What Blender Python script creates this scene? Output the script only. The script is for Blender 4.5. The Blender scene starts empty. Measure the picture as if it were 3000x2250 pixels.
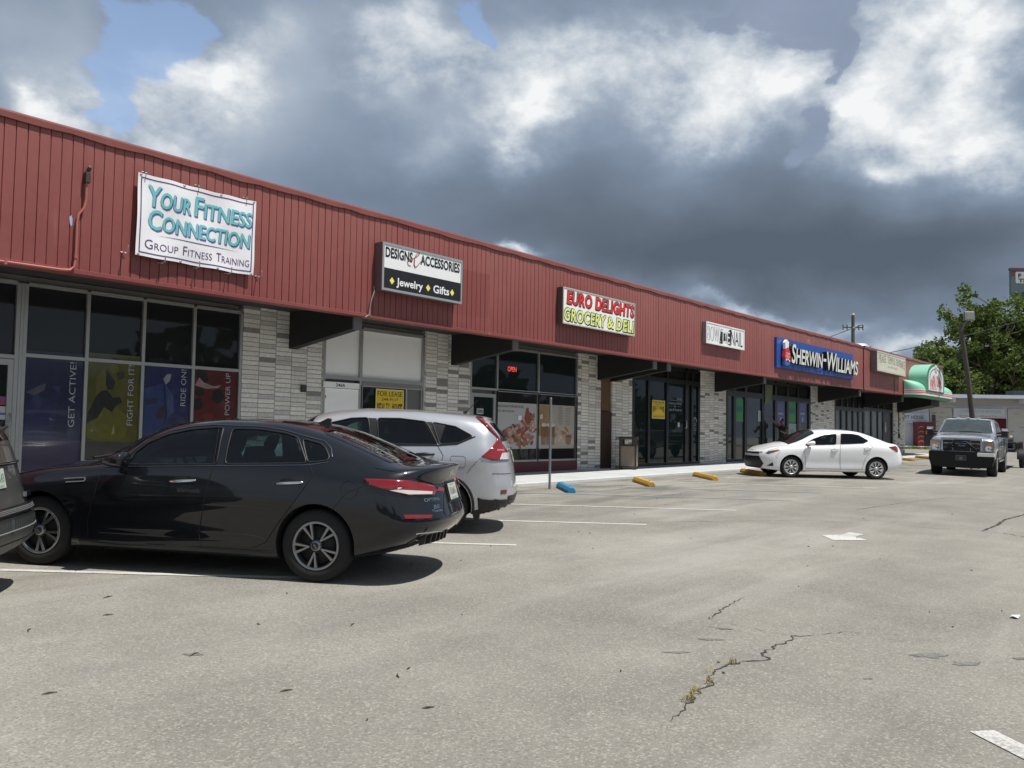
import bpy, bmesh, math, random
from math import sin, cos, pi, radians as RD, sqrt, atan2
from mathutils import Vector, Matrix
from mathutils.bvhtree import BVHTree
random.seed(11)
SC = bpy.context.scene
COL = SC.collection
EYE = 1.583
def G(s, q): return .015 + .005*s + .02*q          # the lot rises gently towards the shops

# ------------------------------------------------------------------ materials
MATS = {}
def nodes(name):
    m = bpy.data.materials.new(name); m.use_nodes = True
    nt = m.node_tree; nt.nodes.clear()
    out = nt.nodes.new('ShaderNodeOutputMaterial')
    return m, nt, out
def N(nt, t, **kw):
    n = nt.nodes.new(t)
    for k, v in kw.items():
        if k in n.inputs: n.inputs[k].default_value = v
        else: setattr(n, k, v)
    return n
def L(nt, a, b): nt.links.new(a, b)
def math_(nt, op, a, b=None, c=None, clamp=False):
    n = nt.nodes.new('ShaderNodeMath'); n.operation = op; n.use_clamp = clamp
    for i, x in enumerate((a, b, c)):
        if x is None: continue
        if isinstance(x, (int, float)): n.inputs[i].default_value = x
        else: nt.links.new(x, n.inputs[i])
    return n.outputs[0]
def mixc(nt, fac, a, b, mode='MIX'):
    n = nt.nodes.new('ShaderNodeMix'); n.data_type = 'RGBA'; n.blend_type = mode
    for i, x in ((0, fac), (6, a), (7, b)):
        if isinstance(x, (int, float)): n.inputs[i].default_value = x
        elif isinstance(x, (tuple, list)): n.inputs[i].default_value = (*x[:3], 1)
        else: nt.links.new(x, n.inputs[i])
    return n.outputs[2]
def ramp(nt, fac, stops, interp='LINEAR'):
    n = nt.nodes.new('ShaderNodeValToRGB'); n.color_ramp.interpolation = interp
    e = n.color_ramp.elements
    while len(e) < len(stops): e.new(.5)
    for i, (p, c) in enumerate(stops):
        e[i].position = p; e[i].color = (*c[:3], 1) if isinstance(c, (tuple, list)) else (c, c, c, 1)
    nt.links.new(fac, n.inputs[0]); return n.outputs[0]
def smooth(nt, x, lo, hi):
    n = nt.nodes.new('ShaderNodeMapRange'); n.interpolation_type = 'SMOOTHSTEP'
    nt.links.new(x, n.inputs[0]); n.inputs[1].default_value = lo; n.inputs[2].default_value = hi
    return n.outputs[0]
def noise(nt, vec, scale, detail=4, rough=.55, dist=0.):
    n = N(nt, 'ShaderNodeTexNoise', Scale=scale, Detail=detail, Roughness=rough, Distortion=dist)
    if vec is not None: nt.links.new(vec, n.inputs['Vector'])
    return n.outputs['Fac']
def pm(name, col, rough=.6, metal=0, coat=0, var=.12, vs=3., bump=0, bs=60., spec=.5, emis=None):
    """plain painted / plastic / metal material with a little uneven wear"""
    if name in MATS: return MATS[name]
    m, nt, out = nodes(name)
    p = nt.nodes.new('ShaderNodeBsdfPrincipled')
    p.inputs['Roughness'].default_value = rough; p.inputs['Metallic'].default_value = metal
    p.inputs['Coat Weight'].default_value = coat; p.inputs['Coat Roughness'].default_value = .03
    p.inputs['Specular IOR Level'].default_value = spec
    tc = nt.nodes.new('ShaderNodeTexCoord')
    if var:
        f = noise(nt, tc.outputs['Object'], vs, 6, .6)
        f = math_(nt, 'MULTIPLY_ADD', f, 2*var, 1-var)
        h = N(nt, 'ShaderNodeHueSaturation'); h.inputs['Color'].default_value = (*col, 1); L(nt, f, h.inputs['Value'])
        L(nt, h.outputs[0], p.inputs['Base Color'])
    else: p.inputs['Base Color'].default_value = (*col, 1)
    if bump:
        b = N(nt, 'ShaderNodeBump', Strength=bump, Distance=.02); L(nt, noise(nt, tc.outputs['Object'], bs, 5), b.inputs['Height'])
        L(nt, b.outputs[0], p.inputs['Normal'])
    if emis:
        p.inputs['Emission Color'].default_value = (*emis[:3], 1); p.inputs['Emission Strength'].default_value = emis[3]
    L(nt, p.outputs[0], out.inputs[0]); MATS[name] = m; return m
def glass_see(name, tint, refl=1.0):
    if name in MATS: return MATS[name]
    m, nt, out = nodes(name)
    t = N(nt, 'ShaderNodeBsdfTransparent'); t.inputs[0].default_value = (*tint, 1)
    g = N(nt, 'ShaderNodeBsdfGlossy', Roughness=.01); g.inputs[0].default_value = (refl, refl, refl, 1)
    f = N(nt, 'ShaderNodeFresnel', IOR=1.55); mx = nt.nodes.new('ShaderNodeMixShader')
    L(nt, f.outputs[0], mx.inputs[0]); L(nt, t.outputs[0], mx.inputs[1]); L(nt, g.outputs[0], mx.inputs[2])
    L(nt, mx.outputs[0], out.inputs[0]); MATS[name] = m; return m

# ------------------------------------------------------------------ mesh helpers
class MB:
    def __init__(s): s.v = []; s.f = []; s.m = []; s.s = []
    def add(s, vs, fs, mi=0, sm=False):
        o = len(s.v); s.v += [tuple(v) for v in vs]
        for f in fs: s.f.append(tuple(i+o for i in f)); s.m.append(mi); s.s.append(sm)
        return s
    def box(s, x0, x1, y0, y1, z0, z1, mi=0):
        v = [(x, y, z) for z in (z0, z1) for y in (y0, y1) for x in (x0, x1)]
        return s.add(v, [(0,2,3,1), (4,5,7,6), (0,1,5,4), (2,6,7,3), (0,4,6,2), (1,3,7,5)], mi)
    def quad(s, a, b, c, d, mi=0): return s.add([a, b, c, d], [(0,1,2,3)], mi)
    def prism(s, poly, ax, a, b, mi=0, sm=False):
        n = len(poly)
        def P(u, w, t): return {'x': (t, u, w), 'y': (u, t, w), 'z': (u, w, t)}[ax]
        v = [P(u, w, a) for u, w in poly] + [P(u, w, b) for u, w in poly]
        s.add(v, [tuple(range(n-1, -1, -1)), tuple(range(n, 2*n))], mi)
        return s.add(v, [(i, (i+1) % n, n+(i+1) % n, n+i) for i in range(n)], mi, sm)
    def ring(s, c, r, t, n, up=None):
        t = Vector(t).normalized(); u = t.orthogonal().normalized() if up is None else Vector(up)
        w = t.cross(u)
        return [tuple(Vector(c)+u*r*cos(2*pi*k/n)+w*r*sin(2*pi*k/n)) for k in range(n)]
    def tube(s, path, r, n=8, mi=0, sm=True):
        path = [Vector(p) for p in path]; R = r if isinstance(r, (list, tuple)) else [r]*len(path)
        vs = []; up = None
        for i, p in enumerate(path):
            t = (path[min(i+1, len(path)-1)]-path[max(i-1, 0)]).normalized()
            if up is None: up = t.orthogonal().normalized()
            else: up = (up - t*up.dot(t)).normalized()
            vs += s.ring(p, R[i], t, n, up)
        fs = [(i*n+k, i*n+(k+1) % n, (i+1)*n+(k+1) % n, (i+1)*n+k) for i in range(len(path)-1) for k in range(n)]
        s.add(vs, fs, mi, sm)
        o = (len(path)-1)*n
        return s.add(vs, [tuple(range(n-1, -1, -1)), tuple(range(o, o+n))], mi)
    def lathe(s, prof, M=Matrix(), n=32, mi=0, sm=True, closed=False):
        """prof: (r, h) pairs turned round the local z axis"""
        vs = [M @ Vector((r*cos(2*pi*k/n), r*sin(2*pi*k/n), h)) for r, h in prof for k in range(n)]
        m = len(prof)
        fs = [(i*n+k, i*n+(k+1) % n, ((i+1) % m)*n+(k+1) % n, ((i+1) % m)*n+k) for i in range(m if closed else m-1) for k in range(n)]
        return s.add(vs, fs, mi, sm)
    def grid(s, P, mi=0, sm=True, flip=False):
        a, b = len(P), len(P[0])
        vs = [p for row in P for p in row]
        fs = []
        for i in range(a-1):
            for j in range(b-1):
                f = (i*b+j, i*b+j+1, (i+1)*b+j+1, (i+1)*b+j)
                fs.append(f[::-1] if flip else f)
        return s.add(vs, fs, mi, sm)
    def xf(s, M):
        s.v = [tuple(M @ Vector(v)) for v in s.v]; return s
    def join(s, o, M=None, mi=None):
        vs = o.v if M is None else [M @ Vector(v) for v in o.v]
        off = len(s.v); s.v += [tuple(v) for v in vs]
        for f, m, sm in zip(o.f, o.m, o.s): s.f.append(tuple(i+off for i in f)); s.m.append(m if mi is None else mi); s.s.append(sm)
        return s
    def mesh(s, name, mats):
        me = bpy.data.meshes.new(name); me.from_pydata(s.v, [], s.f)
        for m in (mats if isinstance(mats, (list, tuple)) else [mats]): me.materials.append(m)
        for p, m, sm in zip(me.polygons, s.m, s.s): p.material_index = m; p.use_smooth = sm
        me.validate(); me.update(); return me
    def build(s, name, mats, parent=None, bevel=0, local=False):
        o = bpy.data.objects.new(name, s.mesh(name, mats)); COL.objects.link(o)
        if parent: par(o, parent, local)
        if bevel:
            b = o.modifiers.new('bevel', 'BEVEL'); b.width = bevel; b.segments = 2; b.limit_method = 'ANGLE'; b.angle_limit = RD(40)
        return o
def par(o, p, local=False):
    """parent; the mesh stays in world coordinates unless local"""
    o.parent = p
    if not local and p.type == 'EMPTY': o.matrix_parent_inverse = Matrix.Translation(-p.location)
def tag(o, label=None, cat=None, group=None, kind=None):
    if label: o['label'] = label
    if cat: o['category'] = cat
    if group: o['group'] = group
    if kind: o['kind'] = kind
    return o
def empty(name, loc, label, cat, group=None, rz=0):
    o = bpy.data.objects.new(name, None); COL.objects.link(o); o.location = loc; o.rotation_euler = (0, 0, rz)
    o.empty_display_size = .3
    return tag(o, label, cat, group)
# ------------------------------------------------------------------ lettering
def text_geo(s, bold=0, shear=0, smallcaps=False, sp=1., res=3, scs=.75):
    c = bpy.data.curves.new('t', 'FONT'); c.body = s; c.offset = bold; c.shear = shear; c.space_character = sp; c.resolution_u = res
    c.small_caps_scale = scs
    if smallcaps:
        for i in range(len(s)):
            if s[i].islower(): c.body_format[i].use_small_caps = True
    o = bpy.data.objects.new('t', c); me = bpy.data.meshes.new_from_object(o)
    vs = [(v.co.x, v.co.y) for v in me.vertices]; fs = [tuple(p.vertices) for p in me.polygons]
    bpy.data.objects.remove(o); bpy.data.curves.remove(c); bpy.data.meshes.remove(me)
    x0 = min(v[0] for v in vs); x1 = max(v[0] for v in vs); y0 = min(v[1] for v in vs); y1 = max(v[1] for v in vs)
    return [((x-x0)/(x1-x0), (y-y0)/(y1-y0)) for x, y in vs], fs
def put_text(mb, s, x0, x1, y0, y1, T, d=0., mi=0, thick=0, mi_side=None, **kw):
    vs, fs = text_geo(s, **kw)
    P = [(x0+(x1-x0)*u, y0+(y1-y0)*v) for u, v in vs]
    mb.add([T(u, v, d) for u, v in P], fs, mi)
    if thick:                                            # returns of stand-off letters
        from collections import Counter
        ed = Counter()
        for f in fs:
            for i in range(len(f)): ed[(f[i], f[(i+1) % len(f)])] += 1
        side = [(a, b) for a, b in ed if (b, a) not in ed]
        n = len(P); V = [T(u, v, d) for u, v in P]+[T(u, v, d-thick) for u, v in P]
        mb.add(V, [(b, a, a+n, b+n) for a, b in side], mi if mi_side is None else mi_side)
    return mb
def wallT(q): return lambda u, v, d: (u, q-d, v)
def poly_on(mb, pts, T, d=0, mi=0): return mb.add([T(u, v, d) for u, v in pts], [tuple(range(len(pts)))], mi)
def rect_on(mb, x0, x1, y0, y1, T, d=0, mi=0): return poly_on(mb, [(x0, y0), (x1, y0), (x1, y1), (x0, y1)], T, d, mi)
def circ(cx, cy, rx, ry=None, n=24): return [(cx+rx*cos(2*pi*k/n), cy+(ry or rx)*sin(2*pi*k/n)) for k in range(n)]

# ------------------------------------------------------------------ camera
def cam():
    P, Rr, PSI = RD(3.0), RD(.95), RD(38.1)
    R1 = Matrix(((cos(Rr), sin(Rr), 0), (-sin(Rr), cos(Rr), 0), (0, 0, 1)))
    R2 = Matrix(((1, 0, 0), (0, sin(P), cos(P)), (0, -cos(P), sin(P))))
    R3 = Matrix(((sin(PSI), cos(PSI), 0), (-cos(PSI), sin(PSI), 0), (0, 0, 1)))
    M = R3 @ R2 @ R1
    B = M @ Matrix(((1, 0, 0), (0, -1, 0), (0, 0, -1)))
    c = bpy.data.cameras.new('camera'); c.sensor_width = 36; c.lens = 36*2594/3000; c.clip_end = 3000; c.clip_start = .05
    o = bpy.data.objects.new('camera', c); COL.objects.link(o)
    o.matrix_world = Matrix.Translation((0, 0, EYE)) @ B.to_4x4()
    SC.camera = o
cam()
SC.view_settings.view_transform = 'Standard'; SC.view_settings.look = 'None'; SC.view_settings.exposure = .08; SC.view_settings.gamma = 1
SC.render.engine = 'CYCLES'
SC.cycles.max_bounces = 6; SC.cycles.transparent_max_bounces = 12; SC.cycles.glossy_bounces = 4; SC.cycles.diffuse_bounces = 3
SC.cycles.sample_clamp_indirect = 6
try: SC.cycles.use_denoising = True
except Exception: pass

# ------------------------------------------------------------------ sun and sky
SUN_EL, SUN_TRAVEL = RD(66.5), RD(107)
def sun():
    l = bpy.data.lights.new('sun', 'SUN'); l.energy = 4.9; l.angle = RD(.53); l.color = (1, .965, .9)
    o = bpy.data.objects.new('sun', l); COL.objects.link(o)
    d = Vector((cos(SUN_TRAVEL)*cos(SUN_EL), sin(SUN_TRAVEL)*cos(SUN_EL), -sin(SUN_EL)))
    o.rotation_euler = d.to_track_quat('-Z', 'Y').to_euler(); o.location = (0, -20, 40)
sun()
# cloud masses: (azimuth from the view heading, elevation, radius, radius, brightness), radians
SKYBLOBS = [(-0.498, 0.364, 0.065, 0.049, 0.2),
 (-0.26, 0.405, 0.061, 0.044, 0.12),
 (-0.287, 0.329, 0.096, 0.05, 0.12),
 (-0.02, 0.398, 0.08, 0.054, 0.1),
 (-0.061, 0.326, 0.106, 0.038, 0.06),
 (0.136, 0.223, 0.166, 0.047, -0.22),
 (0.203, 0.182, 0.123, 0.033, -0.24),
 (0.34, 0.187, 0.117, 0.039, -0.22),
 (0.447, 0.181, 0.102, 0.046, -0.2),
 (0.072, 0.279, 0.078, 0.034, -0.04),
 (-0.059, 0.252, 0.132, 0.045, -0.08),
 (-0.19, 0.251, 0.078, 0.039, -0.04),
 (0.277, 0.253, 0.058, 0.043, -0.12),
 (0.502, 0.208, 0.078, 0.031, -0.16)]
CUMULUS = [(-0.351, 0.358, 0.07, 0.027, 0.6),
 (-0.405, 0.317, 0.075, 0.029, 0.58),
 (-0.469, 0.287, 0.066, 0.022, 0.48),
 (-0.39, 0.278, 0.047, 0.018, 0.4),
 (-0.323, 0.382, 0.034, 0.026, 0.36),
 (-0.487, 0.306, 0.026, 0.013, 0.3),
 (-0.127, 0.421, 0.066, 0.038, 0.5),
 (-0.062, 0.392, 0.048, 0.037, 0.28),
 (-0.178, 0.381, 0.036, 0.027, 0.22),
 (-0.29, 0.415, 0.04, 0.026, 0.16),
 (0.113, 0.411, 0.042, 0.036, 0.45),
 (0.196, 0.394, 0.096, 0.043, 0.58),
 (0.282, 0.377, 0.051, 0.036, 0.55),
 (0.039, 0.375, 0.05, 0.046, 0.44),
 (0.018, 0.335, 0.048, 0.029, 0.46),
 (-0.082, 0.32, 0.037, 0.029, 0.2),
 (-0.141, 0.351, 0.031, 0.028, 0.16),
 (0.232, 0.334, 0.065, 0.028, 0.36),
 (0.071, 0.354, 0.047, 0.028, 0.2),
 (0.247, 0.312, 0.025, 0.012, 0.2),
 (0.423, 0.394, 0.053, 0.046, 0.62),
 (0.488, 0.396, 0.05, 0.044, 0.6),
 (0.391, 0.324, 0.058, 0.038, 0.62),
 (0.465, 0.29, 0.062, 0.026, 0.58),
 (0.504, 0.339, 0.037, 0.046, 0.5),
 (0.349, 0.329, 0.019, 0.013, 0.35),
 (0.413, 0.271, 0.027, 0.016, 0.35),
 (0.521, 0.27, 0.024, 0.026, 0.45),
 (0.021, 0.199, 0.029, 0.008, 0.55),
 (0.253, 0.143, 0.053, 0.009, 0.42),
 (0.302, 0.128, 0.052, 0.009, 0.5),
 (0.394, 0.104, 0.09, 0.01, 0.55)]
BLUE = [(-0.426, 0.39, 0.05, 0.05, 0.95),
 (-0.447, 0.326, 0.022, 0.03, 0.75),
 (-0.398, 0.369, 0.023, 0.026, 0.6),
 (-0.027, 0.439, 0.021, 0.027, 1.0),
 (-0.018, 0.414, 0.013, 0.018, 0.7),
 (-0.528, 0.395, 0.025, 0.012, 0.3),
 (-0.381, 0.419, 0.024, 0.021, 0.8),
 (-0.251, 0.441, 0.031, 0.009, 0.35)]
GAPS = [(0.311, 0.425, 0.043, 0.03, 0.95),
 (0.349, 0.377, 0.021, 0.026, 0.75),
 (0.252, 0.448, 0.045, 0.013, 0.7),
 (0.297, 0.3, 0.024, 0.033, 0.45),
 (0.318, 0.312, 0.019, 0.028, 0.5),
 (-0.503, 0.38, 0.052, 0.04, 0.3),
 (0.359, 0.441, 0.028, 0.021, 0.8),
 (0.396, 0.367, 0.011, 0.013, 0.3),
 (0.499, 0.297, 0.012, 0.017, 0.3)]
def sky():
    w = bpy.data.worlds.new('World'); SC.world = w; w.use_nodes = True
    nt = w.node_tree; nt.nodes.clear()
    out = nt.nodes.new('ShaderNodeOutputWorld'); bg = nt.nodes.new('ShaderNodeBackground')
    st = nt.nodes.new('ShaderNodeTexSky'); st.sky_type = 'NISHITA'; st.sun_disc = False
    st.sun_elevation = SUN_EL; st.sun_rotation = RD(90)-(SUN_TRAVEL+pi)
    st.altitude = 0; st.air_density = 1.0; st.dust_density = 1.0; st.ozone_density = 1.0
    tc = nt.nodes.new('ShaderNodeTexCoord')
    h = RD(38.1)
    def dot(v):
        n = N(nt, 'ShaderNodeVectorMath', operation='DOT_PRODUCT'); L(nt, tc.outputs['Generated'], n.inputs[0]); n.inputs[1].default_value = v
        return n.outputs['Value']
    az = math_(nt, 'ARCTAN2', dot((sin(h), -cos(h), 0)), dot((cos(h), sin(h), 0)))
    el = math_(nt, 'ARCSINE', dot((0, 0, 1)))
    cx = nt.nodes.new('ShaderNodeCombineXYZ'); L(nt, az, cx.inputs[0]); L(nt, el, cx.inputs[1])
    # billow: warp the cloud map with noise in direction space
    sc = N(nt, 'ShaderNodeVectorMath', operation='MULTIPLY'); L(nt, tc.outputs['Generated'], sc.inputs[0]); sc.inputs[1].default_value = (1, 1, 1.5)
    def warp(vec, scale, amp, detail):
        n = N(nt, 'ShaderNodeTexNoise', Scale=scale, Detail=detail, Roughness=.55); L(nt, sc.outputs[0], n.inputs['Vector'])
        a = N(nt, 'ShaderNodeVectorMath', operation='SUBTRACT'); L(nt, n.outputs['Color'], a.inputs[0]); a.inputs[1].default_value = (.5, .5, .5)
        m = N(nt, 'ShaderNodeVectorMath', operation='MULTIPLY_ADD'); L(nt, a.outputs[0], m.inputs[0]); m.inputs[1].default_value = (amp, amp*.75, 0); L(nt, vec, m.inputs[2])
        return m.outputs[0]
    v1 = warp(cx.outputs[0], 4.5, .15, 2); soft = warp(v1, 14, .055, 6); crisp = warp(v1, 13, .12, 10)
    def field(blobs, base, vec):
        acc = base
        for a, e, ra, re, wt in blobs:
            m = N(nt, 'ShaderNodeVectorMath', operation='MULTIPLY_ADD'); L(nt, vec, m.inputs[0])
            m.inputs[1].default_value = (1/ra, 1/re, 0); m.inputs[2].default_value = (-a/ra, -e/re, 0)
            d = N(nt, 'ShaderNodeVectorMath', operation='DOT_PRODUCT'); L(nt, m.outputs[0], d.inputs[0]); L(nt, m.outputs[0], d.inputs[1])
            acc = math_(nt, 'MULTIPLY_ADD', math_(nt, 'EXPONENT', math_(nt, 'MULTIPLY', d.outputs['Value'], -1)), wt, acc)
        return acc
    n1 = noise(nt, sc.outputs[0], 6.5, 10, .58); n2 = noise(nt, sc.outputs[0], 24, 8, .62); n3 = noise(nt, sc.outputs[0], 9, 8, .54, .35)
    f = field(SKYBLOBS, .35, soft)
    f = math_(nt, 'MULTIPLY_ADD', math_(nt, 'MULTIPLY', smooth(nt, math_(nt, 'ABSOLUTE', az), 1.0, 1.9), math_(nt, 'SUBTRACT', 1, smooth(nt, el, .35, .75))), .24, f)   # unseen sky behind the view, brightened to add fill in the shade
    f = math_(nt, 'ADD', f, math_(nt, 'MULTIPLY_ADD', n1, .24, -.12))
    # heaped sunlit tops: bright where the heaps are, fading down into the grey base
    g = field(CUMULUS, 0., crisp)
    gg = math_(nt, 'MULTIPLY', g, math_(nt, 'MULTIPLY_ADD', n3, 2.3, -.42)); gg = math_(nt, 'ADD', gg, math_(nt, 'MULTIPLY', math_(nt, 'MULTIPLY_ADD', n2, .62, -.31), smooth(nt, g, .05, .35)))
    f = math_(nt, 'ADD', f, gg, clamp=True)
    cl = ramp(nt, f, [(0, (.095, .122, .160)), (.14, (.125, .158, .205)), (.28, (.170, .217, .290)), (.40, (.240, .300, .392)), (.54, (.345, .41, .50)), (.70, (.52, .575, .635)), (.86, (.70, .735, .765)), (1, (.86, .875, .88))])
    # openings with a crisp cloud edge: slate air behind, blue where it is clear
    ed = math_(nt, 'ADD', math_(nt, 'MULTIPLY_ADD', n1, .5, -.25), math_(nt, 'MULTIPLY_ADD', n2, .3, -.15))
    gp_ = smooth(nt, math_(nt, 'ADD', field(GAPS, 0., crisp), ed), .30, .52)
    cl = mixc(nt, math_(nt, 'MULTIPLY', gp_, .9), cl, mixc(nt, n1, (.17, .215, .31), (.30, .36, .48)))
    b = smooth(nt, math_(nt, 'ADD', field(BLUE, 0., crisp), ed), .26, .60)
    # the clear sky is the physical sky; the clouds stand in front of it
    ten = mixc(nt, 1., cl, (10, 10, 10), 'MULTIPLY')
    sk = mixc(nt, 1., st.outputs[0], (1.9, 1.8, 1.75), 'MULTIPLY')
    col = mixc(nt, math_(nt, 'MULTIPLY', b, .80), ten, sk)
    L(nt, col, bg.inputs[0]); bg.inputs[1].default_value = .1
    L(nt, bg.outputs[0], out.inputs[0])
sky()
SC.world.cycles.sampling_method = 'MANUAL'; SC.world.cycles.sample_map_resolution = 256

# ------------------------------------------------------------------ the lot
def asphalt():
    m, nt, out = nodes('worn_asphalt'); p = nt.nodes.new('ShaderNodeBsdfPrincipled'); p.inputs['Roughness'].default_value = .93
    p.inputs['Specular IOR Level'].default_value = .3
    tc = nt.nodes.new('ShaderNodeTexCoord'); V = tc.outputs['Object']
    big = noise(nt, V, .12, 5, .6); mid = noise(nt, V, .9, 6, .62); fine = noise(nt, V, 38, 3, .7); grit = noise(nt, V, 110, 2, .8)
    c = ramp(nt, math_(nt, 'ADD', math_(nt, 'MULTIPLY', big, .55), math_(nt, 'MULTIPLY', mid, .45)), [(.36, (.180, .175, .166)), (.5, (.238, .232, .219)), (.63, (.305, .297, .277))])
    # exposed aggregate: pale and dark chips
    vo = N(nt, 'ShaderNodeTexVoronoi', Scale=85.); L(nt, V, vo.inputs['Vector'])
    chip = N(nt, 'ShaderNodeSeparateColor'); L(nt, vo.outputs['Color'], chip.inputs[0])
    c = mixc(nt, math_(nt, 'MULTIPLY', smooth(nt, chip.outputs[0],   .66, .98), .40), c, (.47, .455, .42))
    c = mixc(nt, math_(nt, 'MULTIPLY', smooth(nt, chip.outputs[1], .70, .97), .44), c, (.115, .113, .112))
    f = math_(nt, 'MULTIPLY_ADD', fine, .34, .83); f2 = math_(nt, 'MULTIPLY_ADD', grit, .44, .78)
    h = N(nt, 'ShaderNodeHueSaturation'); L(nt, c, h.inputs['Color']); L(nt, math_(nt, 'MULTIPLY', f, f2), h.inputs['Value']); c = mixc(nt, 1., h.outputs[0], (1.02, .985, .92), 'MULTIPLY')
    # wheel tracks worn pale along the aisle, darker lanes between
    mq = N(nt, 'ShaderNodeMapping'); mq.inputs['Scale'].default_value = (.10, .75, 1); mq.inputs['Rotation'].default_value = (0, 0, RD(-7)); L(nt, V, mq.inputs[0])
    tr = noise(nt, mq.outputs[0], 1.0, 5, .6)
    c = mixc(nt, math_(nt, 'MULTIPLY', smooth(nt, tr, .50, .68), .38), c, (.40, .39, .36)); c = mixc(nt, math_(nt, 'MULTIPLY', math_(nt, 'SUBTRACT', 1, smooth(nt, tr, .30, .47)), .34), c, (.165, .160, .155))
    # oil and tyre stains where the cars stand (near the wheel stops)
    sx = nt.nodes.new('ShaderNodeSeparateXYZ'); L(nt, V, sx.inputs[0])
    zone = math_(nt, 'MULTIPLY', smooth(nt, sx.outputs[1], 6.6, 9.6), math_(nt, 'SUBTRACT', 1, smooth(nt, sx.outputs[1], 13, 15)))
    mp = N(nt, 'ShaderNodeMapping'); mp.inputs['Rotation'].default_value = (0, 0, RD(51)); mp.inputs['Scale'].default_value = (.35, 1.3, 1); L(nt, V, mp.inputs[0])
    st = noise(nt, mp.outputs[0], 1.1, 6, .62)
    c = mixc(nt, math_(nt, 'MULTIPLY', math_(nt, 'MULTIPLY', smooth(nt, st, .44, .70), zone), .72), c, (.085, .08, .075))
    sp = noise(nt, V, .55, 7, .7)
    c = mixc(nt, math_(nt, 'MULTIPLY', smooth(nt, sp, .63, .76), .34), c, (.12, .115, .11))
    L(nt, c, p.inputs['Base Color'])
    bp = N(nt, 'ShaderNodeBump', Strength=.55, Distance=.012); L(nt, math_(nt, 'ADD', math_(nt, 'MULTIPLY', fine, .6), math_(nt, 'MULTIPLY', grit, .5)), bp.inputs['Height']); L(nt, bp.outputs[0], p.inputs['Normal'])
    L(nt, p.outputs[0], out.inputs[0]); return m
def worn_paint(name, col, wear=.5, under=(.26, .25, .235)):
    m, nt, out = nodes(name); p = nt.nodes.new('ShaderNodeBsdfPrincipled'); p.inputs['Roughness'].default_value = .8
    tc = nt.nodes.new('ShaderNodeTexCoord'); V = tc.outputs['Object']
    a = math_(nt, 'ADD', math_(nt, 'MULTIPLY', noise(nt, V, 45, 4, .7), .55), math_(nt, 'MULTIPLY', noise(nt, V, 2.2, 4, .6), .45))
    L(nt, mixc(nt, smooth(nt, a, wear-.09, wear+.10), col, under), p.inputs['Base Color']); L(nt, p.outputs[0], out.inputs[0]); return m
def gp(s, q, o=0.): return (s, q, G(s, q)+o)
def ground():
    mb = MB(); xs = [-600, -60, -20, 0, 10, 20, 40, 70, 120, 250, 900]; ys = [-600, -60, -20, 0, 5, 10, 20, 40, 80, 200, 900]
    mb.grid([[gp(x, y) for x in xs] for y in ys], sm=False, flip=True)
    o = mb.build('asphalt_lot', asphalt()); tag(o, kind='structure')
ground()
WHITE = worn_paint('worn_white_paint', (.56, .55, .515), .545, (.30, .29, .275)); BLUEP = worn_paint('worn_blue_paint', (.15, .25, .33), .47)
def ribbon(mb, p, q, w, o=.005, mi=0):
    p, q = Vector(p), Vector(q); t = (q-p).normalized(); n = Vector((-t.y, t.x))*w/2
    k = max(2, int((q-p).length/1.5)); L_ = [p+(q-p)*i/k for i in range(k+1)]
    mb.grid([[gp(*(a+n), o) for a in L_], [gp(*(a-n), o) for a in L_]], mi, sm=False, flip=True)
def stripes():
    D = Vector((cos(RD(-51.2)), sin(RD(-51.2))))
    near = [-.96, 2.22, 5.4, 8.58, 11.76, 14.98, None, None, 23.6, 26.9, 30.2, 33.5, 36.8, 40.1, 43.4]
    for s in near:
        if s is None: continue
        e = Vector((s, 6.62)); p = e-D*(6.2 if s < 24 else 5.6)
        mb = MB(); ribbon(mb, p, e, .10); tag(mb.build('parking_line', WHITE), kind='structure')
    for pts in ([(14.1, 11.35), (15.31, 10.14), (16.7, 8.3), (17.9, 6.7)], [(17.0, 11.55), (19.6, 8.3), (20.6, 7.0)]):
        mb = MB()
        for a, b in zip(pts, pts[1:]): ribbon(mb, a, b, .11)
        tag(mb.build('parking_line', BLUEP), kind='structure')
    mb = MB(); arrow = [(12.28, 4.02), (12.71, 3.70), (12.93, 3.93), (13.34, 3.93), (13.40, 4.16), (13.0, 4.16), (12.73, 4.34)]
    mb.add([gp(s, q, .005) for s, q in arrow], [tuple(range(7))]); tag(mb.build('arrow_marking', WHITE), kind='structure')
    mb = MB(); mb.add([gp(*p, .005) for p in ((5.16, .995), (5.27, .90), (4.55, .08), (4.44, .17))], [(0, 3, 2, 1)]); tag(mb.build('lane_line', WHITE), kind='structure')
stripes()
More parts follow.
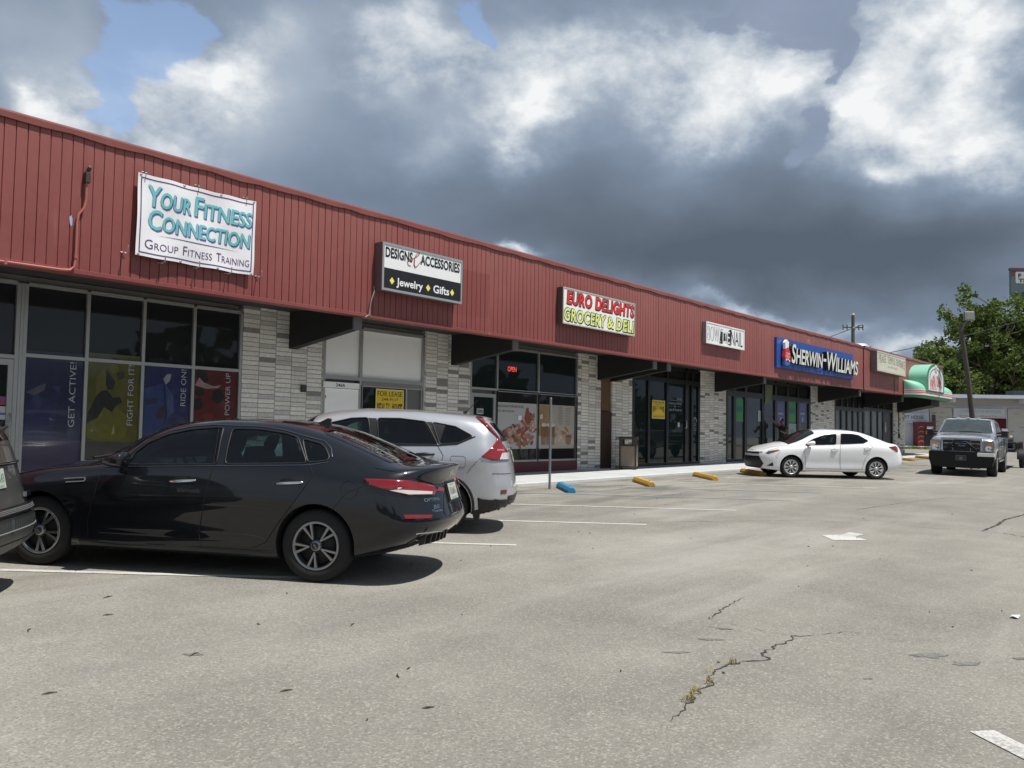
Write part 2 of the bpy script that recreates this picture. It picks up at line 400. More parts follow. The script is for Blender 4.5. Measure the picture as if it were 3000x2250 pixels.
def cracks():
    dark = pm('crack_dark', (.045, .043, .04), .95)
    def crack(pts, w):
        pts = [Vector(p) for p in pts]; P = []
        for a, b in zip(pts, pts[1:]):
            k = max(2, int((b-a).length/.035)); n = Vector((-(b-a).y, (b-a).x)).normalized()
            P += [a+(b-a)*i/k+n*random.uniform(-.022, .022) for i in range(k)]
        A, B_ = [], []
        for i, p in enumerate(P):
            t = (P[min(i+1, len(P)-1)]-P[max(i-1, 0)]).normalized(); n = Vector((-t.y, t.x)); ww = w*random.uniform(.25, 1.2)*min(1, .3+min(i, len(P)-1-i)/12)
            A.append(gp(*(p+n*ww), .004)); B_.append(gp(*(p-n*ww), .004))
        mb = MB(); mb.grid([A, B_], sm=False, flip=True); tag(mb.build('pavement_crack', dark), kind='structure')
    crack([(4.23, 2.23), (4.34, 2.24), (4.55, 2.29), (4.74, 2.34), (4.97, 2.35), (5.11, 2.45), (5.29, 2.46), (5.46, 2.46), (5.63, 2.38), (5.77, 2.32), (5.86, 2.4), (6.15, 2.42), (6.35, 2.4), (6.51, 2.43), (6.76, 2.3)], .0085)
    crack([(6.70, 2.33), (6.92, 2.2), (7.04, 2.01)], .005)
    crack([(7.62, 3.31), (7.11, 3.24), (6.73, 3.17), (6.53, 3.1)], .007); crack([(6.32, 3.04), (6.39, 2.88), (6.38, 2.67)], .005); crack([(6.56, 2.98), (6.55, 2.75), (6.51, 2.58), (6.52, 2.44)], .004)
    crack([(15.32, 2.75), (16.41, 2.74), (17.68, 2.81), (19.06, 2.71), (21, 2.9)], .022); crack([(15.32, 2.75), (15.34, 2.46), (15.08, 2.15), (15.0, 1.2)], .012)
    crack([(11.2, 7.3), (14.5, 5.2), (15.32, 2.75)], .006); crack([(17, 5.2), (19.5, 5.0), (22.5, 4.6)], .010)
    stain = worn_paint('oil_stain', (.12, .116, .106), .52, (.205, .199, .183))
    for s, q, a, b, r in ((5.49, 2.85, .10, .028, .3), (6.0, 2.83, .12, .03, .2), (6.37, 2.9, .07, .025, .2), (6.67, 1.53, .16, .06, 1.2), (6.62, 1.30, .12, .05, 1.4), (7.06, 1.02, .1, .05, 1), (5.78, 1.68, .035, .012, .9), (3.25, 5.07, .07, .03, .2)):
        mb = MB(); pts = []
        for k in range(26):
            t = 2*pi*k/26; rr = random.uniform(.55, 1.15); x, y = a*rr*cos(t), b*rr*sin(t); rot = RD(-52)+r*.2
            pts.append(gp(s+x*cos(rot)-y*sin(rot), q+x*sin(rot)+y*cos(rot), .003))
        mb.add(pts, [tuple(range(26))]); tag(mb.build('oil_stain', stain), kind='structure')
    # weeds in the crack, twigs and crumbs on the tarmac
    mb = MB()
    for s, q, n in ((5.5, 2.45, 26), (5.23, 2.47, 10), (5.0, 2.37, 14), (4.76, 2.35, 26), (4.61, 2.32, 34), (4.68, 2.33, 14), (5.06, 2.41, 8)):
        for _ in range(n):
            x, y = s+random.gauss(0, .022), q+random.gauss(0, .014); a = random.uniform(0, 2*pi); h = random.uniform(.012, .05); l = random.uniform(.01, .04)
            b = Vector(gp(x, y, .002)); d = Vector((cos(a), sin(a), 0)); w = Vector((-d.y, d.x, 0))*.0022
            mb.add([b-w, b+w, b+d*l*.5+Vector((0, 0, h*.8))+w*.7, b+d*l*.5+Vector((0, 0, h*.8))-w*.7, b+d*l+Vector((0, 0, h))], [(0, 1, 2, 3), (3, 2, 4)])
    tag(mb.build('weeds', pm('dry_weed', (.34, .27, .08), .8, var=.4, vs=40)), 'small dry yellow weeds growing out of the pavement crack', 'weeds', kind='stuff')
    mb = MB()
    for i in range(80):
        if i < 9: s, q, l = *((2.81, 6.38), (3.72, 7.05), (3.4, 6.45), (3.25, 5.07), (4.47, 4.96), (3.51, 3.29), (2.29, 4.93), (3.18, 4.06), (3.81, 3.82))[i], .045
        else: s, q, l = random.uniform(1.5, 22), random.uniform(1.2, 11), random.uniform(.006, .022)
        b = Vector(gp(s, q, .004)); a = random.uniform(0, pi); d = Vector((cos(a), sin(a), 0))*l
        mb.tube([b-d, b+Vector((0, 0, .004)), b+d*.8+Vector((d.y*.5, 0, .002))], [.002, .0055, .002], 5)
    tag(mb.build('debris', pm('twig', (.07, .055, .04), .9)), 'dry twigs and crumbs scattered on the asphalt', 'debris', kind='stuff')
cracks()
def sidewalk():
    def zc(s): return max(.39+.004*(s-10), G(s, 12.05)+.05)
    conc = pm('concrete', (.50, .515, .515), .9, var=.16, vs=1.7, bump=.25, bs=40)
    ss = [-12+i*1.5 for i in range(47)]; mb = MB()
    mb.grid([[(s, 12.05+.05*sin(s*3.3)*.3, G(s, 12.05)-.1) for s in ss], [(s, 12.05+.05*sin(s*3.3)*.3, zc(s)-.02) for s in ss], [(s, 12.09, zc(s)) for s in ss], [(s, 14.6, zc(s)+.055) for s in ss]], sm=False, flip=True)
    mb.quad((57, 12.05, .3), (57, 12.05, zc(57)), (57, 14.6, zc(57)+.055), (57, 14.6, .3))
    o = mb.build('sidewalk', conc); tag(o, kind='structure')
    mb = MB()
    for i in range(28): x = -8+i*2.4; mb.quad((x, 12.10, zc(x)+.003), (x+.018, 12.10, zc(x)+.003), (x+.018, 14.28, zc(x)+.053), (x, 14.28, zc(x)+.053))
    tag(mb.build('sidewalk_joints', pm('joint_grime', (.16, .155, .145), .95)), kind='structure')
sidewalk()
# ------------------------------------------------------------------ materials of the row of shops
def red_metal():
    m, nt, out = nodes('red_siding_paint'); p = nt.nodes.new('ShaderNodeBsdfPrincipled'); p.inputs['Roughness'].default_value = .5
    tc = nt.nodes.new('ShaderNodeTexCoord'); V = tc.outputs['Object']; sx = nt.nodes.new('ShaderNodeSeparateXYZ'); L(nt, V, sx.inputs[0])
    f = noise(nt, V, .45, 6, .65); g = noise(nt, V, 9, 5, .6)
    # chalked paint: paler towards the weathered top edge, blotchy
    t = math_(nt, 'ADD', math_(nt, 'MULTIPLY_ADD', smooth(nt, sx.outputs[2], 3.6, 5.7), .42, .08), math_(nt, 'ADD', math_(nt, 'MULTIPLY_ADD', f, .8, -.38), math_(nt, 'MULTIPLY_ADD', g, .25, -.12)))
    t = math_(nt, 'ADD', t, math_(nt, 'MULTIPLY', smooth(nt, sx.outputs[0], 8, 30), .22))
    c = ramp(nt, t, [(0, (.20, .046, .041)), (.45, (.265, .080, .070)), (1, (.33, .128, .108))])
    mp = N(nt, 'ShaderNodeMapping'); mp.inputs['Scale'].default_value = (5, 1, .35); L(nt, V, mp.inputs[0])
    c = mixc(nt, math_(nt, 'MULTIPLY', smooth(nt, noise(nt, mp.outputs[0], 3, 5, .7), .55, .72), .38), c, (.155, .045, .040))
    m2 = N(nt, 'ShaderNodeMapping'); m2.inputs['Scale'].default_value = (9, 1, .25); L(nt, V, m2.inputs[0])
    c = mixc(nt, math_(nt, 'MULTIPLY', smooth(nt, noise(nt, m2.outputs[0], 2.2, 4, .7), .60, .74), .30), c, (.45, .24, .21))
    def boxmask(x0, x1, z0, z1):
        a = math_(nt, 'MULTIPLY', math_(nt, 'GREATER_THAN', sx.outputs[0], x0), math_(nt, 'LESS_THAN', sx.outputs[0], x1))
        return math_(nt, 'MULTIPLY', a, math_(nt, 'MULTIPLY', math_(nt, 'GREATER_THAN', sx.outputs[2], z0), math_(nt, 'LESS_THAN', sx.outputs[2], z1)))
    c = mixc(nt, math_(nt, 'MULTIPLY', boxmask(13.2, 14.83, 4.0, 4.97), .65), c, (.205, .048, .043))   # unfaded patch of a former sign
    c = mixc(nt, math_(nt, 'MULTIPLY', boxmask(14.79, 14.83, 3.6, 5.4), .5), c, (.40, .17, .15))
    c = mixc(nt, math_(nt, 'MULTIPLY', boxmask(25.9, 27.2, 5.06, 5.2), .7), c, (.33, .05, .035))
    L(nt, c, p.inputs['Base Color']); L(nt, p.outputs[0], out.inputs[0]); return m
def brick_mat():
    m, nt, out = nodes('stack_bond_brick'); p = nt.nodes.new('ShaderNodeBsdfPrincipled'); p.inputs['Roughness'].default_value = .85
    tc = nt.nodes.new('ShaderNodeTexCoord'); V = tc.outputs['Object']; sx = nt.nodes.new('ShaderNodeSeparateXYZ'); L(nt, V, sx.inputs[0])
    hor = math_(nt, 'ADD', sx.outputs[0], math_(nt, 'MULTIPLY', sx.outputs[1], 1.0))
    u = math_(nt, 'DIVIDE', math_(nt, 'ADD', hor, 100.09), .385)
    cu = math_(nt, 'FLOOR', u)
    wn0 = nt.nodes.new('ShaderNodeTexWhiteNoise'); wn0.noise_dimensions = '1D'; L(nt, cu, wn0.inputs['W'])
    v = math_(nt, 'ADD', math_(nt, 'DIVIDE', sx.outputs[2], .089), math_(nt, 'MULTIPLY', wn0.outputs['Value'], .9))
    cv = math_(nt, 'FLOOR', v)
    cc = nt.nodes.new('ShaderNodeCombineXYZ'); L(nt, cu, cc.inputs[0]); L(nt, cv, cc.inputs[1])
    wn = nt.nodes.new('ShaderNodeTexWhiteNoise'); wn.noise_dimensions = '2D'; L(nt, cc.outputs[0], wn.inputs['Vector'])
    val = wn.outputs['Value']
    fu, fv = math_(nt, 'FRACT', u), math_(nt, 'FRACT', v)
    rg = noise(nt, V, 22, 5, .65)
    ju = math_(nt, 'LESS_THAN', math_(nt, 'ABSOLUTE', math_(nt, 'SUBTRACT', fu, .5)), .482)
    jv = math_(nt, 'LESS_THAN', math_(nt, 'ABSOLUTE', math_(nt, 'ADD', math_(nt, 'SUBTRACT', fv, .5), math_(nt, 'MULTIPLY_ADD', rg, .16, -.08))), .425)
    face = math_(nt, 'MULTIPLY', ju, jv)
    c = mixc(nt, math_(nt, 'GREATER_THAN', val, .82), mixc(nt, val, (.66, .63, .575), (.86, .83, .765)), (.55, .53, .49)); c = mixc(nt, math_(nt, 'GREATER_THAN', val, .905), c, (.25, .24, .23))
    h = N(nt, 'ShaderNodeHueSaturation'); L(nt, c, h.inputs['Color']); L(nt, math_(nt, 'MULTIPLY_ADD', rg, .7, .62), h.inputs['Value'])
    c = mixc(nt, face, (.30, .28, .25), h.outputs[0])
    L(nt, c, p.inputs['Base Color'])
    bp = N(nt, 'ShaderNodeBump', Strength=.9, Distance=.02); L(nt, math_(nt, 'MULTIPLY', face, math_(nt, 'MULTIPLY_ADD', rg, .9, .4)), bp.inputs['Height']); L(nt, bp.outputs[0], p.inputs['Normal'])
    L(nt, p.outputs[0], out.inputs[0]); return m
RED = red_metal(); BRICK = brick_mat()
ALU = pm('aluminium_frame', (.36, .36, .35), .4, .55, var=.1); BRONZE = pm('dark_bronze_frame', (.012, .012, .012), .35, .2)
SHOPGLASS = pm('shop_glass', (.018, .020, .021), .02, var=0, spec=.30); SHOPGLASS2 = pm('tinted_shop_glass', (.013, .020, .021), .02, var=0, spec=.25)
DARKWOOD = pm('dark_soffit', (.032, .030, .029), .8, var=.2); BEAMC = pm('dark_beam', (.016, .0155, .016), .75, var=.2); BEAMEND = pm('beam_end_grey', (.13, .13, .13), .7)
WPANEL = pm('white_panel', (.88, .88, .86), .6, var=.04); ROOFM = pm('roof_felt', (.25, .24, .22), .9)
WOODB = pm('brown_board', (.12, .065, .028), .8, var=.25, vs=8); WOODD = pm('dark_picket', (.045, .022, .014), .85, var=.35, vs=14)
MAROON = pm('maroon_paint', (.105, .022, .032), .6, var=.3, vs=3)
QW = 14.3
def fz(s): return max(0., s-30)*.0055             # the far end of the fascia stands slightly higher
def mall():
    R = empty('strip_mall', (24, 14.3, .45), 'long single storey row of shops with ribbed red metal fascia and pale brick piers', 'shop building')
    MB().box(-12, 56.7, 14.46, 32, .2, 5.35).build('wall', pm('wall_paint', (.30, .29, .28), .9), R)
    mb = MB(); mb.quad((-12, 12.5, 5.42), (56.7, 12.5, 5.42), (56.7, 32, 5.36), (-12, 32, 5.36)); mb.build('roof', ROOFM, R)
    # ribbed metal fascia, two runs with an open joint between
    for a, b, pitch in ((-12., 41.58, .149), (41.78, 57.2, .149)):
        mb = MB(); prof = []; n = int((b-a)/pitch)
        for i in range(n):
            x = a+i*pitch; j = random.uniform(-.0025, .0025)
            prof += [(x, 12.28+j), (x+pitch-.017, 12.28+j), (x+pitch-.010, 12.294), (x+pitch-.005, 12.294)]
        prof.append((b, 12.28))
        mb.grid([[(x, y, 3.66+fz(x)) for x, y in prof], [(x, y, 5.62+fz(x)) for x, y in prof]], sm=False, flip=False)
        for x in (a, b): mb.quad((x, 12.28, 3.66+fz(x)), (x, 12.5, 3.66+fz(x)), (x, 12.5, 5.62+fz(x)), (x, 12.28, 5.62+fz(x)))
        mb.quad((a, 12.5, 3.66), (b, 12.5, 3.66+fz(b)), (b, 12.5, 5.62+fz(b)), (a, 12.5, 5.62))
        f = mb.build('fascia', RED, R)
        mb = MB(); k = int((b-a)/1.1)+1                                        # cap with a buckled lower lip
        xs = [a+(b-a)*i/(k*6) for i in range(k*6+1)]
        lip = [5.575+fz(x)-.028*abs(sin(i*pi/6+sin(x*.7)*.8))*(.5+.5*sin(x*1.3)**2)-.006*random.random() for i, x in enumerate(xs)]
        mb.grid([[(x, 12.245, z) for x, z in zip(xs, lip)], [(x, 12.235, 5.635+fz(x)) for x in xs], [(x, 12.24, 5.66+fz(x)) for x in xs], [(x, 12.54, 5.67+fz(x)) for x in xs], [(x, 12.54, 5.36) for x in xs]], sm=False)
        mb.build('cap_flashing', RED, f)
        mb = MB(); mb.grid([[(x, 12.50, 3.65+fz(x)) for x in xs], [(x, 12.262, 3.65+fz(x)) for x in xs], [(x, 12.262, 3.705+fz(x)) for x in xs], [(x, 12.279, 3.712+fz(x)) for x in xs]], sm=False); mb.build('drip_trim', RED, f)
    MB().box(41.6, 41.76, 12.36, 12.4, 3.66, 5.7).build('joint_strip', pm('dark_joint', (.05, .015, .014), .8), R)
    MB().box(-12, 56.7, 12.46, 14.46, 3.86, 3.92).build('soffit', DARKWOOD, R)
    for i, s in enumerate((-4.2, .8, 5.0-.2+.0, 11.04, 15.84, 22.37, 23.21, 30.4, 36.2, 41.47, 48.7)):
        if i in (2, 8): continue
        w = .19
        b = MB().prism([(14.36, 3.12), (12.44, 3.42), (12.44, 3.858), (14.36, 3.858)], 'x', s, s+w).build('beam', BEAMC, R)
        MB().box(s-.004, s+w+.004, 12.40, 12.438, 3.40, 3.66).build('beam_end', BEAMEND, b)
    mb = MB().prism([(14.36, 3.02), (12.44, 3.42), (12.44, 3.858), (14.36, 3.858)], 'x', 55.0, 57.0); mb.build('end_canopy', BEAMC, R)
    for a, b in ((9.98, 11.92), (14.94, 16.56), (21.34, 22.57), (23.23, 24.42), (29.22, 31.43), (40.55, 43.86), (54.2, 56.7)):
        MB().box(a, b, QW, 14.47, .3, 3.86).build('brick_pier', BRICK, R)
    MB().box(-12, 4.4, QW, 14.47, .3, 3.86).build('brick_pier', BRICK, R)
    mb = MB(); mb.box(22.58, 23.22, 14.36, 14.45, .4, 3.4); mb.build('timber_infill', WOODB, R)
    mb = MB()
    for i in range(7):
        x = 22.585+i*.091; h = 2.25+random.uniform(-.05, .03); mb.prism([(x, .45), (x+.085, .45), (x+.085, h-.03), (x+.05, h), (x, h-.04)], 'y', 14.315, 14.345)
    mb.build('picket_fence', WOODD, R)

    def front(xs, zs, fm, fw, panes, name='storefront', q=14.30, zb=None, deep=.09, skip=()):
        """frame with mullions at xs and rails at zs; every light is a pane of its own"""
        mb = MB()
        for k, x in enumerate(xs): mb.box(x-fw/2, x+fw/2, q, q+deep, zs[0] if zb is None else zb, zs[-1])
        for z in zs:
            for a, b in zip(xs, xs[1:]): mb.box(a+fw/2, b-fw/2, q+.002, q+deep, z-fw/2, z+fw/2)
        o = mb.build(name, fm, R)
        for i, (a, b) in enumerate(zip(xs, xs[1:])):
            for j, (c, d) in enumerate(zip(zs, zs[1:])):
                if (i, j) in skip: continue
                g = panes.get((i, j), panes[None]); t = random.uniform(-.0025, .0025); t2 = random.uniform(-.002, .002)
                m = MB().quad((a, q+.05+t, c), (b, q+.05-t, c), (b, q+.05-t+t2, d), (a, q+.05+t+t2, d)); m.build('pane', g, o)
        return o
    HEAD = 3.72
    front([6.06, 7.03, 8.0, 8.96, 9.94], [.78, 2.62, HEAD], ALU, .055, {None: SHOPGLASS})
    MB().box(6.03, 9.97, 14.31, 14.46, .4, .76).build('sill_wall', BRICK, R)
    front([4.42, 5.95], [2.58, HEAD], ALU, .06, {None: SHOPGLASS}, zb=.44)
    MB().box(5.985, 6.03, 14.3, 14.4, .4, HEAD).build('door_post', ALU, R)
    def door(a, b, z1, fm, gm, rail=.09, q=14.31, name='door', handle='r', hm=None):
        mb = MB(); mb.box(a, a+rail, q, q+.05, .46, z1).box(b-rail, b, q, q+.05, .46, z1).box(a+rail, b-rail, q+.001, q+.05, .46, .72).box(a+rail, b-rail, q+.001, q+.05, z1-rail, z1)
        d = mb.build(name, fm, R); MB().quad((a, q+.03, .5), (b, q+.03, .5), (b, q+.03, z1), (a, q+.03, z1)).build('pane', gm, d)
        x = b-rail*.5 if handle == 'r' else a+rail*.5
        MB().tube([(x, q-.0, 1.35), (x, q-.05, 1.38), (x, q-.05, 1.68), (x, q, 1.71)], .011, 6).build('handle', hm or ALU, d); return d
    door(5.0, 5.93, 2.54, ALU, SHOPGLASS)
    # 246A: white boarded lights over a white door and a dark window
    front([11.95, 12.97, 14.90], [2.63, HEAD], ALU, .075, {None: WPANEL}, zb=.46)
    MB().box(12.0, 12.93, 14.32, 14.40, .5, 2.40).build('door', WPANEL, R)
    MB().box(11.93, 12.90, 14.27, 14.41, 2.41, 2.53).build('door_header', WPANEL, R)
    MB().box(13.02, 14.86, 14.30, 14.38, 2.50, 2.59).build('head_rail', pm('grey_rail', (.2, .2, .19), .6), R)
    front([13.0, 14.36, 14.86], [.78, 2.50], ALU, .05, {None: SHOPGLASS, (1, 0): pm('grey_board', (.13, .13, .125), .7)})
    MB().lathe([(.0, -.03), (.035, -.03), (.035, 0)], Matrix.Translation((11.985, 14.30, 2.22)) @ Matrix.Rotation(RD(90), 4, 'X'), 12).build('door_bell', pm('red_plastic', (.6, .05, .03), .4), R)
    # the delicatessen
    front([16.60, 17.64, 19.43, 21.30], [2.62, HEAD], ALU, .055, {None: SHOPGLASS2}, zb=.78)
    front([17.64, 19.43, 21.30], [.78, 2.60], ALU, .05, {None: SHOPGLASS})
    door(16.63, 17.59, 2.50, ALU, SHOPGLASS2)
    MB().box(17.62, 21.33, 14.29, 14.46, .4, .755).build('stall_riser', MAROON, R)
    # dark bronze fronts
    HDR = pm('header_black', (.007, .007, .0075), .8, var=.1, spec=.2)
    f2 = front([24.5, 25.52, 26.78, 28.15, 28.62, 29.15], [.52, 3.36, 3.80], BRONZE, .15, {None: SHOPGLASS2, **{(i, 1): HDR for i in range(5)}, (3, 0): BRONZE})
    MB().tube([(28.02, 14.29, 1.75), (28.02, 14.22, 1.78), (28.02, 14.22, 2.02), (28.02, 14.29, 2.05)], .016, 6).build('door_handle', pm('steel', (.6, .6, .6), .3, 1), R)
    front([31.5, 32.2, 33.25, 35.0, 36.35, 37.7, 38.95, 40.4], [.52, 3.15, 3.80], BRONZE, .22, {None: pm('store_glass', (.028, .031, .033), .04, var=0), **{(i, 1): HDR for i in range(7)}})
    BL = pm('blind_glass', (.17, .19, .215), .12, var=.15, vs=4)
    front([43.95, 44.95, 45.85, 46.8, 47.75, 48.6], [.52, 2.95, 3.80], BRONZE, .2, {None: pm('blind_glass_dark', (.10, .115, .13), .12, var=.15), **{(i, 1): HDR for i in range(7)}})
    front([48.75, 50.1, 51.3, 52.35, 54.1], [.52, 3.05, 3.80], BRONZE, .18, {None: BL, (3, 0): BRONZE, **{(i, 1): HDR for i in range(7)}}, q=14.33)
    return R
mall()

# ------------------------------------------------------------------ signs
WH = pm('sign_white', (.80, .82, .82), .45, var=.02); BK = pm('sign_black', (.012, .012, .014), .4, var=0); REDP = pm('sign_red', (.68, .035, .028), .45, var=.12)
YEL = pm('sign_yellow', (.85, .78, .16), .5, var=.03); STEEL = pm('galvanised', (.42, .43, .43), .4, .5)
def cabinet(name, label, a, b, z0, z1, qf, qb, face, shell, rim, rimm=None, cat='shop sign'):
    """box sign: casing, raised rim, face"""
    r = empty(name, ((a+b)/2, qb, z0), label, cat)
    MB().box(a, b, qf, qb, z0, z1).build('cabinet', shell, r, bevel=.008)
    mb = MB(); e = rim
    mb.box(a, b, qf-.02, qf-.001, z1-e, z1).box(a, b, qf-.02, qf-.001, z0, z0+e).box(a, a+e, qf-.02, qf-.001, z0+e, z1-e).box(b-e, b, qf-.02, qf-.001, z0+e, z1-e)
    mb.build('rim', rimm or shell, r)
    MB().quad((a+e, qf-.008, z0+e), (b-e, qf-.008, z0+e), (b-e, qf-.008, z1-e), (a+e, qf-.008, z1-e)).build('face', face, r)
    return r
def designs():
    a, b, z0, z1, qf = 11.40, 13.66, 4.17, 5.08, 12.08
    r = cabinet('box_sign', 'white over black box sign reading Designs and Accessories, Jewelry, Gifts', a, b, z0, z1, qf, 12.275, WH, pm('mauve_casing', (.13, .085, .088), .6), .045, STEEL)
    T = wallT(qf-.010)
    mb = MB(); rect_on(mb, a+.045, b-.045, z0+.045, 4.60, T, .001); mb.build('black_band', BK, r)
    for t_, x0, x1 in (('DESIGNS', 11.48, 12.20), ('ACCESSORIES', 12.42, 13.58)): mb = MB(); put_text(mb, t_, x0, x1, 4.80, 5.00, T, .002, bold=.03); mb.build('lettering', BK, r)
    mb = MB(); amp = [(12.16, 4.73), (12.08, 4.74), (12.06, 4.80), (12.12, 4.87), (12.22, 4.89), (12.32, 4.95), (12.40, 5.02), (12.36, 5.03), (12.29, 4.97), (12.25, 4.88), (12.24, 4.78), (12.26, 4.73), (12.31, 4.74), (12.40, 4.83), (12.45, 4.88)]
    mb.tube([T(u, v, .004) for u, v in amp], [.004, .006, .006, .004, .004, .008, .006, .004, .006, .010, .012, .010, .006, .005, .004], 5); mb.build('ampersand', pm('dark_red', (.26, .05, .045), .5), r)
    for t_, x0, x1, v0, v1 in (('Jewelry', 11.78, 12.50, 4.255, 4.45), ('Gifts', 12.80, 13.27, 4.295, 4.455)): mb = MB(); put_text(mb, t_, x0, x1, v0, v1, T, .003, bold=.02); mb.build('lettering', WH, r)
    for x in (11.66, 12.65, 13.36): MB().add([T(x-.062, 4.37, .003), T(x, 4.30, .003), T(x+.062, 4.37, .003), T(x, 4.44, .003)], [(0, 1, 2, 3)]).build('diamond', YEL, r)
def euro():
    a, b, z0, z1, qf = 17.36, 20.76, 4.17, 5.06, 12.11
    r = cabinet('box_sign', 'white box sign reading Euro Delights in red and Grocery & Deli in yellow', a, b, z0, z1, qf, 12.275, pm('sign_face_warm', (.84, .84, .82), .45, var=.03), pm('brown_casing', (.085, .06, .06), .6), .03, pm('beige_rim', (.46, .44, .40), .5))
    T = wallT(qf-.010)
    lime = pm('sign_lime', (.72, .80, .22), .5, var=.05)
    for txt, x0, x1, v0, v1, m in (('EURO', 17.53, 18.63, 4.665, 4.985, REDP), ('DELIGHTS', 18.80, 20.70, 4.665, 4.985, REDP), ('GROCERY', 17.41, 19.30, 4.25, 4.565, lime), ('&', 19.36, 19.68, 4.26, 4.555, lime), ('DELI', 19.80, 20.71, 4.25, 4.565, lime)):
        mb = MB(); put_text(mb, txt, x0-.022, x1+.022, v0-.018, v1+.018, T, .002, bold=.062, shear=.10, sp=1.10); put_text(mb, txt, x0+.012, x1+.03, v0-.03, v1-.005, T, .0015, bold=.05, shear=.10, sp=1.10)
        mb.build('letter_outline', BK, r)
        mb = MB(); put_text(mb, txt, x0, x1, v0, v1, T, .004, bold=.026, shear=.10, sp=1.10); mb.build('lettering', m, r)
def bowtie():
    a, b, z0, z1, qf = 25.19, 28.07, 4.39, 5.07, 12.15
    r = cabinet('box_sign', 'small white box sign reading Bow Tie Nail with a black bow tie', a, b, z0, z1, qf, 12.275, WH, pm('grey_casing', (.23, .22, .24), .5), .045, pm('sign_rim_white', (.74, .74, .74), .5))
    T = wallT(qf-.010)
    mb = MB(); put_text(mb, 'NAIL', 27.02, 27.93, 4.48, 4.96, T, .002, bold=-.005); mb.build('lettering', BK, r)
    mb = MB(); put_text(mb, 'BOW', 25.30, 26.14, 4.48, 4.97, T, .002, bold=-.012); mb.build('letter_outline', pm('faint_grey', (.22, .22, .23), .5, var=0), r)
    mb = MB(); put_text(mb, 'BOW', 25.272, 26.105, 4.495, 4.988, T, .003, bold=-.012); mb.build('lettering', WH, r)
    mb = MB()
    poly_on(mb, [(26.14, 4.46), (26.24, 4.92), (26.40, 4.92), (26.44, 4.74), (26.44, 4.52), (26.36, 4.46)], T, .002); poly_on(mb, [(26.98, 4.44), (27.05, 4.98), (26.92, 4.97), (26.70, 4.86), (26.70, 4.50)], T, .002); poly_on(mb, [(26.44, 4.56), (26.70, 4.58), (26.70, 4.80), (26.44, 4.82)], T, .0022)
    mb.build('bow_tie', BK, r)
    mb = MB(); put_text(mb, 'TIE', 26.26, 26.92, 4.50, 4.90, T, .004, bold=.0); mb.build('lettering', WH, r)
    mb = MB()
    for x, z in ((26.20, 4.52), (26.90, 4.56), (26.62, 4.62), (26.56, 4.74)): poly_on(mb, circ(x, z, .03, n=8), T, .005)
    mb.build('dots', pm('gold_dots', (.55, .38, .08), .5), r)
def sherwin():
    a, b, qb = 31.05, 39.85, 12.275
    r = empty('panel_sign', (35.5, qb, 4.02), 'long blue sign with raised white letters reading Sherwin-Williams', 'shop sign')
    def zt(x): return (x-31)*.004
    MB().prism([(a, 4.03), (b, 4.03+zt(b)), (b, 5.13+zt(b)), (a, 5.13)], 'y', 12.19, qb).build('panel', pm('sign_blue', (.018, .075, .33), .42, var=.12, vs=2), r, bevel=.01)
    T0 = wallT(12.0); T = lambda u, v, d: T0(u*.9945, EYE+(v+zt(u)-EYE)*.9945, d)
    mb = MB()
    put_text(mb, 'Sherwin', 32.20, 35.62, 4.25, 4.98, T, 0, 0, .17, 1, smallcaps=True, shear=.16, bold=.016, scs=.80)
    mb.add([T(u, v, 0) for u, v in ((35.66, 4.55), (36.0, 4.55), (36.03, 4.66), (35.69, 4.66))], [(0, 1, 2, 3)])
    put_text(mb, 'Williams', 36.10, 40.18, 4.22, 4.97, T, 0, 0, .17, 1, smallcaps=True, shear=.16, bold=.016, scs=.80)
    mb.build('raised_letters', [pm('letter_face', (.70, .71, .66), .45, var=.05), pm('letter_return', (.02, .02, .022), .5, var=0)], r)
    # paint can pouring over a globe
    mb = MB(); can = [(31.52, 4.72), (31.80, 4.66), (31.86, 5.0), (31.66, 5.08), (31.50, 4.96)]; mb.prism(can, 'y', 12.04, 12.14); e = mb.build('emblem_can', WH, r)
    mb = MB(); mb.prism([(31.50, 4.72), (31.72, 4.80), (31.95, 4.66), (32.02, 4.42), (31.93, 4.30), (31.50, 4.30), (31.42, 4.45)], 'y', 12.03, 12.14); mb.build('emblem_paint', pm('emblem_red', (.55, .03, .04), .45), r)
    mb = MB(); mb.prism(circ(31.72, 4.27, .27, .14, 20), 'y', 12.045, 12.14); mb.build('emblem_globe', pm('emblem_blue', (.05, .13, .42), .45), r)
    mb = MB(); T2 = wallT(12.028); put_text(mb, 'COVER', 31.54, 31.92, 4.52, 4.60, T2, 0); put_text(mb, 'EARTH', 31.54, 31.94, 4.42, 4.49, T2, 0)
    for x, z in ((31.58, 4.33), (31.74, 4.36), (31.9, 4.31)): poly_on(mb, circ(x, z, .055, .035, 8), T2, 0)
    mb.build('emblem_lettering', WH, r)
    MB().lathe([(0, .02), (.18, .02), (.25, -.01)], Matrix.Translation((34.6, 12.27, 5.13)) @ Matrix.Rotation(RD(90), 4, 'X'), 18).build('junction_cover', RED, r)
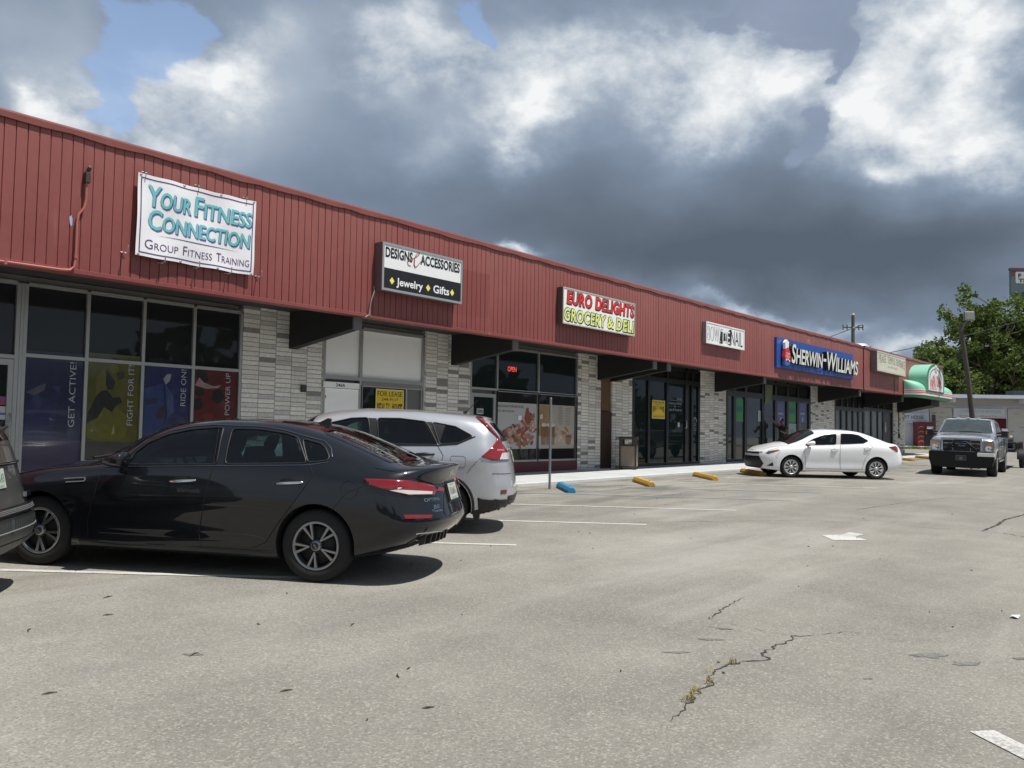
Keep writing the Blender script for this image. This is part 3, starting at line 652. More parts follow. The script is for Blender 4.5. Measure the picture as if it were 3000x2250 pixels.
def praise():
    a, b, z0, z1, qf = 42.72, 47.66, 4.64, 5.58, 11.98
    r = cabinet('box_sign', 'weathered cream box sign reading Praise Temple Deliverance, nearest the far end', a, b, z0, z1, qf, 12.275, pm('cream_face', (.62, .61, .50), .5, var=.14, vs=2), pm('mauve_casing2', (.17, .12, .125), .6), .07, pm('cream_rim', (.52, .51, .42), .5))
    T = wallT(qf-.010); mb = MB(); n = 0
    for w, x0, x1 in (('PRAISE', 43.02, 44.22), ('TEMPLE', 44.42, 45.75), ('DELIVERANCE', 45.92, 47.52)):
        vs, fs = text_geo(w, bold=-.004)
        def warp(u, v):
            x = x0+(x1-x0)*u; t = (x-45.3)/2.3; top = 5.43-.03*t; bot = 5.11-.16*t*t if t > 0 else 5.11-.09*t*t
            return T(x, bot+(top-bot)*v, .002)
        mb.add([warp(u, v) for u, v in vs], fs)
    mb.build('lettering', pm('faded_ink', (.24, .23, .19), .6, var=.3), r)
    mb = MB(); put_text(mb, 'the Sanctuary', 44.5, 46.2, 4.86, 5.0, T, .002, shear=.3); mb.build('script', pm('faded_ink2', (.40, .39, .33), .6), r)
    MB().tube([(46.8, 12.26, 4.6), (46.62, 12.25, 4.2), (46.75, 12.25, 3.95), (46.66, 12.26, 3.7)], .012, 5).build('cable', BK, r)
designs(); euro(); bowtie(); sherwin(); praise()
def banner():
    r = empty('banner', (7.66, 12.2, 4.04), 'white vinyl banner reading Your Fitness Connection, Group Fitness Training', 'banner')
    def wav(u, v): return .022*sin(u*7.3)*(.3+v)*.4+.009*sin(u*13+v*5)+.016*(1-v)*sin(u*5+1)+.005*sin(9*(u-v))
    def T(u, v, d):                                   # u, v in 0..1 over the cloth
        zt, zb = 5.26-.012*sin(u*pi)-.008*sin(u*4*pi)**2, 4.04-.010*sin(u*3*pi)**2
        return (6.64+2.03*u-.015*(1-v), 12.19-d-wav(u, v), zb+(zt-zb)*v)
    n, k = 60, 30
    MB().grid([[T(i/n, j/k, 0) for i in range(n+1)] for j in range(k+1)], flip=False).build('cloth', pm('vinyl_white', (.80, .80, .83), .5, var=.03), r)
    pu = pm('banner_purple', (.10, .035, .16), .5, var=0)
    mb = MB(); e, w = .022, .008
    for a, b, c, d in ((e, 1-e, 1-e*1.9-w*1.6, 1-e*1.9), (e, 1-e, e*1.7, e*1.7+w*1.6), (e, e+w, e*1.7, 1-e*1.9), (1-e-w, 1-e, e*1.7, 1-e*1.9)):
        m = 40; mb.grid([[T(a+(b-a)*i/m, c, .004) for i in range(m+1)], [T(a+(b-a)*i/m, d, .004) for i in range(m+1)]] if b-a > .1 else [[T(a, c+(d-c)*i/m, .004) for i in range(m+1)], [T(b, c+(d-c)*i/m, .004) for i in range(m+1)]], sm=False)
    m = 30; mb.grid([[T(.15+.71*i/m, .285-.004*sin(pi*i/m), .004) for i in range(m+1)], [T(.15+.71*i/m, .285+.006*sin(pi*i/m), .004) for i in range(m+1)]], sm=False)
    mb.build('border', pu, r)
    def word(s, a, b, v0, v1, m, d, **kw):
        mb = MB(); put_text(mb, s, a, b, v0, v1, T, d, **kw); mb.build('lettering', m, r)
    teal = pm('banner_teal', (.14, .50, .53), .5, var=0); navy = pm('banner_navy', (.12, .10, .30), .5, var=0)
    for s, a, b, v0, v1 in (('Your', .075, .425, .625, .885), ('Fitness', .455, .965, .625, .885), ('Connection', .085, .955, .345, .595)):
        word(s, a+.010, b+.008, v0-.016, v1-.014, navy, .005, smallcaps=True, bold=.014, shear=.06, scs=.76); word(s, a, b, v0, v1, teal, .009, smallcaps=True, bold=.014, shear=.06, scs=.76)
    for s, a, b in (('Group', .065, .335), ('Fitness', .375, .625), ('Training', .665, .955)): word(s, a, b, .10, .215, pu, .005, smallcaps=True, bold=-.006, scs=.76)
    mb = MB()
    for u in (.02, .36, .68, .98):
        for v in (.015, .985): mb.lathe([(.012, 0), (.02, .004), (.012, .006)], Matrix.Translation(T(u, v, .003)) @ Matrix.Rotation(RD(90), 4, 'X'), 10)
    mb.build('eyelets', STEEL, r)
    # pins left on the fascia
    for k, (s, z) in enumerate(((6.49, 4.06), (7.07, 4.0), (7.64, 4.01), (8.21, 4.01), (8.78, 4.05), (6.76, 5.30), (7.63, 5.30), (8.5, 5.30))):
        lab = ['first steel sign pin from the left below the banner, clear of its left edge', 'second steel sign pin from the left, under the banner hem', 'third steel sign pin, under the middle of the banner hem', 'fourth steel sign pin, under the right half of the banner hem', 'fifth steel sign pin, clear of the right edge of the banner', 'steel pin above the top left corner of the banner', 'steel pin above the middle of the banner top edge', 'steel pin above the top right corner of the banner'][k]
        mb = MB(); up = .09 if k < 5 else .02
        mb.tube([(s, 12.28, z), (s, 12.13, z), (s, 12.13, z+up)], .009, 6); mb.tube([(s-.035, 12.272, z), (s+.04, 12.25, z-.008)], .007, 5)
        tag(mb.build('sign_pin', STEEL), lab, 'sign pin', 'steel sign pins on the red fascia')
banner()
def conduits():
    mb = MB(); mb.tube([(5.91, 12.235, 5.00), (5.91, 12.235, 4.70), (5.89, 12.235, 4.58), (5.82, 12.235, 4.48), (5.80, 12.235, 4.36), (5.80, 12.235, 3.86), (5.79, 12.235, 3.74), (5.73, 12.235, 3.68), (5.62, 12.235, 3.668), (3.0, 12.235, 3.64)], .018, 8)
    for x, z in ((5.80, 3.88), (4.9, 3.655)): mb.tube([(x-.0, 12.235, z-.03), (x, 12.235, z+.03)], .026, 8)
    c = mb.build('conduit', pm('conduit_pink', (.40, .13, .11), .45, .1), None); tag(c, 'pinkish red electrical conduit bent down the fascia left of the banner', 'conduit')
    mb = MB(); mb.box(5.875, 5.945, 12.19, 12.275, 4.93, 5.08); mb.tube([(5.91, 12.24, 5.07), (5.93, 12.2, 5.15)], .03, 8); b = mb.build('junction_box', pm('box_brown', (.045, .03, .028), .6), c, bevel=.008)
    MB().tube([(5.92, 12.215, 5.12), (5.935, 12.19, 5.18)], [.026, .022], 8).build('weather_cap', pm('cap_tan', (.45, .30, .2), .6), c)
    mb = MB(); mb.tube([(11.37, 12.25, 4.24), (11.36, 12.22, 4.15), (11.30, 12.24, 3.95), (11.27, 12.24, 3.8), (11.28, 12.24, 3.70), (11.18, 12.25, 3.64)], .013, 6)
    tag(mb.build('conduit', pm('conduit_grey', (.28, .26, .26), .5, .2)), 'thin grey cable hanging below the black and white jewelry sign', 'cable')
    mb = MB(); T = wallT(12.279); poly_on(mb, [(5.71, 4.42), (5.735, 4.45), (5.755, 4.40), (5.755, 4.32), (5.735, 4.29), (5.72, 4.34)], T, .003)
    tag(mb.build('tape_scrap', pm('pale_blue', (.33, .42, .62), .6)), 'scrap of pale blue tape stuck on the red fascia beside the conduit', 'scrap')
conduits()
def window_posters():
    rnd = random.Random(5)
    T = wallT(14.335)
    def poster(a, b, z0, z1, base, txt, tx, tz, label, shapes, lower, tcol=(.36, .36, .39)):
        r = empty('window_poster', ((a+b)/2, 14.34, z0), label, 'poster', 'tall posters in the gym window')
        mb = MB(); rect_on(mb, a, b, z0, z1, T, .002); mb.build('sheet', pm('poster_'+txt[:3], tuple(.5*x+.006 for x in base), .2, coat=.35, var=.5, vs=5), r)
        for i, (pts, c) in enumerate(shapes):
            mb = MB(); poly_on(mb, pts, T, .003+.0006*i); mb.build('artwork', pm('art_%s%d' % (txt[:3], i), tuple(.52*x+.006 for x in c), .2, coat=.35, var=.45, vs=9), r)
        mb = MB(); W = lambda u, v, d: T(tx-v*.10, tz[0]+u*(tz[1]-tz[0]), d); put_text(mb, txt, 0, 1, 0, 1, W, .008, bold=-.004); mb.build('lettering', pm('poster_text', tcol, .3, coat=.5, var=0), r)
        mb = MB(); rect_on(mb, a, b, .80, z0-.0, T, .002); poly_on(mb, [(a+.1, .82), (b, .82), (b, z0-.25), (a+.4, z0-.1)], T, .003); mb.build('lower_sheet', pm('poster_low'+txt[:3], lower, .2, coat=.5, var=.25), r)
    P1 = lambda *p: list(p)
    poster(6.10, 7.00, 1.30, 2.70, (.012, .016, .075), 'GET ACTIVE!', 6.88, (1.52, 2.56), 'dark blue gym poster reading Get Active',
           [([(6.12, 2.05), (6.3, 2.15), (6.42, 2.2), (6.40, 2.10), (6.25, 2.0)], (.10, .09, .13)), ([(6.12, 1.35), (6.55, 1.35), (6.6, 1.9), (6.3, 2.0), (6.12, 1.9)], (.016, .022, .11)), ([(6.5, 2.15), (6.65, 2.18), (6.62, 2.05)], (.03, .05, .16))], (.045, .035, .07))
    poster(7.06, 7.97, 1.28, 2.74, (.135, .125, .010), 'FIGHT FOR IT!', 7.86, (1.56, 2.58), 'yellow gym poster of a boxer reading Fight For It',
           [([(7.10, 1.36), (7.25, 1.30), (7.55, 1.29), (7.75, 1.36), (7.8, 1.7), (7.5, 1.9), (7.1, 1.7)], (.18, .17, .015)), ([(7.34, 2.50), (7.22, 2.34), (7.21, 2.05), (7.34, 1.98), (7.46, 2.12), (7.40, 2.35)], (.17, .155, .02)), ([(7.08, 1.58), (7.10, 1.75), (7.22, 2.02), (7.30, 2.12), (7.40, 2.14), (7.50, 2.02), (7.62, 2.03), (7.67, 1.95), (7.56, 1.88), (7.50, 1.78), (7.36, 1.86), (7.26, 1.68)], (.02, .018, .016)), ([(7.38, 2.48), (7.44, 2.40), (7.54, 2.28), (7.50, 2.16), (7.42, 2.14), (7.38, 2.22)], (.022, .02, .016)), (circ(7.51, 2.52, .075, .10, 16), (.19, .175, .03)), ([(7.44, 2.58), (7.58, 2.58), (7.57, 2.66), (7.50, 2.69), (7.44, 2.64)], (.02, .02, .016)), ([(7.55, 2.44), (7.68, 2.47), (7.70, 2.36), (7.58, 2.3)], (.06, .055, .02)), ([(7.50, 1.40), (7.54, 1.58), (7.56, 1.42)], (.42, .40, .14))], (.05, .042, .04))
    poster(8.03, 8.93, 1.24, 2.66, (.016, .024, .13), 'RIDE ON!', 8.84, (1.92, 2.57), 'blue gym poster reading Ride On',
           [([(8.06, 1.4), (8.35, 1.3), (8.45, 1.75), (8.40, 2.3), (8.06, 2.2)], (.035, .06, .22)), ([(8.40, 2.38), (8.47, 2.47), (8.55, 2.47), (8.53, 2.36), (8.45, 2.28)], (.40, .42, .48)), ([(8.28, 1.80), (8.40, 1.92), (8.48, 1.85), (8.40, 1.7), (8.3, 1.68)], (.06, .03, .05)), ([(8.3, 1.30), (8.6, 1.66), (8.9, 1.75), (8.9, 1.28)], (.030, .030, .10)), ([(8.44, 2.3), (8.6, 2.1), (8.62, 1.8), (8.5, 1.7)], (.05, .09, .26)), ([(8.06, 2.0), (8.28, 2.05), (8.3, 1.95), (8.1, 1.9)], (.02, .03, .10))], (.045, .035, .06))
    poster(9.0, 9.90, 1.20, 2.66, (.15, .010, .012), 'POWER UP', 9.75, (1.78, 2.56), 'red gym poster reading Power Up',
           [([(9.02, 2.55), (9.10, 2.60), (9.25, 2.56), (9.30, 2.40), (9.18, 2.34), (9.06, 2.42)], (.015, .010, .012)), ([(9.02, 2.30), (9.10, 2.45), (9.20, 2.36), (9.40, 2.30), (9.56, 2.33), (9.50, 2.27), (9.25, 2.25)], (.50, .34, .33)), ([(9.02, 2.22), (9.18, 2.24), (9.22, 2.16), (9.10, 2.10), (9.02, 2.14)], (.014, .010, .012)), (circ(9.50, 2.12, .12, .13, 16), (.018, .010, .012)), (circ(9.09, 1.96, .09, .11, 16), (.020, .010, .012)), (circ(9.30, 1.75, .12, .06, 12), (.24, .02, .02))], (.05, .03, .035))
    # leaflets on the gym door, plate over 246A
    lb = ('pink and white leaflet on the gym door glass', 'white printed notice under the pink leaflet on the gym door')
    for i, (a, b, z0, z1, c) in enumerate(((5.70, 5.88, 1.84, 1.97, (.25, .04, .09)), (5.70, 5.88, 1.62, 1.82, (.42, .42, .48)))):
        mb = MB(); rect_on(mb, a, b, z0, z1, wallT(14.33), 0); p = mb.build('leaflet', pm('leaf%d' % i, c, .6)); tag(p, lb[i], 'notice')
        mb = MB(); rect_on(mb, a+.02, b-.03, z0+.07, z0+.10, wallT(14.33), .002); mb.build('print', pm('leaf_ink', (.07, .09, .25), .6), p)
    mb = MB(); put_text(mb, '246A', 12.25, 12.50, 2.435, 2.505, wallT(14.268), .002, bold=.012); tag(mb.build('door_number', BK), 'black door number 246A above the white door', 'door number')
    def lease(a, b, z0, z1, label, q):
        r = empty('lease_sign', ((a+b)/2, q, z0), label, 'lease sign', 'yellow For Lease signs'); w, h = b-a, z1-z0; T = wallT(q)
        U = lambda u, v, d: T(a+w*u, z0+h*v, d)
        mb = MB(); mb.box(a, b, q-.006, q, z0, z1); mb.build('board', pm('lease_yellow', (.72, .50, .018), .5, var=.05), r)
        mb = MB(); put_text(mb, 'FOR LEASE', .06, .94, .84, .95, U, .008, bold=.005); put_text(mb, '244-9117', .20, .80, .735, .80, U, .008, bold=.01)
        for k, ch in enumerate('REALTY HOUSE'):                       # arched lettering over the sun disc
            if ch == ' ': continue
            x = .055+.89*k/11.9; drop = 1-((x+.035-.5)/.45)**2; hb = .30+.24*max(0, drop)**.8
            put_text(mb, ch, x, x+.068, hb, .68, U, .008, bold=.03)
        put_text(mb, 'COMMERCIAL PROPERTIES', .06, .94, .10, .15, U, .008, bold=.01); put_text(mb, 'INC.', .4, .6, .04, .075, U, .008)
        mb.build('lettering', pm('lease_ink', (.035, .028, .012), .5, var=0), r)
        mb = MB(); poly_on(mb, [(.5+.34*cos(pi*k/20), .26+.20*sin(pi*k/20)) for k in range(21)], U, .0075); mb.build('sun_disc', pm('lease_yellow2', (.80, .58, .03), .5, var=0), r)
        mb = MB(); e = .02
        for p in ((0, 1, 0, e), (0, 1, 1-e, 1), (0, e*.9, e, 1-e), (1-e*.9, 1, e, 1-e)): poly_on(mb, [(p[0], p[2]), (p[1], p[2]), (p[1], p[3]), (p[0], p[3])], U, .0078)
        mb.build('border', pm('lease_edge', (.78, .70, .30), .5, var=0), r)
    lease(13.43, 14.29, 1.48, 2.45, 'yellow For Lease sign in the window right of the 246A door', 14.325); lease(25.68, 26.55, 2.05, 2.66, 'yellow For Lease sign on the dark bronze shopfront', 14.29)
    # delicatessen
    r = empty('neon_sign', (18.27, 14.33, 3.12), 'small red neon sign reading Open in the deli window', 'neon sign')
    mb = MB(); put_text(mb, 'OPEN', 18.09, 18.46, 3.125, 3.255, wallT(14.335), .003, bold=-.002); mb.build('tubes', pm('neon_red', (.8, .08, .06), .5, var=0, emis=(1, .10, .07, 1.1)), r)
    r = empty('open_sign', (17.0, 14.335, 1.98), 'small white Open sign on the deli door', 'door sign'); mb = MB(); rect_on(mb, 16.87, 17.13, 1.98, 2.12, wallT(14.335), 0); mb.build('card', pm('card_grey', (.42, .43, .42), .6), r)
    mb = MB(); put_text(mb, 'OPEN', 16.895, 17.105, 2.01, 2.09, wallT(14.333), .002, bold=.01); mb.build('lettering', BK, r)
    FB = pm('food_backdrop', (.42, .42, .42), .35, coat=.3, var=.06)
    r = empty('food_poster', (18.5, 14.335, 1.1), 'deli window poster of cut meats and sausages', 'poster', 'food posters in the deli window'); T = wallT(14.335)
    mb = MB(); rect_on(mb, 17.67, 19.40, 1.10, 2.31, T, .001); mb.build('sheet', FB, r)
    for t_, x1, v0, v1 in (('EURO DELIGHTS GROCERY & DELI', 18.80, 2.18, 2.245), ('TEL: (850) 235-6363', 18.40, 2.05, 2.11)): mb = MB(); put_text(mb, t_, 17.70, x1, v0, v1, T, .003, bold=.02); mb.build('lettering', pm('maroon_ink', (.11, .04, .045), .5, var=0), r)
    food = [((.24, .05, .03), 22), ((.30, .11, .045), 20), ((.38, .20, .085), 14), ((.16, .035, .022), 20), ((.46, .36, .24), 8), ((.14, .17, .04), 5), ((.38, .13, .11), 12), ((.26, .06, .03), 12)]
    def heap(r, pal, xr, base, top, seed, d0=.004):
        rn = random.Random(seed); d = d0
        for i, (c, n) in enumerate(pal):
            mb = MB()
            for _ in range(n):
                x = rn.uniform(*xr); z = base(x)+rn.random()*(top(x)-base(x)); a, b, t = rn.uniform(.05, .15), rn.uniform(.03, .065), rn.uniform(-1, 1); d += .00008
                poly_on(mb, [(x+p*cos(t)-q*sin(t), z+p*sin(t)+q*cos(t)) for p, q in circ(0, 0, a, b, 14)], T, d)
            mb.build('artwork', pm('food%d%d' % (seed, i), c, .35, coat=.3, var=.35, vs=18), r)
        return d
    bs = lambda x: 1.20+.05*sin(x*9); tp = lambda x: 1.45+.62*max(0, (x-17.75)/1.5)**.8
    d = heap(r, food, (17.78, 19.28), bs, tp, 3)
    mb = MB(); poly_on(mb, [(18.84, 1.86), (18.92, 2.18), (19.0, 2.2), (19.06, 2.0), (19.14, 1.9), (19.1, 1.78), (18.95, 1.78)], T, d+.0004)
    mb.build('artwork', pm('sausage', (.27, .045, .03), .35, coat=.3, var=.3, vs=14), r)
    for k, (x, z, a) in enumerate(((19.20, 1.74, .12), (18.20, 1.53, .10), (18.3, 1.30, .08))):
        mb = MB(); poly_on(mb, circ(x, z, a, a*1.05), T, d+.0008); poly_on(mb, circ(x, z, a*.85, a*.9), T, d+.0012, 1); poly_on(mb, circ(x+a*.1, z, a*.45, a*.5), T, d+.0016); mb.build('artwork', [pm('fat_white', (.52, .40, .36), .4), pm('ham_pink', (.46, .18, .15), .4)], r)
    mb = MB(); rect_on(mb, 18.55, 18.70, 1.86, 1.98, T, d+.002); mb.build('price_tag', WH, r)
    r = empty('food_poster', (20.35, 14.335, 1.1), 'deli window poster of beer, bread and pastries with a price list', 'poster', 'food posters in the deli window')
    mb = MB(); rect_on(mb, 19.47, 21.22, 1.10, 2.31, T, .001); mb.build('sheet', pm('food_backdrop2', (.40, .36, .31), .35, coat=.3, var=.2, vs=2), r)
    mb = MB(); rect_on(mb, 19.50, 20.1, 1.45, 2.29, T, .0015); mb.build('artwork', pm('amber_ground', (.30, .19, .08), .35, coat=.3, var=.4, vs=4), r)
    mb = MB()
    for k in range(7):
        z = 2.22-k*.075; put_text(mb, ('BREAD', 'WURST', 'CHEESE', 'PICKLES', 'BEER', 'WINE', 'CANDY')[k], 20.42, 20.62, z, z+.035, T, .004); put_text(mb, ('RYE', 'SMOKED', 'GOUDA', 'DILL', 'LAGER', 'RED', 'MIXED')[k], 20.78, 21.0, z, z+.035, T, .004)
    mb.build('lettering', pm('brown_ink', (.13, .075, .04), .5, var=0), r)
    heap(r, [((.46, .30, .14), 7), ((.36, .17, .05), 6), ((.52, .44, .30), 5)], (20.15, 21.1), lambda x: 1.24, lambda x: 1.66, 8)
    for x in (19.72, 19.95, 20.14): mb = MB(); poly_on(mb, [(x-.09, 1.2), (x+.09, 1.2), (x+.11, 1.72), (x-.11, 1.72)], T, .008+x*.0001); mb.build('artwork', pm('beer_amber', (.20, .085, .03), .3, coat=.4, var=.3), r)
    mb = MB(); poly_on(mb, [(20.80, 1.26), (20.88, 1.20), (20.98, 1.20), (21.06, 1.28), (21.07, 1.48), (20.79, 1.48)], T, .0105); mb.build('artwork', pm('beer_amber', (.20, .085, .03), .3, coat=.4, var=.3), r)
    for x in (19.72, 19.95, 20.14): mb = MB(); poly_on(mb, circ(x, 1.75, .12, .05, 14), T, .0125); mb.build('foam', pm('beer_foam', (.55, .50, .42), .4), r)
    mb = MB(); poly_on(mb, [(19.52, 2.02), (19.66, 2.05), (19.66, 1.92), (19.54, 1.9)], T, .012); mb.build('price_tag', pm('beer_foam', (.55, .50, .42), .4), r)
    # film lettering and cards on the dark fronts
    r = empty('glass_lettering', (27.35, 14.34, 1.9), 'pale film lettering on the dark bronze shopfront door glass', 'window lettering'); T = wallT(14.34); lt = pm('film_letter', (.36, .40, .40), .5, var=0)
    mb = MB()
    for s, a, b, z in (('Barba', 27.55, 27.86, 2.72), ('Professional Haircare', 26.90, 27.88, 2.56), ('for', 27.3, 27.45, 2.46), ('Ladies & Gentlemen', 26.90, 27.88, 2.34)): put_text(mb, s, a, b, z, z+.09, T, .003, bold=-.004)
    rect_on(mb, 27.0, 27.55, 2.70, 2.708, T, .003); rect_on(mb, 26.95, 27.25, 2.49, 2.496, T, .003); rect_on(mb, 27.5, 27.8, 2.49, 2.496, T, .003); mb.build('lettering', lt, r)
    r = empty('window_decal', (28.88, 14.34, 1.7), 'pale round decal with lines of small print low on the narrow shop pane', 'window decal'); mb = MB()
    ring = [(28.88+.17*cos(pi*k/16), 1.98+.17*sin(pi*k/16)) for k in range(17)]; inn = [(28.88+.13*cos(pi*k/16), 1.98+.13*sin(pi*k/16)) for k in range(17)]
    for k in range(16): poly_on(mb, [ring[k], ring[k+1], inn[k+1], inn[k]], T, .003)
    for k in range(5): put_text(mb, ('AVEDA', 'SALON', 'NAILS', 'SPA', '850-555')[k] if False else ('OPEN', 'TUE-SAT', '9 - 6', 'WALK INS', 'WELCOME')[k], 28.74, 29.02, 1.90-k*.055, 1.935-k*.055, T, .003)
    mb.build('print', pm('film_blue', (.20, .30, .34), .5, var=0), r)
    for a, b, z0, z1, c, lab in ((27.58, 27.72, 1.80, 1.95, (.5, .53, .53), 'small white card on the bronze shop door under the film lettering'), (34.52, 34.80, 2.12, 2.56, (.40, .44, .44), 'white notice on the paint store door where the person stands')):
        mb = MB(); rect_on(mb, a, b, z0, z1, T, .003); mb.build('x', pm('card'+lab[:9], c, .6)); o = COL.objects[-1]; o.name = 'notice_card'; tag(o, lab, 'notice')
    # paint store posters
    gr, bl = (.03, .22, .055), (.06, .07, .24)
    for a, b, z0, z1, c, lab, lines in ((32.36, 33.06, 2.06, 2.98, gr, 'green poster in the paint store, nearest pane to the bow tie sign', 0), (36.50, 37.44, 2.08, 3.02, bl, 'violet blue poster in the paint store directly right of the person', 1), (37.86, 38.76, 2.14, 3.10, gr, 'green poster in the paint store between two violet ones', 0), (39.13, 40.02, 2.14, 3.10, bl, 'violet blue poster in the paint store beside the brick pier', 1)):
        r = empty('store_poster', ((a+b)/2, 14.335, z0), lab, 'poster', 'paint store window posters'); mb = MB(); rect_on(mb, a, b, z0, z1, T, .003); mb.build('sheet', pm('post_%.2f' % c[1], c, .4, var=.12), r)
        mb = MB(); w = b-a
        if lines:
            for k, s in enumerate(('WHAT IS', 'YOUR COLOR', 'STORY')): put_text(mb, s, a+.14*w, b-.14*w, z1-.18-k*.10, z1-.11-k*.10, T, .005, bold=.01)
            rect_on(mb, a+.2*w, b-.2*w, z0+.36, z0+.46, T, .005); poly_on(mb, circ((a+b)/2, z0+.15, .12), T, .005)
            mb.build('print', pm('poster_pale', (.30, .31, .45), .5, var=0), r)
        else:
            rect_on(mb, a+.1*w, b-.1*w, z0+.40, z0+.62, T, .005); mb.build('print', pm('poster_teal', (.02, .14, .13), .5, var=.3), r)
    mb = MB(); rect_on(mb, 37.88, 38.80, 1.54, 2.08, T, .003); p = mb.build('colour_chart', pm('chart_pale', (.30, .36, .36), .5, var=.1)); tag(p, 'pale printed colour chart under the green paint store poster', 'poster')
    mb = MB(); put_text(mb, 'PAINT SALE', 38.0, 38.68, 1.92, 1.99, T, .005); rect_on(mb, 38.0, 38.6, 1.62, 1.84, T, .005); mb.build('print', pm('chart_ink', (.16, .24, .26), .5, var=.3), p)
    mb = MB(); poly_on(mb, [(35.12, 3.66), (35.92, 3.66), (35.9, 3.3), (35.7, 3.0), (35.3, 2.82), (35.12, 2.80)], wallT(14.28), .003); tag(mb.build('hanging_banner', pm('olive_film', (.13, .16, .06), .5)), 'olive green banner with curved edge hanging over the paint store door', 'banner')
    mb = MB(); mb.prism(circ(52.6, 2.02, .16, .22, 12), 'y', 14.29, 14.32).prism([(52.52, 2.2), (52.68, 2.2), (52.66, 2.40), (52.54, 2.40)], 'y', 14.288, 14.318); tag(mb.build('paper_notice', pm('notice_w', (.5, .5, .5), .6)), 'white bottle shaped notice on the dark door at the far end', 'notice')
    mb = MB(); mb.tube([(55.3, 14.28, 3.8), (55.3, 14.28, 1.75)], .03, 6); mb.box(55.2, 55.4, 14.22, 14.29, 1.5, 1.78); tag(mb.build('pull_cable', BK), 'black cable with weight hanging down the end brick pier', 'cable')
    mb = MB(); mb.box(11.35, 11.47, 14.24, 14.298, 2.28, 2.42); tag(mb.build('outlet_box', pm('outlet_dark', (.045, .042, .04), .6), bevel=.008), 'small dark outlet box on the first brick pier', 'outlet box')
window_posters()
# ------------------------------------------------------------------ vehicles
def pchip(tab):
    xs = [t[0] for t in tab]; ys = [t[1] for t in tab]; n = len(xs)
    if n == 1: return lambda x: ys[0]
    h = [xs[i+1]-xs[i] for i in range(n-1)]; d = [(ys[i+1]-ys[i])/h[i] for i in range(n-1)]
    m = [d[0]]+[0 if d[i-1]*d[i] <= 0 else (h[i-1]+h[i])*3/((2*h[i]+h[i-1])/d[i-1]+(h[i]+2*h[i-1])/d[i]) for i in range(1, n-1)]+[d[-1]]
    def f(x):
        if x <= xs[0]: return ys[0]
        if x >= xs[-1]: return ys[-1]
        i = max(k for k in range(n-1) if xs[k] <= x); t = (x-xs[i])/h[i]
        return (1+2*t)*(1-t)**2*ys[i]+t*(1-t)**2*h[i]*m[i]+t*t*(3-2*t)*ys[i+1]+t*t*(t-1)*h[i]*m[i+1]
    return f
def crom(P, sub):
    """centripetal Catmull-Rom through P, sub[i] steps on segment i"""
    out = []; n = len(P)
    for i in range(n-1):
        p1, p2 = P[i], P[i+1]; p0 = P[i-1] if i else p1*2-p2; p3 = P[i+2] if i+2 < n else p2*2-p1
        t0 = 0; t1 = t0+max(1e-3, (p1-p0).length**.5); t2 = t1+max(1e-3, (p2-p1).length**.5); t3 = t2+max(1e-3, (p3-p2).length**.5)
        for k in range(sub[i]):
            t = t1+(t2-t1)*k/sub[i]
            a1 = p0*((t1-t)/(t1-t0))+p1*((t-t0)/(t1-t0)); a2 = p1*((t2-t)/(t2-t1))+p2*((t-t1)/(t2-t1)); a3 = p2*((t3-t)/(t3-t2))+p3*((t-t2)/(t3-t2))
            b1 = a1*((t2-t)/(t2-t0))+a2*((t-t0)/(t2-t0)); b2 = a2*((t3-t)/(t3-t1))+a3*((t-t1)/(t3-t1))
            out.append(b1*((t2-t)/(t2-t1))+b2*((t-t1)/(t2-t1)))
    return out+[P[-1]]
def car_shell(S):
    """S: rails (bf, br, y(b), z(b)) from sill to belt, tops (y(b), z(b)) from roof edge to centre; b runs backwards from the front axle"""
    rails = [(bf, br, pchip(y), pchip(z)) for bf, br, y, z in S['rails']]; tops = [(pchip(y), pchip(z)) for y, z in S['tops']]
    rf, rr, e = S.get('rf', .55), S.get('rr', .45), S.get('e', .85)
    nw, nm = 14, S.get('nm', 64); st = []
    for i in range(nw): st.append(('f', i/nw))
    for i in range(nm+1): st.append(('m', i/nm))
    for i in range(nw-1, -1, -1): st.append(('r', i/nw))
    rows = []
    for kind, t in st:
        side = []
        for bf, br, y, z in rails:
            if kind == 'm': b = bf+rf+(br-rr-bf-rf)*t; yy = y(b)
            elif kind == 'f':
                th = t*pi/2; b = bf+rf*(1-sin(th)**1.0 if False else (1-math.pow(max(0, 1-math.pow(sin(th), 2/e) if False else cos(th)**2), 0.5)))
                b = bf+rf*(1-cos(th)**e) ; yy = sin(th)**e*y(b)
            else: th = t*pi/2; b = br-rr*(1-cos(th)**e); yy = sin(th)**e*y(b)
            side.append(Vector((-b, yy, z(b))))
        b = -side[-1].x; yb = side[-1].y; full = max(1e-6, rails[-1][2](b)); k = yb/full
        P = [Vector((side[0].x, 0, side[0].z))]+side
        for y, z in tops: P.append(Vector((-b, y(b)*k, max(z(b), side[-1].z-.0) if kind != 'm' else z(b))))
        rows.append(crom(P, S['sub']))
    m = len(rows[0]); bm = bmesh.new(); V = []
    for r in rows:
        V.append([bm.verts.new(p) for p in r]+[bm.verts.new((p.x, -p.y, p.z)) for p in r[-2:0:-1]])
    n = len(V[0])
    for a, b in zip(V, V[1:]):
        for j in range(n):
            f = bm.faces.new((a[j], a[(j+1) % n], b[(j+1) % n], b[j])); f.smooth = True
    bm.faces.new(V[0][::-1]); bm.faces.new(V[-1])
    bmesh.ops.remove_doubles(bm, verts=bm.verts, dist=2e-4)
    bmesh.ops.dissolve_degenerate(bm, edges=bm.edges, dist=1e-5)
    bmesh.ops.recalc_face_normals(bm, faces=bm.faces)
    if bm.calc_volume(signed=True) < 0: bmesh.ops.reverse_faces(bm, faces=bm.faces)
    return bm
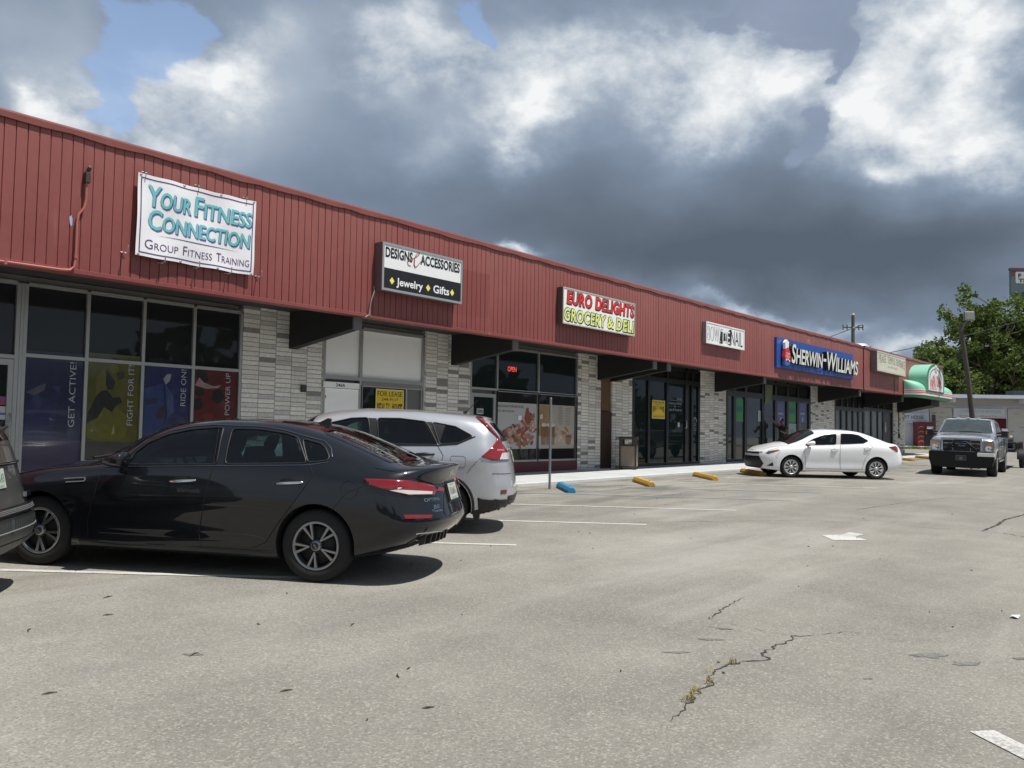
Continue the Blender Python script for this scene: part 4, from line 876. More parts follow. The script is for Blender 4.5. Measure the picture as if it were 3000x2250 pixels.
def bool_cut(obj, cutters):
    for c in cutters:
        m = obj.modifiers.new('cut', 'BOOLEAN'); m.operation = 'DIFFERENCE'; m.solver = 'EXACT'; m.object = c; m.material_mode = 'TRANSFER'
    dg = bpy.context.evaluated_depsgraph_get(); dg.update()
    me = bpy.data.meshes.new_from_object(obj.evaluated_get(dg)); obj.modifiers.clear(); old = obj.data; obj.data = me; bpy.data.meshes.remove(old)
    for c in cutters: bpy.data.objects.remove(c)
class Car:
    def __init__(s, name, label, loc, hd, paint, cat='car'):
        h = RD(hd); s.H = Vector((cos(h), sin(h), .005*cos(h)+.02*sin(h))).normalized(); s.Lf = Vector((-sin(h), cos(h), -.005*sin(h)+.02*cos(h))).normalized(); s.U = s.H.cross(s.Lf)
        s.O = Vector((loc[0], loc[1], G(*loc))); M = Matrix((s.H, s.Lf, s.U)).transposed()
        s.root = empty(name, s.O, label, cat); s.root.rotation_euler = M.to_euler(); s.paint = paint
        s.C = M.transposed() @ (Vector((0, 0, EYE))-s.O)             # viewpoint in the car's own frame, used only to read outlines
    def shell(s, spec):
        s.bm = car_shell(spec); s.bvh = BVHTree.FromBMesh(s.bm)
    def cutter(s, mb, mat):
        o = mb.build('cutter', mat); return o
    def hit(s, p, mode):
        """project p on the shell: along the sight line 'v', or straight along an axis"""
        if mode == 'v': o = s.C; d = (Vector(p)-o).normalized()
        elif mode == 'y': o = Vector((p[0], 3, p[2])); d = Vector((0, -1, 0))
        elif mode == 'x': o = Vector((-9, p[1], p[2])); d = Vector((1, 0, 0))
        elif mode == 'f': o = Vector((9, p[1], p[2])); d = Vector((-1, 0, 0))
        elif mode == 'z': o = Vector((p[0], p[1], 4)); d = Vector((0, 0, -1))
        h = s.bvh.ray_cast(o, d)
        return h[0], h[1]
    def patch(s, name, pts, mat, y=None, mode='v', off=.003, res=.06, mirror=False, parent=None, thick=0, keep=None):
        """a skin piece lying on the shell; pts are (b, z) on the plane y, (y, z) for x/f, (b, y) for z"""
        def P(u, v):
            if mode in 'vy': return Vector((-u, y if y is not None else 0, v))
            if mode in 'xf': return Vector((0, u, v))
            return Vector((-u, v, 0))
        bm = bmesh.new(); dn = []
        for i, a in enumerate(pts):
            b = pts[(i+1) % len(pts)]; k = max(1, int(math.hypot(b[0]-a[0], b[1]-a[1])/res))
            dn += [(a[0]+(b[0]-a[0])*j/k, a[1]+(b[1]-a[1])*j/k) for j in range(k)]
        f = bm.faces.new([bm.verts.new((u, v, 0)) for u, v in dn]); bmesh.ops.triangulate(bm, faces=[f])
        for ax in (0, 1):
            lo, hi = min(p[ax] for p in pts), max(p[ax] for p in pts); c = lo+res
            while c < hi-.2*res:
                no = Vector((1, 0, 0)) if ax == 0 else Vector((0, 1, 0))
                bmesh.ops.bisect_plane(bm, geom=bm.verts[:]+bm.edges[:]+bm.faces[:], plane_co=no*c, plane_no=no); c += res
        vs, bad = [], set()
        bm.verts.index_update()
        for v in bm.verts:
            p, n = s.hit(P(v.co.x, v.co.y), mode)
            if p is None: p, n, _, _ = s.bvh.find_nearest(P(v.co.x, v.co.y))
            if p is None: bad.add(v.index); vs.append(Vector((0, 0, 0)))
            else: vs.append(p+n*off)
        fs = [tuple(v.index for v in f.verts) for f in bm.faces if not any(v.index in bad for v in f.verts)]
        bm.free(); mb = MB(); mb.add(vs, fs, 0, True)
        # face the outside
        if fs:
            a = vs[fs[0][0]]; nn = (vs[fs[0][1]]-a).cross(vs[fs[0][2]]-a); hn = s.bvh.find_nearest(a)[1]
            if nn.dot(hn) < 0: mb.f = [f[::-1] for f in mb.f]
        o = mb.build(name, mat, parent or s.root, local=True)
        if thick: m = o.modifiers.new('thick', 'SOLIDIFY'); m.thickness = thick; m.offset = 1
        res_ = [o]
        if mirror:
            m2 = MB(); m2.add([(v.x, -v.y, v.z) for v in vs], [f[::-1] for f in mb.f], 0, True); o2 = m2.build(name, mat, parent or s.root, local=True); res_.append(o2)
            if thick: m = o2.modifiers.new('thick', 'SOLIDIFY'); m.thickness = thick; m.offset = 1
        return res_
    def line(s, name, pts, mat, y, w=.006, mode='v', off=.002, mirror=True, parent=None, r=None):
        """a shut line, moulding or chrome strip following the shell"""
        P = []
        for a, b in zip(pts, pts[1:]):
            k = max(1, int(math.hypot(b[0]-a[0], b[1]-a[1])/.05)); P += [(a[0]+(b[0]-a[0])*j/k, a[1]+(b[1]-a[1])*j/k) for j in range(k)]
        P.append(pts[-1]); Q = []
        for u, v in P:
            p = Vector((-u, y, v)) if mode in 'vy' else (Vector((0, u, v)) if mode in 'xf' else Vector((-u, v, 0)))
            h, n = s.hit(p, mode)
            if h is not None: Q.append(h+n*off)
        if len(Q) < 2: return
        for sg in ((1, -1) if mirror else (1,)):
            mb = MB(); mb.tube([(q.x, q.y*sg, q.z) for q in Q], w/2 if r is None else r, 5); mb.build(name, mat, parent or s.root, local=True)
    def finish(s, arches, windows=(), cavity=None, through=(), flat=None, liner=None):
        """cut the wheel arches, cabin and window openings, make the body object"""
        me = bpy.data.meshes.new('body'); s.bm.to_mesh(me); me.materials.append(s.paint); o = bpy.data.objects.new('body', me); COL.objects.link(o)
        lin = liner or pm('arch_black', (.008, .008, .008), .9, var=0); cab = pm('cabin_dark', (.014, .014, .015), .8, var=.1)
        cs = []; mb = MB()
        for b, z, r, yi in arches:
            for sg in (1, -1): mb.lathe([(0, yi), (r, yi), (r, 1.3), (0, 1.3)], Matrix.Translation((-b, 0, z)) @ Matrix.Rotation(RD(-90)*sg, 4, 'X'), 40)
        if arches: cs.append(s.cutter(mb, lin))
        if cavity:
            poly, hw = cavity; mb = MB(); mb.prism([(-b, z) for b, z in poly], 'y', -hw, hw); cs.append(s.cutter(mb, cab))
        if windows:
            mb = MB()
            for pts in windows:
                q = [(-b, z) for b, z in pts]; mb.prism(q, 'y', .40, 1.3); mb.prism(q, 'y', -1.3, -.40)
            cs.append(s.cutter(mb, cab))
        for poly in through: mb = MB(); mb.v = poly.v; mb.f = poly.f; mb.m = poly.m; mb.s = poly.s; cs.append(s.cutter(mb, cab))
        for c in cs:
            bm = bmesh.new(); bm.from_mesh(c.data); bmesh.ops.remove_doubles(bm, verts=bm.verts, dist=1e-5); bmesh.ops.recalc_face_normals(bm, faces=bm.faces); bm.to_mesh(c.data); bm.free()
        bool_cut(o, cs)
        for p in o.data.polygons: p.use_smooth = True
        o.data.set_sharp_from_angle(angle=RD(32))
        par(o, s.root, True); s.body = o; s.bm.free(); return o
    def outline(s, pts, y):
        """(b, z) outline on the plane y read along the sight line -> the outline where it lies on the shell"""
        out = []
        for b, z in pts:
            h, n = s.hit(Vector((-b, y, z)), 'v'); out.append((-h.x, h.z) if h is not None else (b, z))
        # ease the corners
        q = []
        for i, p in enumerate(out):
            a, b = Vector(out[i-1]), Vector(out[(i+1) % len(out)]); p = Vector(p); da, db = a-p, b-p
            la, lb = da.length, db.length
            if la < .02 or lb < .02 or da.angle(db) > RD(150): q.append(tuple(p)); continue
            r = min(.045, la*.35, lb*.35); p0, p1 = p+da*r/la, p+db*r/lb
            for t in (0, .33, .67, 1): q.append(tuple(p0*(1-t)**2+p*2*t*(1-t)+p1*t*t))
        return q
    def wheel(s, b, y, z, rt, rr, wd, spokes, rim_m, back_m=None, style='double', parent_label=None, rot=0, cap=None):
        """tyre, rim and spokes as one wheel part with its own sub-parts; y is the outer face, sign gives the side"""
        sg = 1 if y > 0 else -1
        M = Matrix.Translation((-b, y, z)) @ Matrix.Rotation(RD(-90)*sg, 4, 'X') @ Matrix.Rotation(rot, 4, 'Z')      # local +z points outwards
        ty = pm('tyre_rubber', (.014, .014, .0145), .85, var=.25, vs=9)
        mb = MB(); mb.lathe([(rr*.96, -wd+.02), (rr+.012, -wd), (rt-.03, -wd+.005), (rt-.006, -wd+.03), (rt, -wd*.5), (rt-.006, -.03), (rt-.022, -.008), (rr+.055, .004), (rr+.014, -.002), (rr, -.012), (rr*.96, -.03)], M, 56)
        w = mb.build('wheel', ty, s.root, local=True)
        mb = MB(); mb.lathe([(rr+.002, -.010), (rr-.004, -.003), (rr-.018, -.004), (rr-.026, -.02), (rr-.04, -.10), (rr-.05, -wd*.8)], M, 56)
        mb.lathe([(0, .004), (.036, .003), (.046, -.004), (.060, -.03)], M, 28)
        def spoke(a, w0, w1, r0, r1, h0=-.008, h1=-.010, dep=.035):
            q = []
            for (r, ww, h) in ((r0, w0, h0), (r1, w1, h1)):
                for sx, hh in ((-1, h-.012), (-.55, h), (.55, h), (1, h-.012), (1, h-dep), (-1, h-dep)): q.append((r, sx*ww/2, hh))
            vs = [M @ (Matrix.Rotation(a, 4, 'Z') @ Vector(p)) for p in q]
            mb.add(vs, [(i, (i+1) % 6, 6+(i+1) % 6, 6+i) for i in range(6)]+[(5, 4, 3, 2, 1, 0), (6, 7, 8, 9, 10, 11)], 0)
        for k in range(spokes):
            a = 2*pi*k/spokes
            if style == 'double':
                for d in (-.19, .19): 
                    a2 = a+d; P0 = Vector((.06*cos(a), .06*sin(a))); P1 = Vector(((rr-.018)*cos(a2), (rr-.018)*sin(a2))); dd = P1-P0
                    an = atan2(dd.y, dd.x); q = []
                    t = dd.normalized(); nn = Vector((-t.y, t.x))
                    for P_, ww, h in ((P0, .020, -.010), (P1, .034, -.012)):
                        for sx, hh in ((-1, h-.010), (-.6, h), (.6, h), (1, h-.010), (1, h-.04), (-1, h-.04)): v2 = P_+nn*(sx*ww/2); q.append((v2.x, v2.y, hh))
                    mb.add([M @ Vector(p) for p in q], [(i, (i+1) % 6, 6+(i+1) % 6, 6+i) for i in range(6)]+[(5, 4, 3, 2, 1, 0), (6, 7, 8, 9, 10, 11)], 0)
            elif style == 'vee':
                spoke(a, .026, .036, .05, rr*.62)
                for d in (-.16, .16): 
                    P0 = Vector((rr*.5*cos(a), rr*.5*sin(a))); P1 = Vector(((rr-.012)*cos(a+d), (rr-.012)*sin(a+d))); t = (P1-P0).normalized(); nn = Vector((-t.y, t.x)); q = []
                    for P_, ww, h in ((P0, .022, -.006), (P1, .034, -.008)):
                        for sx, hh in ((-1, h-.008), (-.6, h), (.6, h), (1, h-.008), (1, h-.03), (-1, h-.03)): v2 = P_+nn*(sx*ww/2); q.append((v2.x, v2.y, hh))
                    mb.add([M @ Vector(p) for p in q], [(i, (i+1) % 6, 6+(i+1) % 6, 6+i) for i in range(6)]+[(5, 4, 3, 2, 1, 0), (6, 7, 8, 9, 10, 11)], 0)
            else: spoke(a, .06, .075, .05, rr-.015)
        r = mb.build('rim', rim_m, w, local=True)
        mb = MB(); mb.lathe([(0, -.055), (rr-.05, -.06), (rr-.045, -.075), (0, -.075)], M, 36)
        for k in range(5):
            a = 2*pi*(k+.5)/5; mb.lathe([(0, .0), (.012, -.002), (.014, -.02)], M @ Matrix.Translation((.057*cos(a), .057*sin(a), -.008)), 10)
        mb.build('brake_disc', back_m or pm('hub_black', (.018, .018, .018), .6, .3, var=.1), w, local=True)
        if cap:
            mb = MB(); mb.lathe([(0, .0085), (.030, .0085), (.034, .005)], M, 20); cp = mb.build('hub_cap', BK, w, local=True)
            mb = MB(); put_text(mb, cap, -.022, .022, -.009, .009, lambda u, v, d: M @ (Matrix.Rotation(RD(-60), 4, 'Z') @ Vector((u, v, .0095)))); mb.build('cap_letters', STEEL, w, local=True)
        return w
    def plate(s, name, b, y, z, mode, label=None, tilt=0, dark=False, txt='GTB 42W'):
        """licence plate with a pale ground, an emblem and characters"""
        pass
    def part(s, name, mb, mat, parent=None, bevel=0): return mb.build(name, mat, parent or s.root, bevel=bevel, local=True)
def paint(name, col, rough=.28, metal=0., flake=0.):
    if name in MATS: return MATS[name]
    m, nt, out = nodes(name); p = nt.nodes.new('ShaderNodeBsdfPrincipled')
    p.inputs['Base Color'].default_value = (*col, 1); p.inputs['Roughness'].default_value = rough; p.inputs['Metallic'].default_value = metal
    p.inputs['Specular IOR Level'].default_value = .12; p.inputs['Coat Weight'].default_value = 1; p.inputs['Coat Roughness'].default_value = .025; p.inputs['Coat IOR'].default_value = 1.5
    tc = nt.nodes.new('ShaderNodeTexCoord')
    b = N(nt, 'ShaderNodeBump', Strength=.05, Distance=.004); L(nt, noise(nt, tc.outputs['Object'], 3.2, 2), b.inputs['Height']); L(nt, b.outputs[0], p.inputs['Coat Normal'])
    L(nt, math_(nt, 'MULTIPLY_ADD', noise(nt, tc.outputs['Object'], 7, 5), .12, rough-.05), p.inputs['Roughness'])
    L(nt, p.outputs[0], out.inputs[0]); MATS[name] = m; return m
CHROME = pm('chrome', (.75, .75, .76), .08, 1, var=0); TRIM = pm('black_trim', (.012, .012, .013), .45, var=.1); SHUT = pm('shut_line', (.004, .004, .004), .8, var=0)
LAMPR = pm('lamp_red', (.20, .004, .006), .12, coat=1, var=.15, vs=9); LAMPC = pm('lamp_clear', (.55, .53, .52), .1, coat=1, var=.1, vs=9); LAMPA = pm('lamp_amber', (.55, .16, .02), .15, coat=1, var=.1); LAMPD = pm('lamp_dark_red', (.10, .006, .008), .12, coat=1, var=.1)
TINT = glass_see('car_glass_tint', (.30, .42, .40)); TINTD = glass_see('car_glass_dark', (.05, .065, .065)); DGLASS = pm('car_glass_opaque', (.008, .010, .011), .03, var=0, spec=.6)
CLOTH = pm('seat_cloth', (.012, .012, .014), .85, var=.2)
PLATEW = pm('plate_white', (.42, .46, .43), .45, var=.12, vs=30); PLATEG = pm('plate_green', (.10, .24, .12), .5, var=0); PLATEO = pm('plate_orange', (.45, .15, .05), .5, var=.2)
def licence(car, T, dark=False):
    """T maps (u, v, d) with u, v in 0..1 to the car frame"""
    mb = MB(); poly_on(mb, [(0, 0), (1, 0), (1, 1), (0, 1)], T, 0); p = car.part('licence_plate', mb, PLATEW if not dark else pm('plate_dark', (.03, .03, .032), .4))
    if dark:
        mb = MB()
        for a in ((0, 1, 0, .06), (0, 1, .94, 1), (0, .03, .06, .94), (.97, 1, .06, .94)): poly_on(mb, [(a[0], a[2]), (a[1], a[2]), (a[1], a[3]), (a[0], a[3])], T, .002)
        pts = circ(.5, .42, .17, .28, 14); poly_on(mb, pts, T, .002); car.part('plate_emblem', mb, pm('plate_grey', (.16, .16, .17), .4), p); return
    mb = MB(); put_text(mb, 'FLORIDA', .25, .75, .84, .95, T, .002); put_text(mb, 'HTK', .07, .40, .30, .74, T, .002, bold=.01); put_text(mb, 'K43', .60, .93, .30, .74, T, .002, bold=.01); car.part('plate_characters', mb, PLATEG, p)
    mb = MB(); poly_on(mb, circ(.5, .50, .075, .20, 12), T, .0025); car.part('plate_emblem', mb, PLATEO, p)
    mb = MB(); put_text(mb, 'SUNSHINE STATE', .15, .85, .05, .15, T, .002); car.part('plate_motto', mb, PLATEG, p)
def seat(car, b, y, z0, z1, tilt=.12, w=.46):
    """seat back with its head restraint"""
    mb = MB()
    def sec(z, w_, d, off): return [(-(b+off)+d*cos(t), y+w_/2*sin(t)*1.0, z) for t in [2*pi*k/16 for k in range(16)]]
    lv = [(z0, w, .07, 0), (z0+.3, w*1.0, .075, tilt*.35), (z1-.24, w*.9, .06, tilt*.7), (z1-.20, w*.55, .05, tilt*.75), (z1-.175, .20, .045, tilt*.78), (z1-.16, .22, .05, tilt*.8), (z1-.10, .26, .055, tilt*.85), (z1-.03, .24, .05, tilt*.95), (z1, .12, .03, tilt)]
    R_ = [sec(*l) for l in lv]; vs = [p for r in R_ for p in r]; n = 16
    fs = [(i*n+k, i*n+(k+1) % n, (i+1)*n+(k+1) % n, (i+1)*n+k) for i in range(len(lv)-1) for k in range(n)]+[tuple(range((len(lv)-1)*n, len(lv)*n))]
    mb.add(vs, fs, 0, True); car.part('seat', mb, CLOTH)
def mirror_part(car, b, y, z, l=.20, h=.15, d=.16, mat=None, glass=True):
    for sg in (1, -1):
        mb = MB(); rows = []
        for i in range(9):
            t = i/8; k = sin(pi*min(1, .12+t*.88)/1.0*.5)**.6 if t < .9 else .97
            x = -b+l*.5-l*t; rows.append([(x, sg*(y+d*.5*cos(a)*k), z+h*.5*sin(a)*k-(.02*(1-t))) for a in [2*pi*j/18 for j in range(18)]])
        vs = [p for r in rows for p in r]; n = 18
        mb.add(vs, [(i*n+j, i*n+(j+1) % n, (i+1)*n+(j+1) % n, (i+1)*n+j) for i in range(8) for j in range(n)]+[tuple(range(n)), tuple(range(8*n, 9*n))], 0, True)
        o = car.part('side_mirror', mb, mat or car.paint)
        mb = MB(); mb.tube([(-b-.02, sg*(y-d*.2), z-h*.35), (-b+.02, sg*(y-d*.75), z-h*.55), (-b, sg*(y-d*1.1), z-h*.65)], [.022, .03, .03], 8); car.part('mirror_foot', mb, TRIM, o)

def optima():
    """dark blue-black saloon in front"""
    c = Car('parked_saloon', 'dark navy saloon car parked closest to the camera, side on', (4.748, 9.296), 118.36, paint('paint_navy', (.0072, .0080, .0110), .30))
    S = dict(nm=84, sub=[2, 3, 3, 4, 4, 4, 9, 5, 5], rf=.62, rr=.50, e=.80,
      rails=[(-.80, 3.66, [(-.8, .74), (0, .80), (2.8, .80), (3.7, .72)], [(-.8, .22), (-.3, .20), (0, .185), (2.8, .185), (3.2, .235), (3.72, .34)]),
             (-.90, 3.81, [(-.9, .86), (0, .895), (2.8, .895), (3.88, .84)], [(-.9, .27), (-.4, .24), (.3, .225), (2.4, .225), (3.1, .27), (3.5, .36), (3.88, .43)]),
             (-.945, 3.925, [(-.9, .88), (0, .92), (.7, .90), (2.1, .90), (2.8, .925), (3.3, .915), (4.0, .87)], [(-.9, .47), (0, .44), (2.8, .45), (3.3, .50), (4.0, .55)]),
             (-.93, 3.885, [(-.9, .88), (0, .925), (.7, .928), (2.1, .928), (2.8, .932), (3.3, .918), (4, .865)], [(-.9, .60), (0, .66), (2.8, .72), (4, .71)]),
             (-.89, 3.83, [(-.9, .86), (0, .898), (1, .908), (2.2, .906), (2.8, .900), (3.3, .88), (3.9, .83)], [(-.9, .69), (-.4, .78), (0, .82), (1.4, .875), (2.8, .93), (3.3, .94), (3.9, .92)]),
             (-.83, 3.87, [(-.83, .78), (-.3, .815), (.2, .835), (.7, .86), (1.7, .868), (2.7, .845), (3.2, .80), (3.6, .76), (3.93, .73)], [(-.83, .735), (-.6, .80), (-.3, .865), (.1, .925), (.6, .962), (1.0, .985), (1.7, 1.022), (2.7, 1.06), (3.2, 1.045), (3.6, 1.035), (3.93, 1.05)])],
      tops=[([(-.83, .60), (.2, .66), (.56, .76), (1.0, .715), (1.5, .645), (2.2, .625), (2.7, .63), (3.1, .64), (3.5, .64), (3.93, .62)], [(-.83, .755), (-.5, .85), (-.2, .905), (.2, .968), (.55, 1.00), (.87, 1.155), (1.03, 1.245), (1.25, 1.335), (1.49, 1.388), (1.75, 1.412), (2.19, 1.408), (2.45, 1.38), (2.7, 1.325), (2.95, 1.245), (3.2, 1.16), (3.42, 1.085), (3.55, 1.066), (3.93, 1.068)]),
            ([(-.83, .32), (.3, .36), (1, .40), (2, .36), (3, .36), (3.93, .32)], [(-.83, .76), (-.5, .875), (-.2, .94), (.2, 1.0), (.36, 1.035), (.55, 1.15), (.87, 1.30), (1.15, 1.39), (1.45, 1.436), (1.75, 1.455), (2.12, 1.452), (2.45, 1.425), (2.7, 1.375), (3.0, 1.272), (3.3, 1.155), (3.5, 1.092), (3.62, 1.078), (3.93, 1.082)]),
            ([(-.83, 0), (3.93, 0)], [(-.83, .762), (-.5, .885), (-.2, .95), (.2, 1.012), (.32, 1.035), (.51, 1.155), (.86, 1.318), (1.15, 1.405), (1.45, 1.448), (1.72, 1.466), (2.12, 1.463), (2.45, 1.438), (2.7, 1.388), (3.0, 1.285), (3.3, 1.168), (3.5, 1.10), (3.6, 1.084), (3.93, 1.088)])])
    c.shell(S)
    fg = c.outline([(.845, .993), (.90, 1.105), (1.04, 1.208), (1.25, 1.298), (1.486, 1.353), (1.72, 1.376), (1.815, 1.380), (1.755, 1.030)], .78)
    rg = c.outline([(1.835, 1.034), (1.905, 1.374), (2.191, 1.374), (2.423, 1.348), (2.56, 1.312), (2.655, 1.075)], .78)
    qg = c.outline([(2.66, 1.085), (2.60, 1.302), (2.78, 1.262), (2.835, 1.218), (2.87, 1.14), (2.855, 1.11), (2.74, 1.09)], .78)
    cav = [(.66, 1.02), (.92, 1.20), (1.2, 1.345), (1.5, 1.392), (2.1, 1.402), (2.5, 1.365), (2.75, 1.30), (3.2, 1.12), (3.2, 1.04), (2.6, .90), (.9, .90)]
    ws, bw = [(.44, -.56), (.44, .56), (1.20, .47), (1.27, 0), (1.20, -.47)], [(2.66, -.38), (2.66, .38), (2.80, .52), (3.36, .56), (3.43, 0), (3.36, -.56), (2.80, -.52)]
    op = MB(); op.prism([(-b, y) for b, y in ws], 'z', 1.0, 2.0); op.prism([(-b, y) for b, y in bw], 'z', 1.02, 2.0)
    c.finish([(0, .345, .375, .50), (2.81, .345, .375, .50)], [fg, rg, qg], (cav, .60), [op])
    for o in (fg, rg): c.patch('side_glass', o, TINT, 1, 'y', -.004, mirror=True)
    c.patch('quarter_glass', qg, TINT, 1, 'y', -.004, mirror=True)
    # windscreen and back light lie on the shell
    c.patch('windscreen', [(.40, -.60), (.40, .60), (1.22, .50), (1.30, 0), (1.22, -.50)], TINT, mode='z', off=.003)
    c.patch('rear_window', [(2.62, -.40), (2.62, .40), (2.75, .56), (3.40, .60), (3.47, .4), (3.50, 0), (3.47, -.4), (3.40, -.60), (2.75, -.56)], glass_see('car_glass_rear', (.16, .22, .21)), mode='z', off=.003)
    c.patch('sunroof', [(1.35, -.42), (1.35, .42), (1.95, .44), (1.95, -.44)], DGLASS, mode='z', off=.002)
    frame = [fg, rg, qg]
    for k, o in enumerate(frame): c.line('window_seal', o+[o[0]], TRIM, 1, .018, 'y', .001)
    blue_trim = pm('satin_trim', (.16, .18, .24), .25, .9, var=0)
    c.line('window_trim', [(.62, .962), (.80, 1.05), (.885, 1.125), (1.03, 1.235), (1.25, 1.325), (1.486, 1.378), (1.72, 1.402), (2.19, 1.40), (2.423, 1.374), (2.6, 1.332), (2.82, 1.285), (2.885, 1.22), (2.90, 1.14)], blue_trim, .78, .013)
    c.line('belt_trim', [(.66, .968), (.873, .980), (1.711, 1.02), (2.70, 1.064), (2.90, 1.10)], blue_trim, .87, .011)
    # lamps
    tl = [(3.229, .951), (3.45, .955), (3.65, .956), (3.80, .935), (3.884, .913), (3.897, .878), (3.874, .836), (3.643, .82), (3.481, .853), (3.281, .90)]
    t = c.patch('tail_light', tl, LAMPR, .82, 'v', .006, .03, True, thick=.012)
    for i, sg in enumerate((1,)):
        c.patch('reverse_lens', [(3.47, .858), (3.54, .868), (3.86, .866), (3.855, .842), (3.645, .830)], LAMPC, .82, 'v', .019, .03, True, parent=None)
        c.patch('lens_edge', [(3.46, .872), (3.56, .90), (3.64, .896), (3.55, .88), (3.47, .858)], LAMPD, .82, 'v', .0195, .03, True)
    c.patch('tail_light_boot', [(3.90, .905), (3.96, .90), (3.955, .868), (3.89, .868)], LAMPR, .75, 'v', .006, .03, False)
    c.patch('reflector', [(3.601, .646), (3.87, .658), (3.859, .628), (3.621, .611)], LAMPR, .80, 'v', .005, .03, True)
    # shut lines, filler cap, handles, fender vent
    c.line('door_gap', [(2.60, 1.328), (2.731, 1.084), (2.767, .978), (2.684, .855), (2.45, .53), (2.326, .337), (2.20, .285), (1.9, .282)], SHUT, .9, .007)
    c.line('door_gap', [(1.83, 1.40), (1.79, 1.03), (1.72, .80), (1.67, .40), (1.70, .25)], SHUT, .9, .007); c.line('door_gap', [(.66, .955), (.60, .80), (.52, .45), (.54, .26), (.9, .245), (1.9, .282)], SHUT, .9, .006)
    c.line('wing_gap', [(3.26, .90), (3.10, .84), (2.95, .66)], SHUT, .9, .004)
    c.line('bonnet_gap', [(-.62, .80), (-.1, .91), (.4, .965), (.55, .985)], SHUT, .80, .006)
    c.line('boot_gap', [(3.30, 1.055), (3.55, 1.02), (3.74, .965), (3.80, .945)], SHUT, .75, .006)
    c.line('boot_gap', [(3.92, .84), (3.93, .66), (3.95, .64)], SHUT, .6, .005)
    fc = circ(3.125, .862, .082, .08, 24); c.line('filler_flap', fc+[fc[0]], SHUT, .92, .004)
    for b0, z0, b1, z1 in ((1.385, .868, 1.645, .889), (2.438, .893, 2.697, .912)):
        for sg in (1, -1):
            h0, n0 = c.hit(Vector((-b0, .95, z0)), 'v'); h1, n1 = c.hit(Vector((-b1, .95, z1)), 'v'); F = lambda p, o: (p.x, (p.y+o)*sg, p.z)
            mb = MB(); mb.tube([F(h0, .005), F(h0.lerp(h1, .12), .032), F(h0.lerp(h1, .5), .040), F(h0.lerp(h1, .88), .034), F(h1, .008)], [.008, .012, .014, .013, .009], 8); hd = c.part('door_handle', mb, CHROME)
            mb = MB(); mc = h0.lerp(h1, .42); mb.lathe([(0, .006), (.045, .004), (.055, .001)], Matrix.Translation((mc.x, (mc.y+.0)*sg, mc.z-.005)) @ Matrix.Rotation(RD(-90)*sg, 4, 'X') @ Matrix.Scale(1.5, 4, (1, 0, 0)), 20); c.part('handle_cup', mb, SHUT, hd)
    for dz in (0, -.032): c.line('fender_vent', [(.275+dz*-.6, .846+dz), (.50+dz*.3, .864+dz)], CHROME, .93, .012)
    c.line('fender_vent', [(.50, .864), (.488, .832)], CHROME, .93, .014)
    # sills, rear valance, bumper strip
    c.line('sill_moulding', [(.45, .27), (1.5, .262), (2.40, .262)], TRIM, .9, .02, 'y', .0)
    c.patch('valance', [(3.40, .30), (3.70, .40), (3.96, .47), (3.93, .37), (3.66, .30)], TRIM, .75, 'v', .004, .05, True)
    c.line('bumper_strip', [(3.70, .47), (3.85, .495), (4.0, .52), (4.05, .54)], CHROME, .72, .016, mirror=True)
    for k in range(6):
        y = .60-k*.10; h, n = c.hit(Vector((0, y, .44)), 'x')
        if h is not None: mb = MB(); mb.prism([(h.x+.06, .345), (h.x+.01, .36), (h.x-.012, .455), (h.x+.06, .455)], 'y', y-.014, y+.014); c.part('diffuser_fin', mb, TRIM)
    # boot lid: plate, badge, lettering
    def T(u, v, d):
        y = .155-.31*u; z = .735+.155*v; h, n = c.hit(Vector((0, y, z)), 'x'); return h+n*(.012+d)
    mb = MB(); n_ = 6; mb.grid([[T(-.12+1.24*i/n_, -.14+1.28*j/n_, -.006) for i in range(n_+1)] for j in range(n_+1)]); c.part('plate_recess', mb, TRIM)
    licence(c, T)
    h, n = c.hit(Vector((0, 0, .985)), 'x'); mb = MB(); mb.lathe([(.052, .001), (.058, .005), (.064, .001)], Matrix.Translation(h) @ n.to_track_quat('Z', 'Y').to_matrix().to_4x4() @ Matrix.Scale(.62, 4, (0, 1, 0)), 28)
    B_ = MB(); put_text(B_, 'KIA', .036, -.036, -.014, .016, lambda u, v, d: h+n*.004+Vector((0, u, v)), bold=.0); mb.join(B_); c.part('badge', mb, CHROME)
    def rear_text(s, y0, y1, z0, z1, **kw):
        mb = MB(); put_text(mb, s, y0, y1, z0, z1, lambda u, v, d: (lambda hn: hn[0]+hn[1]*.004)(c.hit(Vector((0, u, v)), 'x')), **kw); c.part('boot_lettering', mb, CHROME)
    rear_text('OPTIMA', .66, .42, .755, .785); rear_text('LX', -.45, -.55, .755, .785); rear_text('Bill', .56, .46, .685, .72, shear=.2); rear_text('Thames', .60, .42, .655, .68)
    # roof fin, mirrors, wipers
    h, n = c.hit(Vector((-2.52, 0, 2)), 'z'); mb = MB(); mb.prism([(h.x+.16, h.z-.01), (h.x+.06, h.z+.022), (h.x-.02, h.z+.062), (h.x-.05, h.z+.06), (h.x-.055, h.z-.012)], 'y', -.018, .018); c.part('roof_fin', mb, TRIM, bevel=.006)
    mirror_part(c, .84, 1.0, 1.052, .22, .15, .22)
    mb = MB(); mb.tube([(-.36, .62, 1.035), (-.42, .2, 1.075), (-.38, -.1, 1.05)], [.014, .012, .010], 6); c.part('wiper', mb, TRIM)
    # cabin
    for b, y in ((1.50, .38), (1.50, -.38)): seat(c, b, y, .86, 1.30, .30)
    for b, y in ((2.36, .36), (2.36, -.36)): seat(c, b, y, .86, 1.24, .24)
    mb = MB(); mb.prism([(-.72, .9), (-.72, 1.01), (-.95, 1.03), (-1.08, .98), (-1.08, .9)], 'y', -.58, .58); c.part('dashboard', mb, CLOTH, bevel=.02)
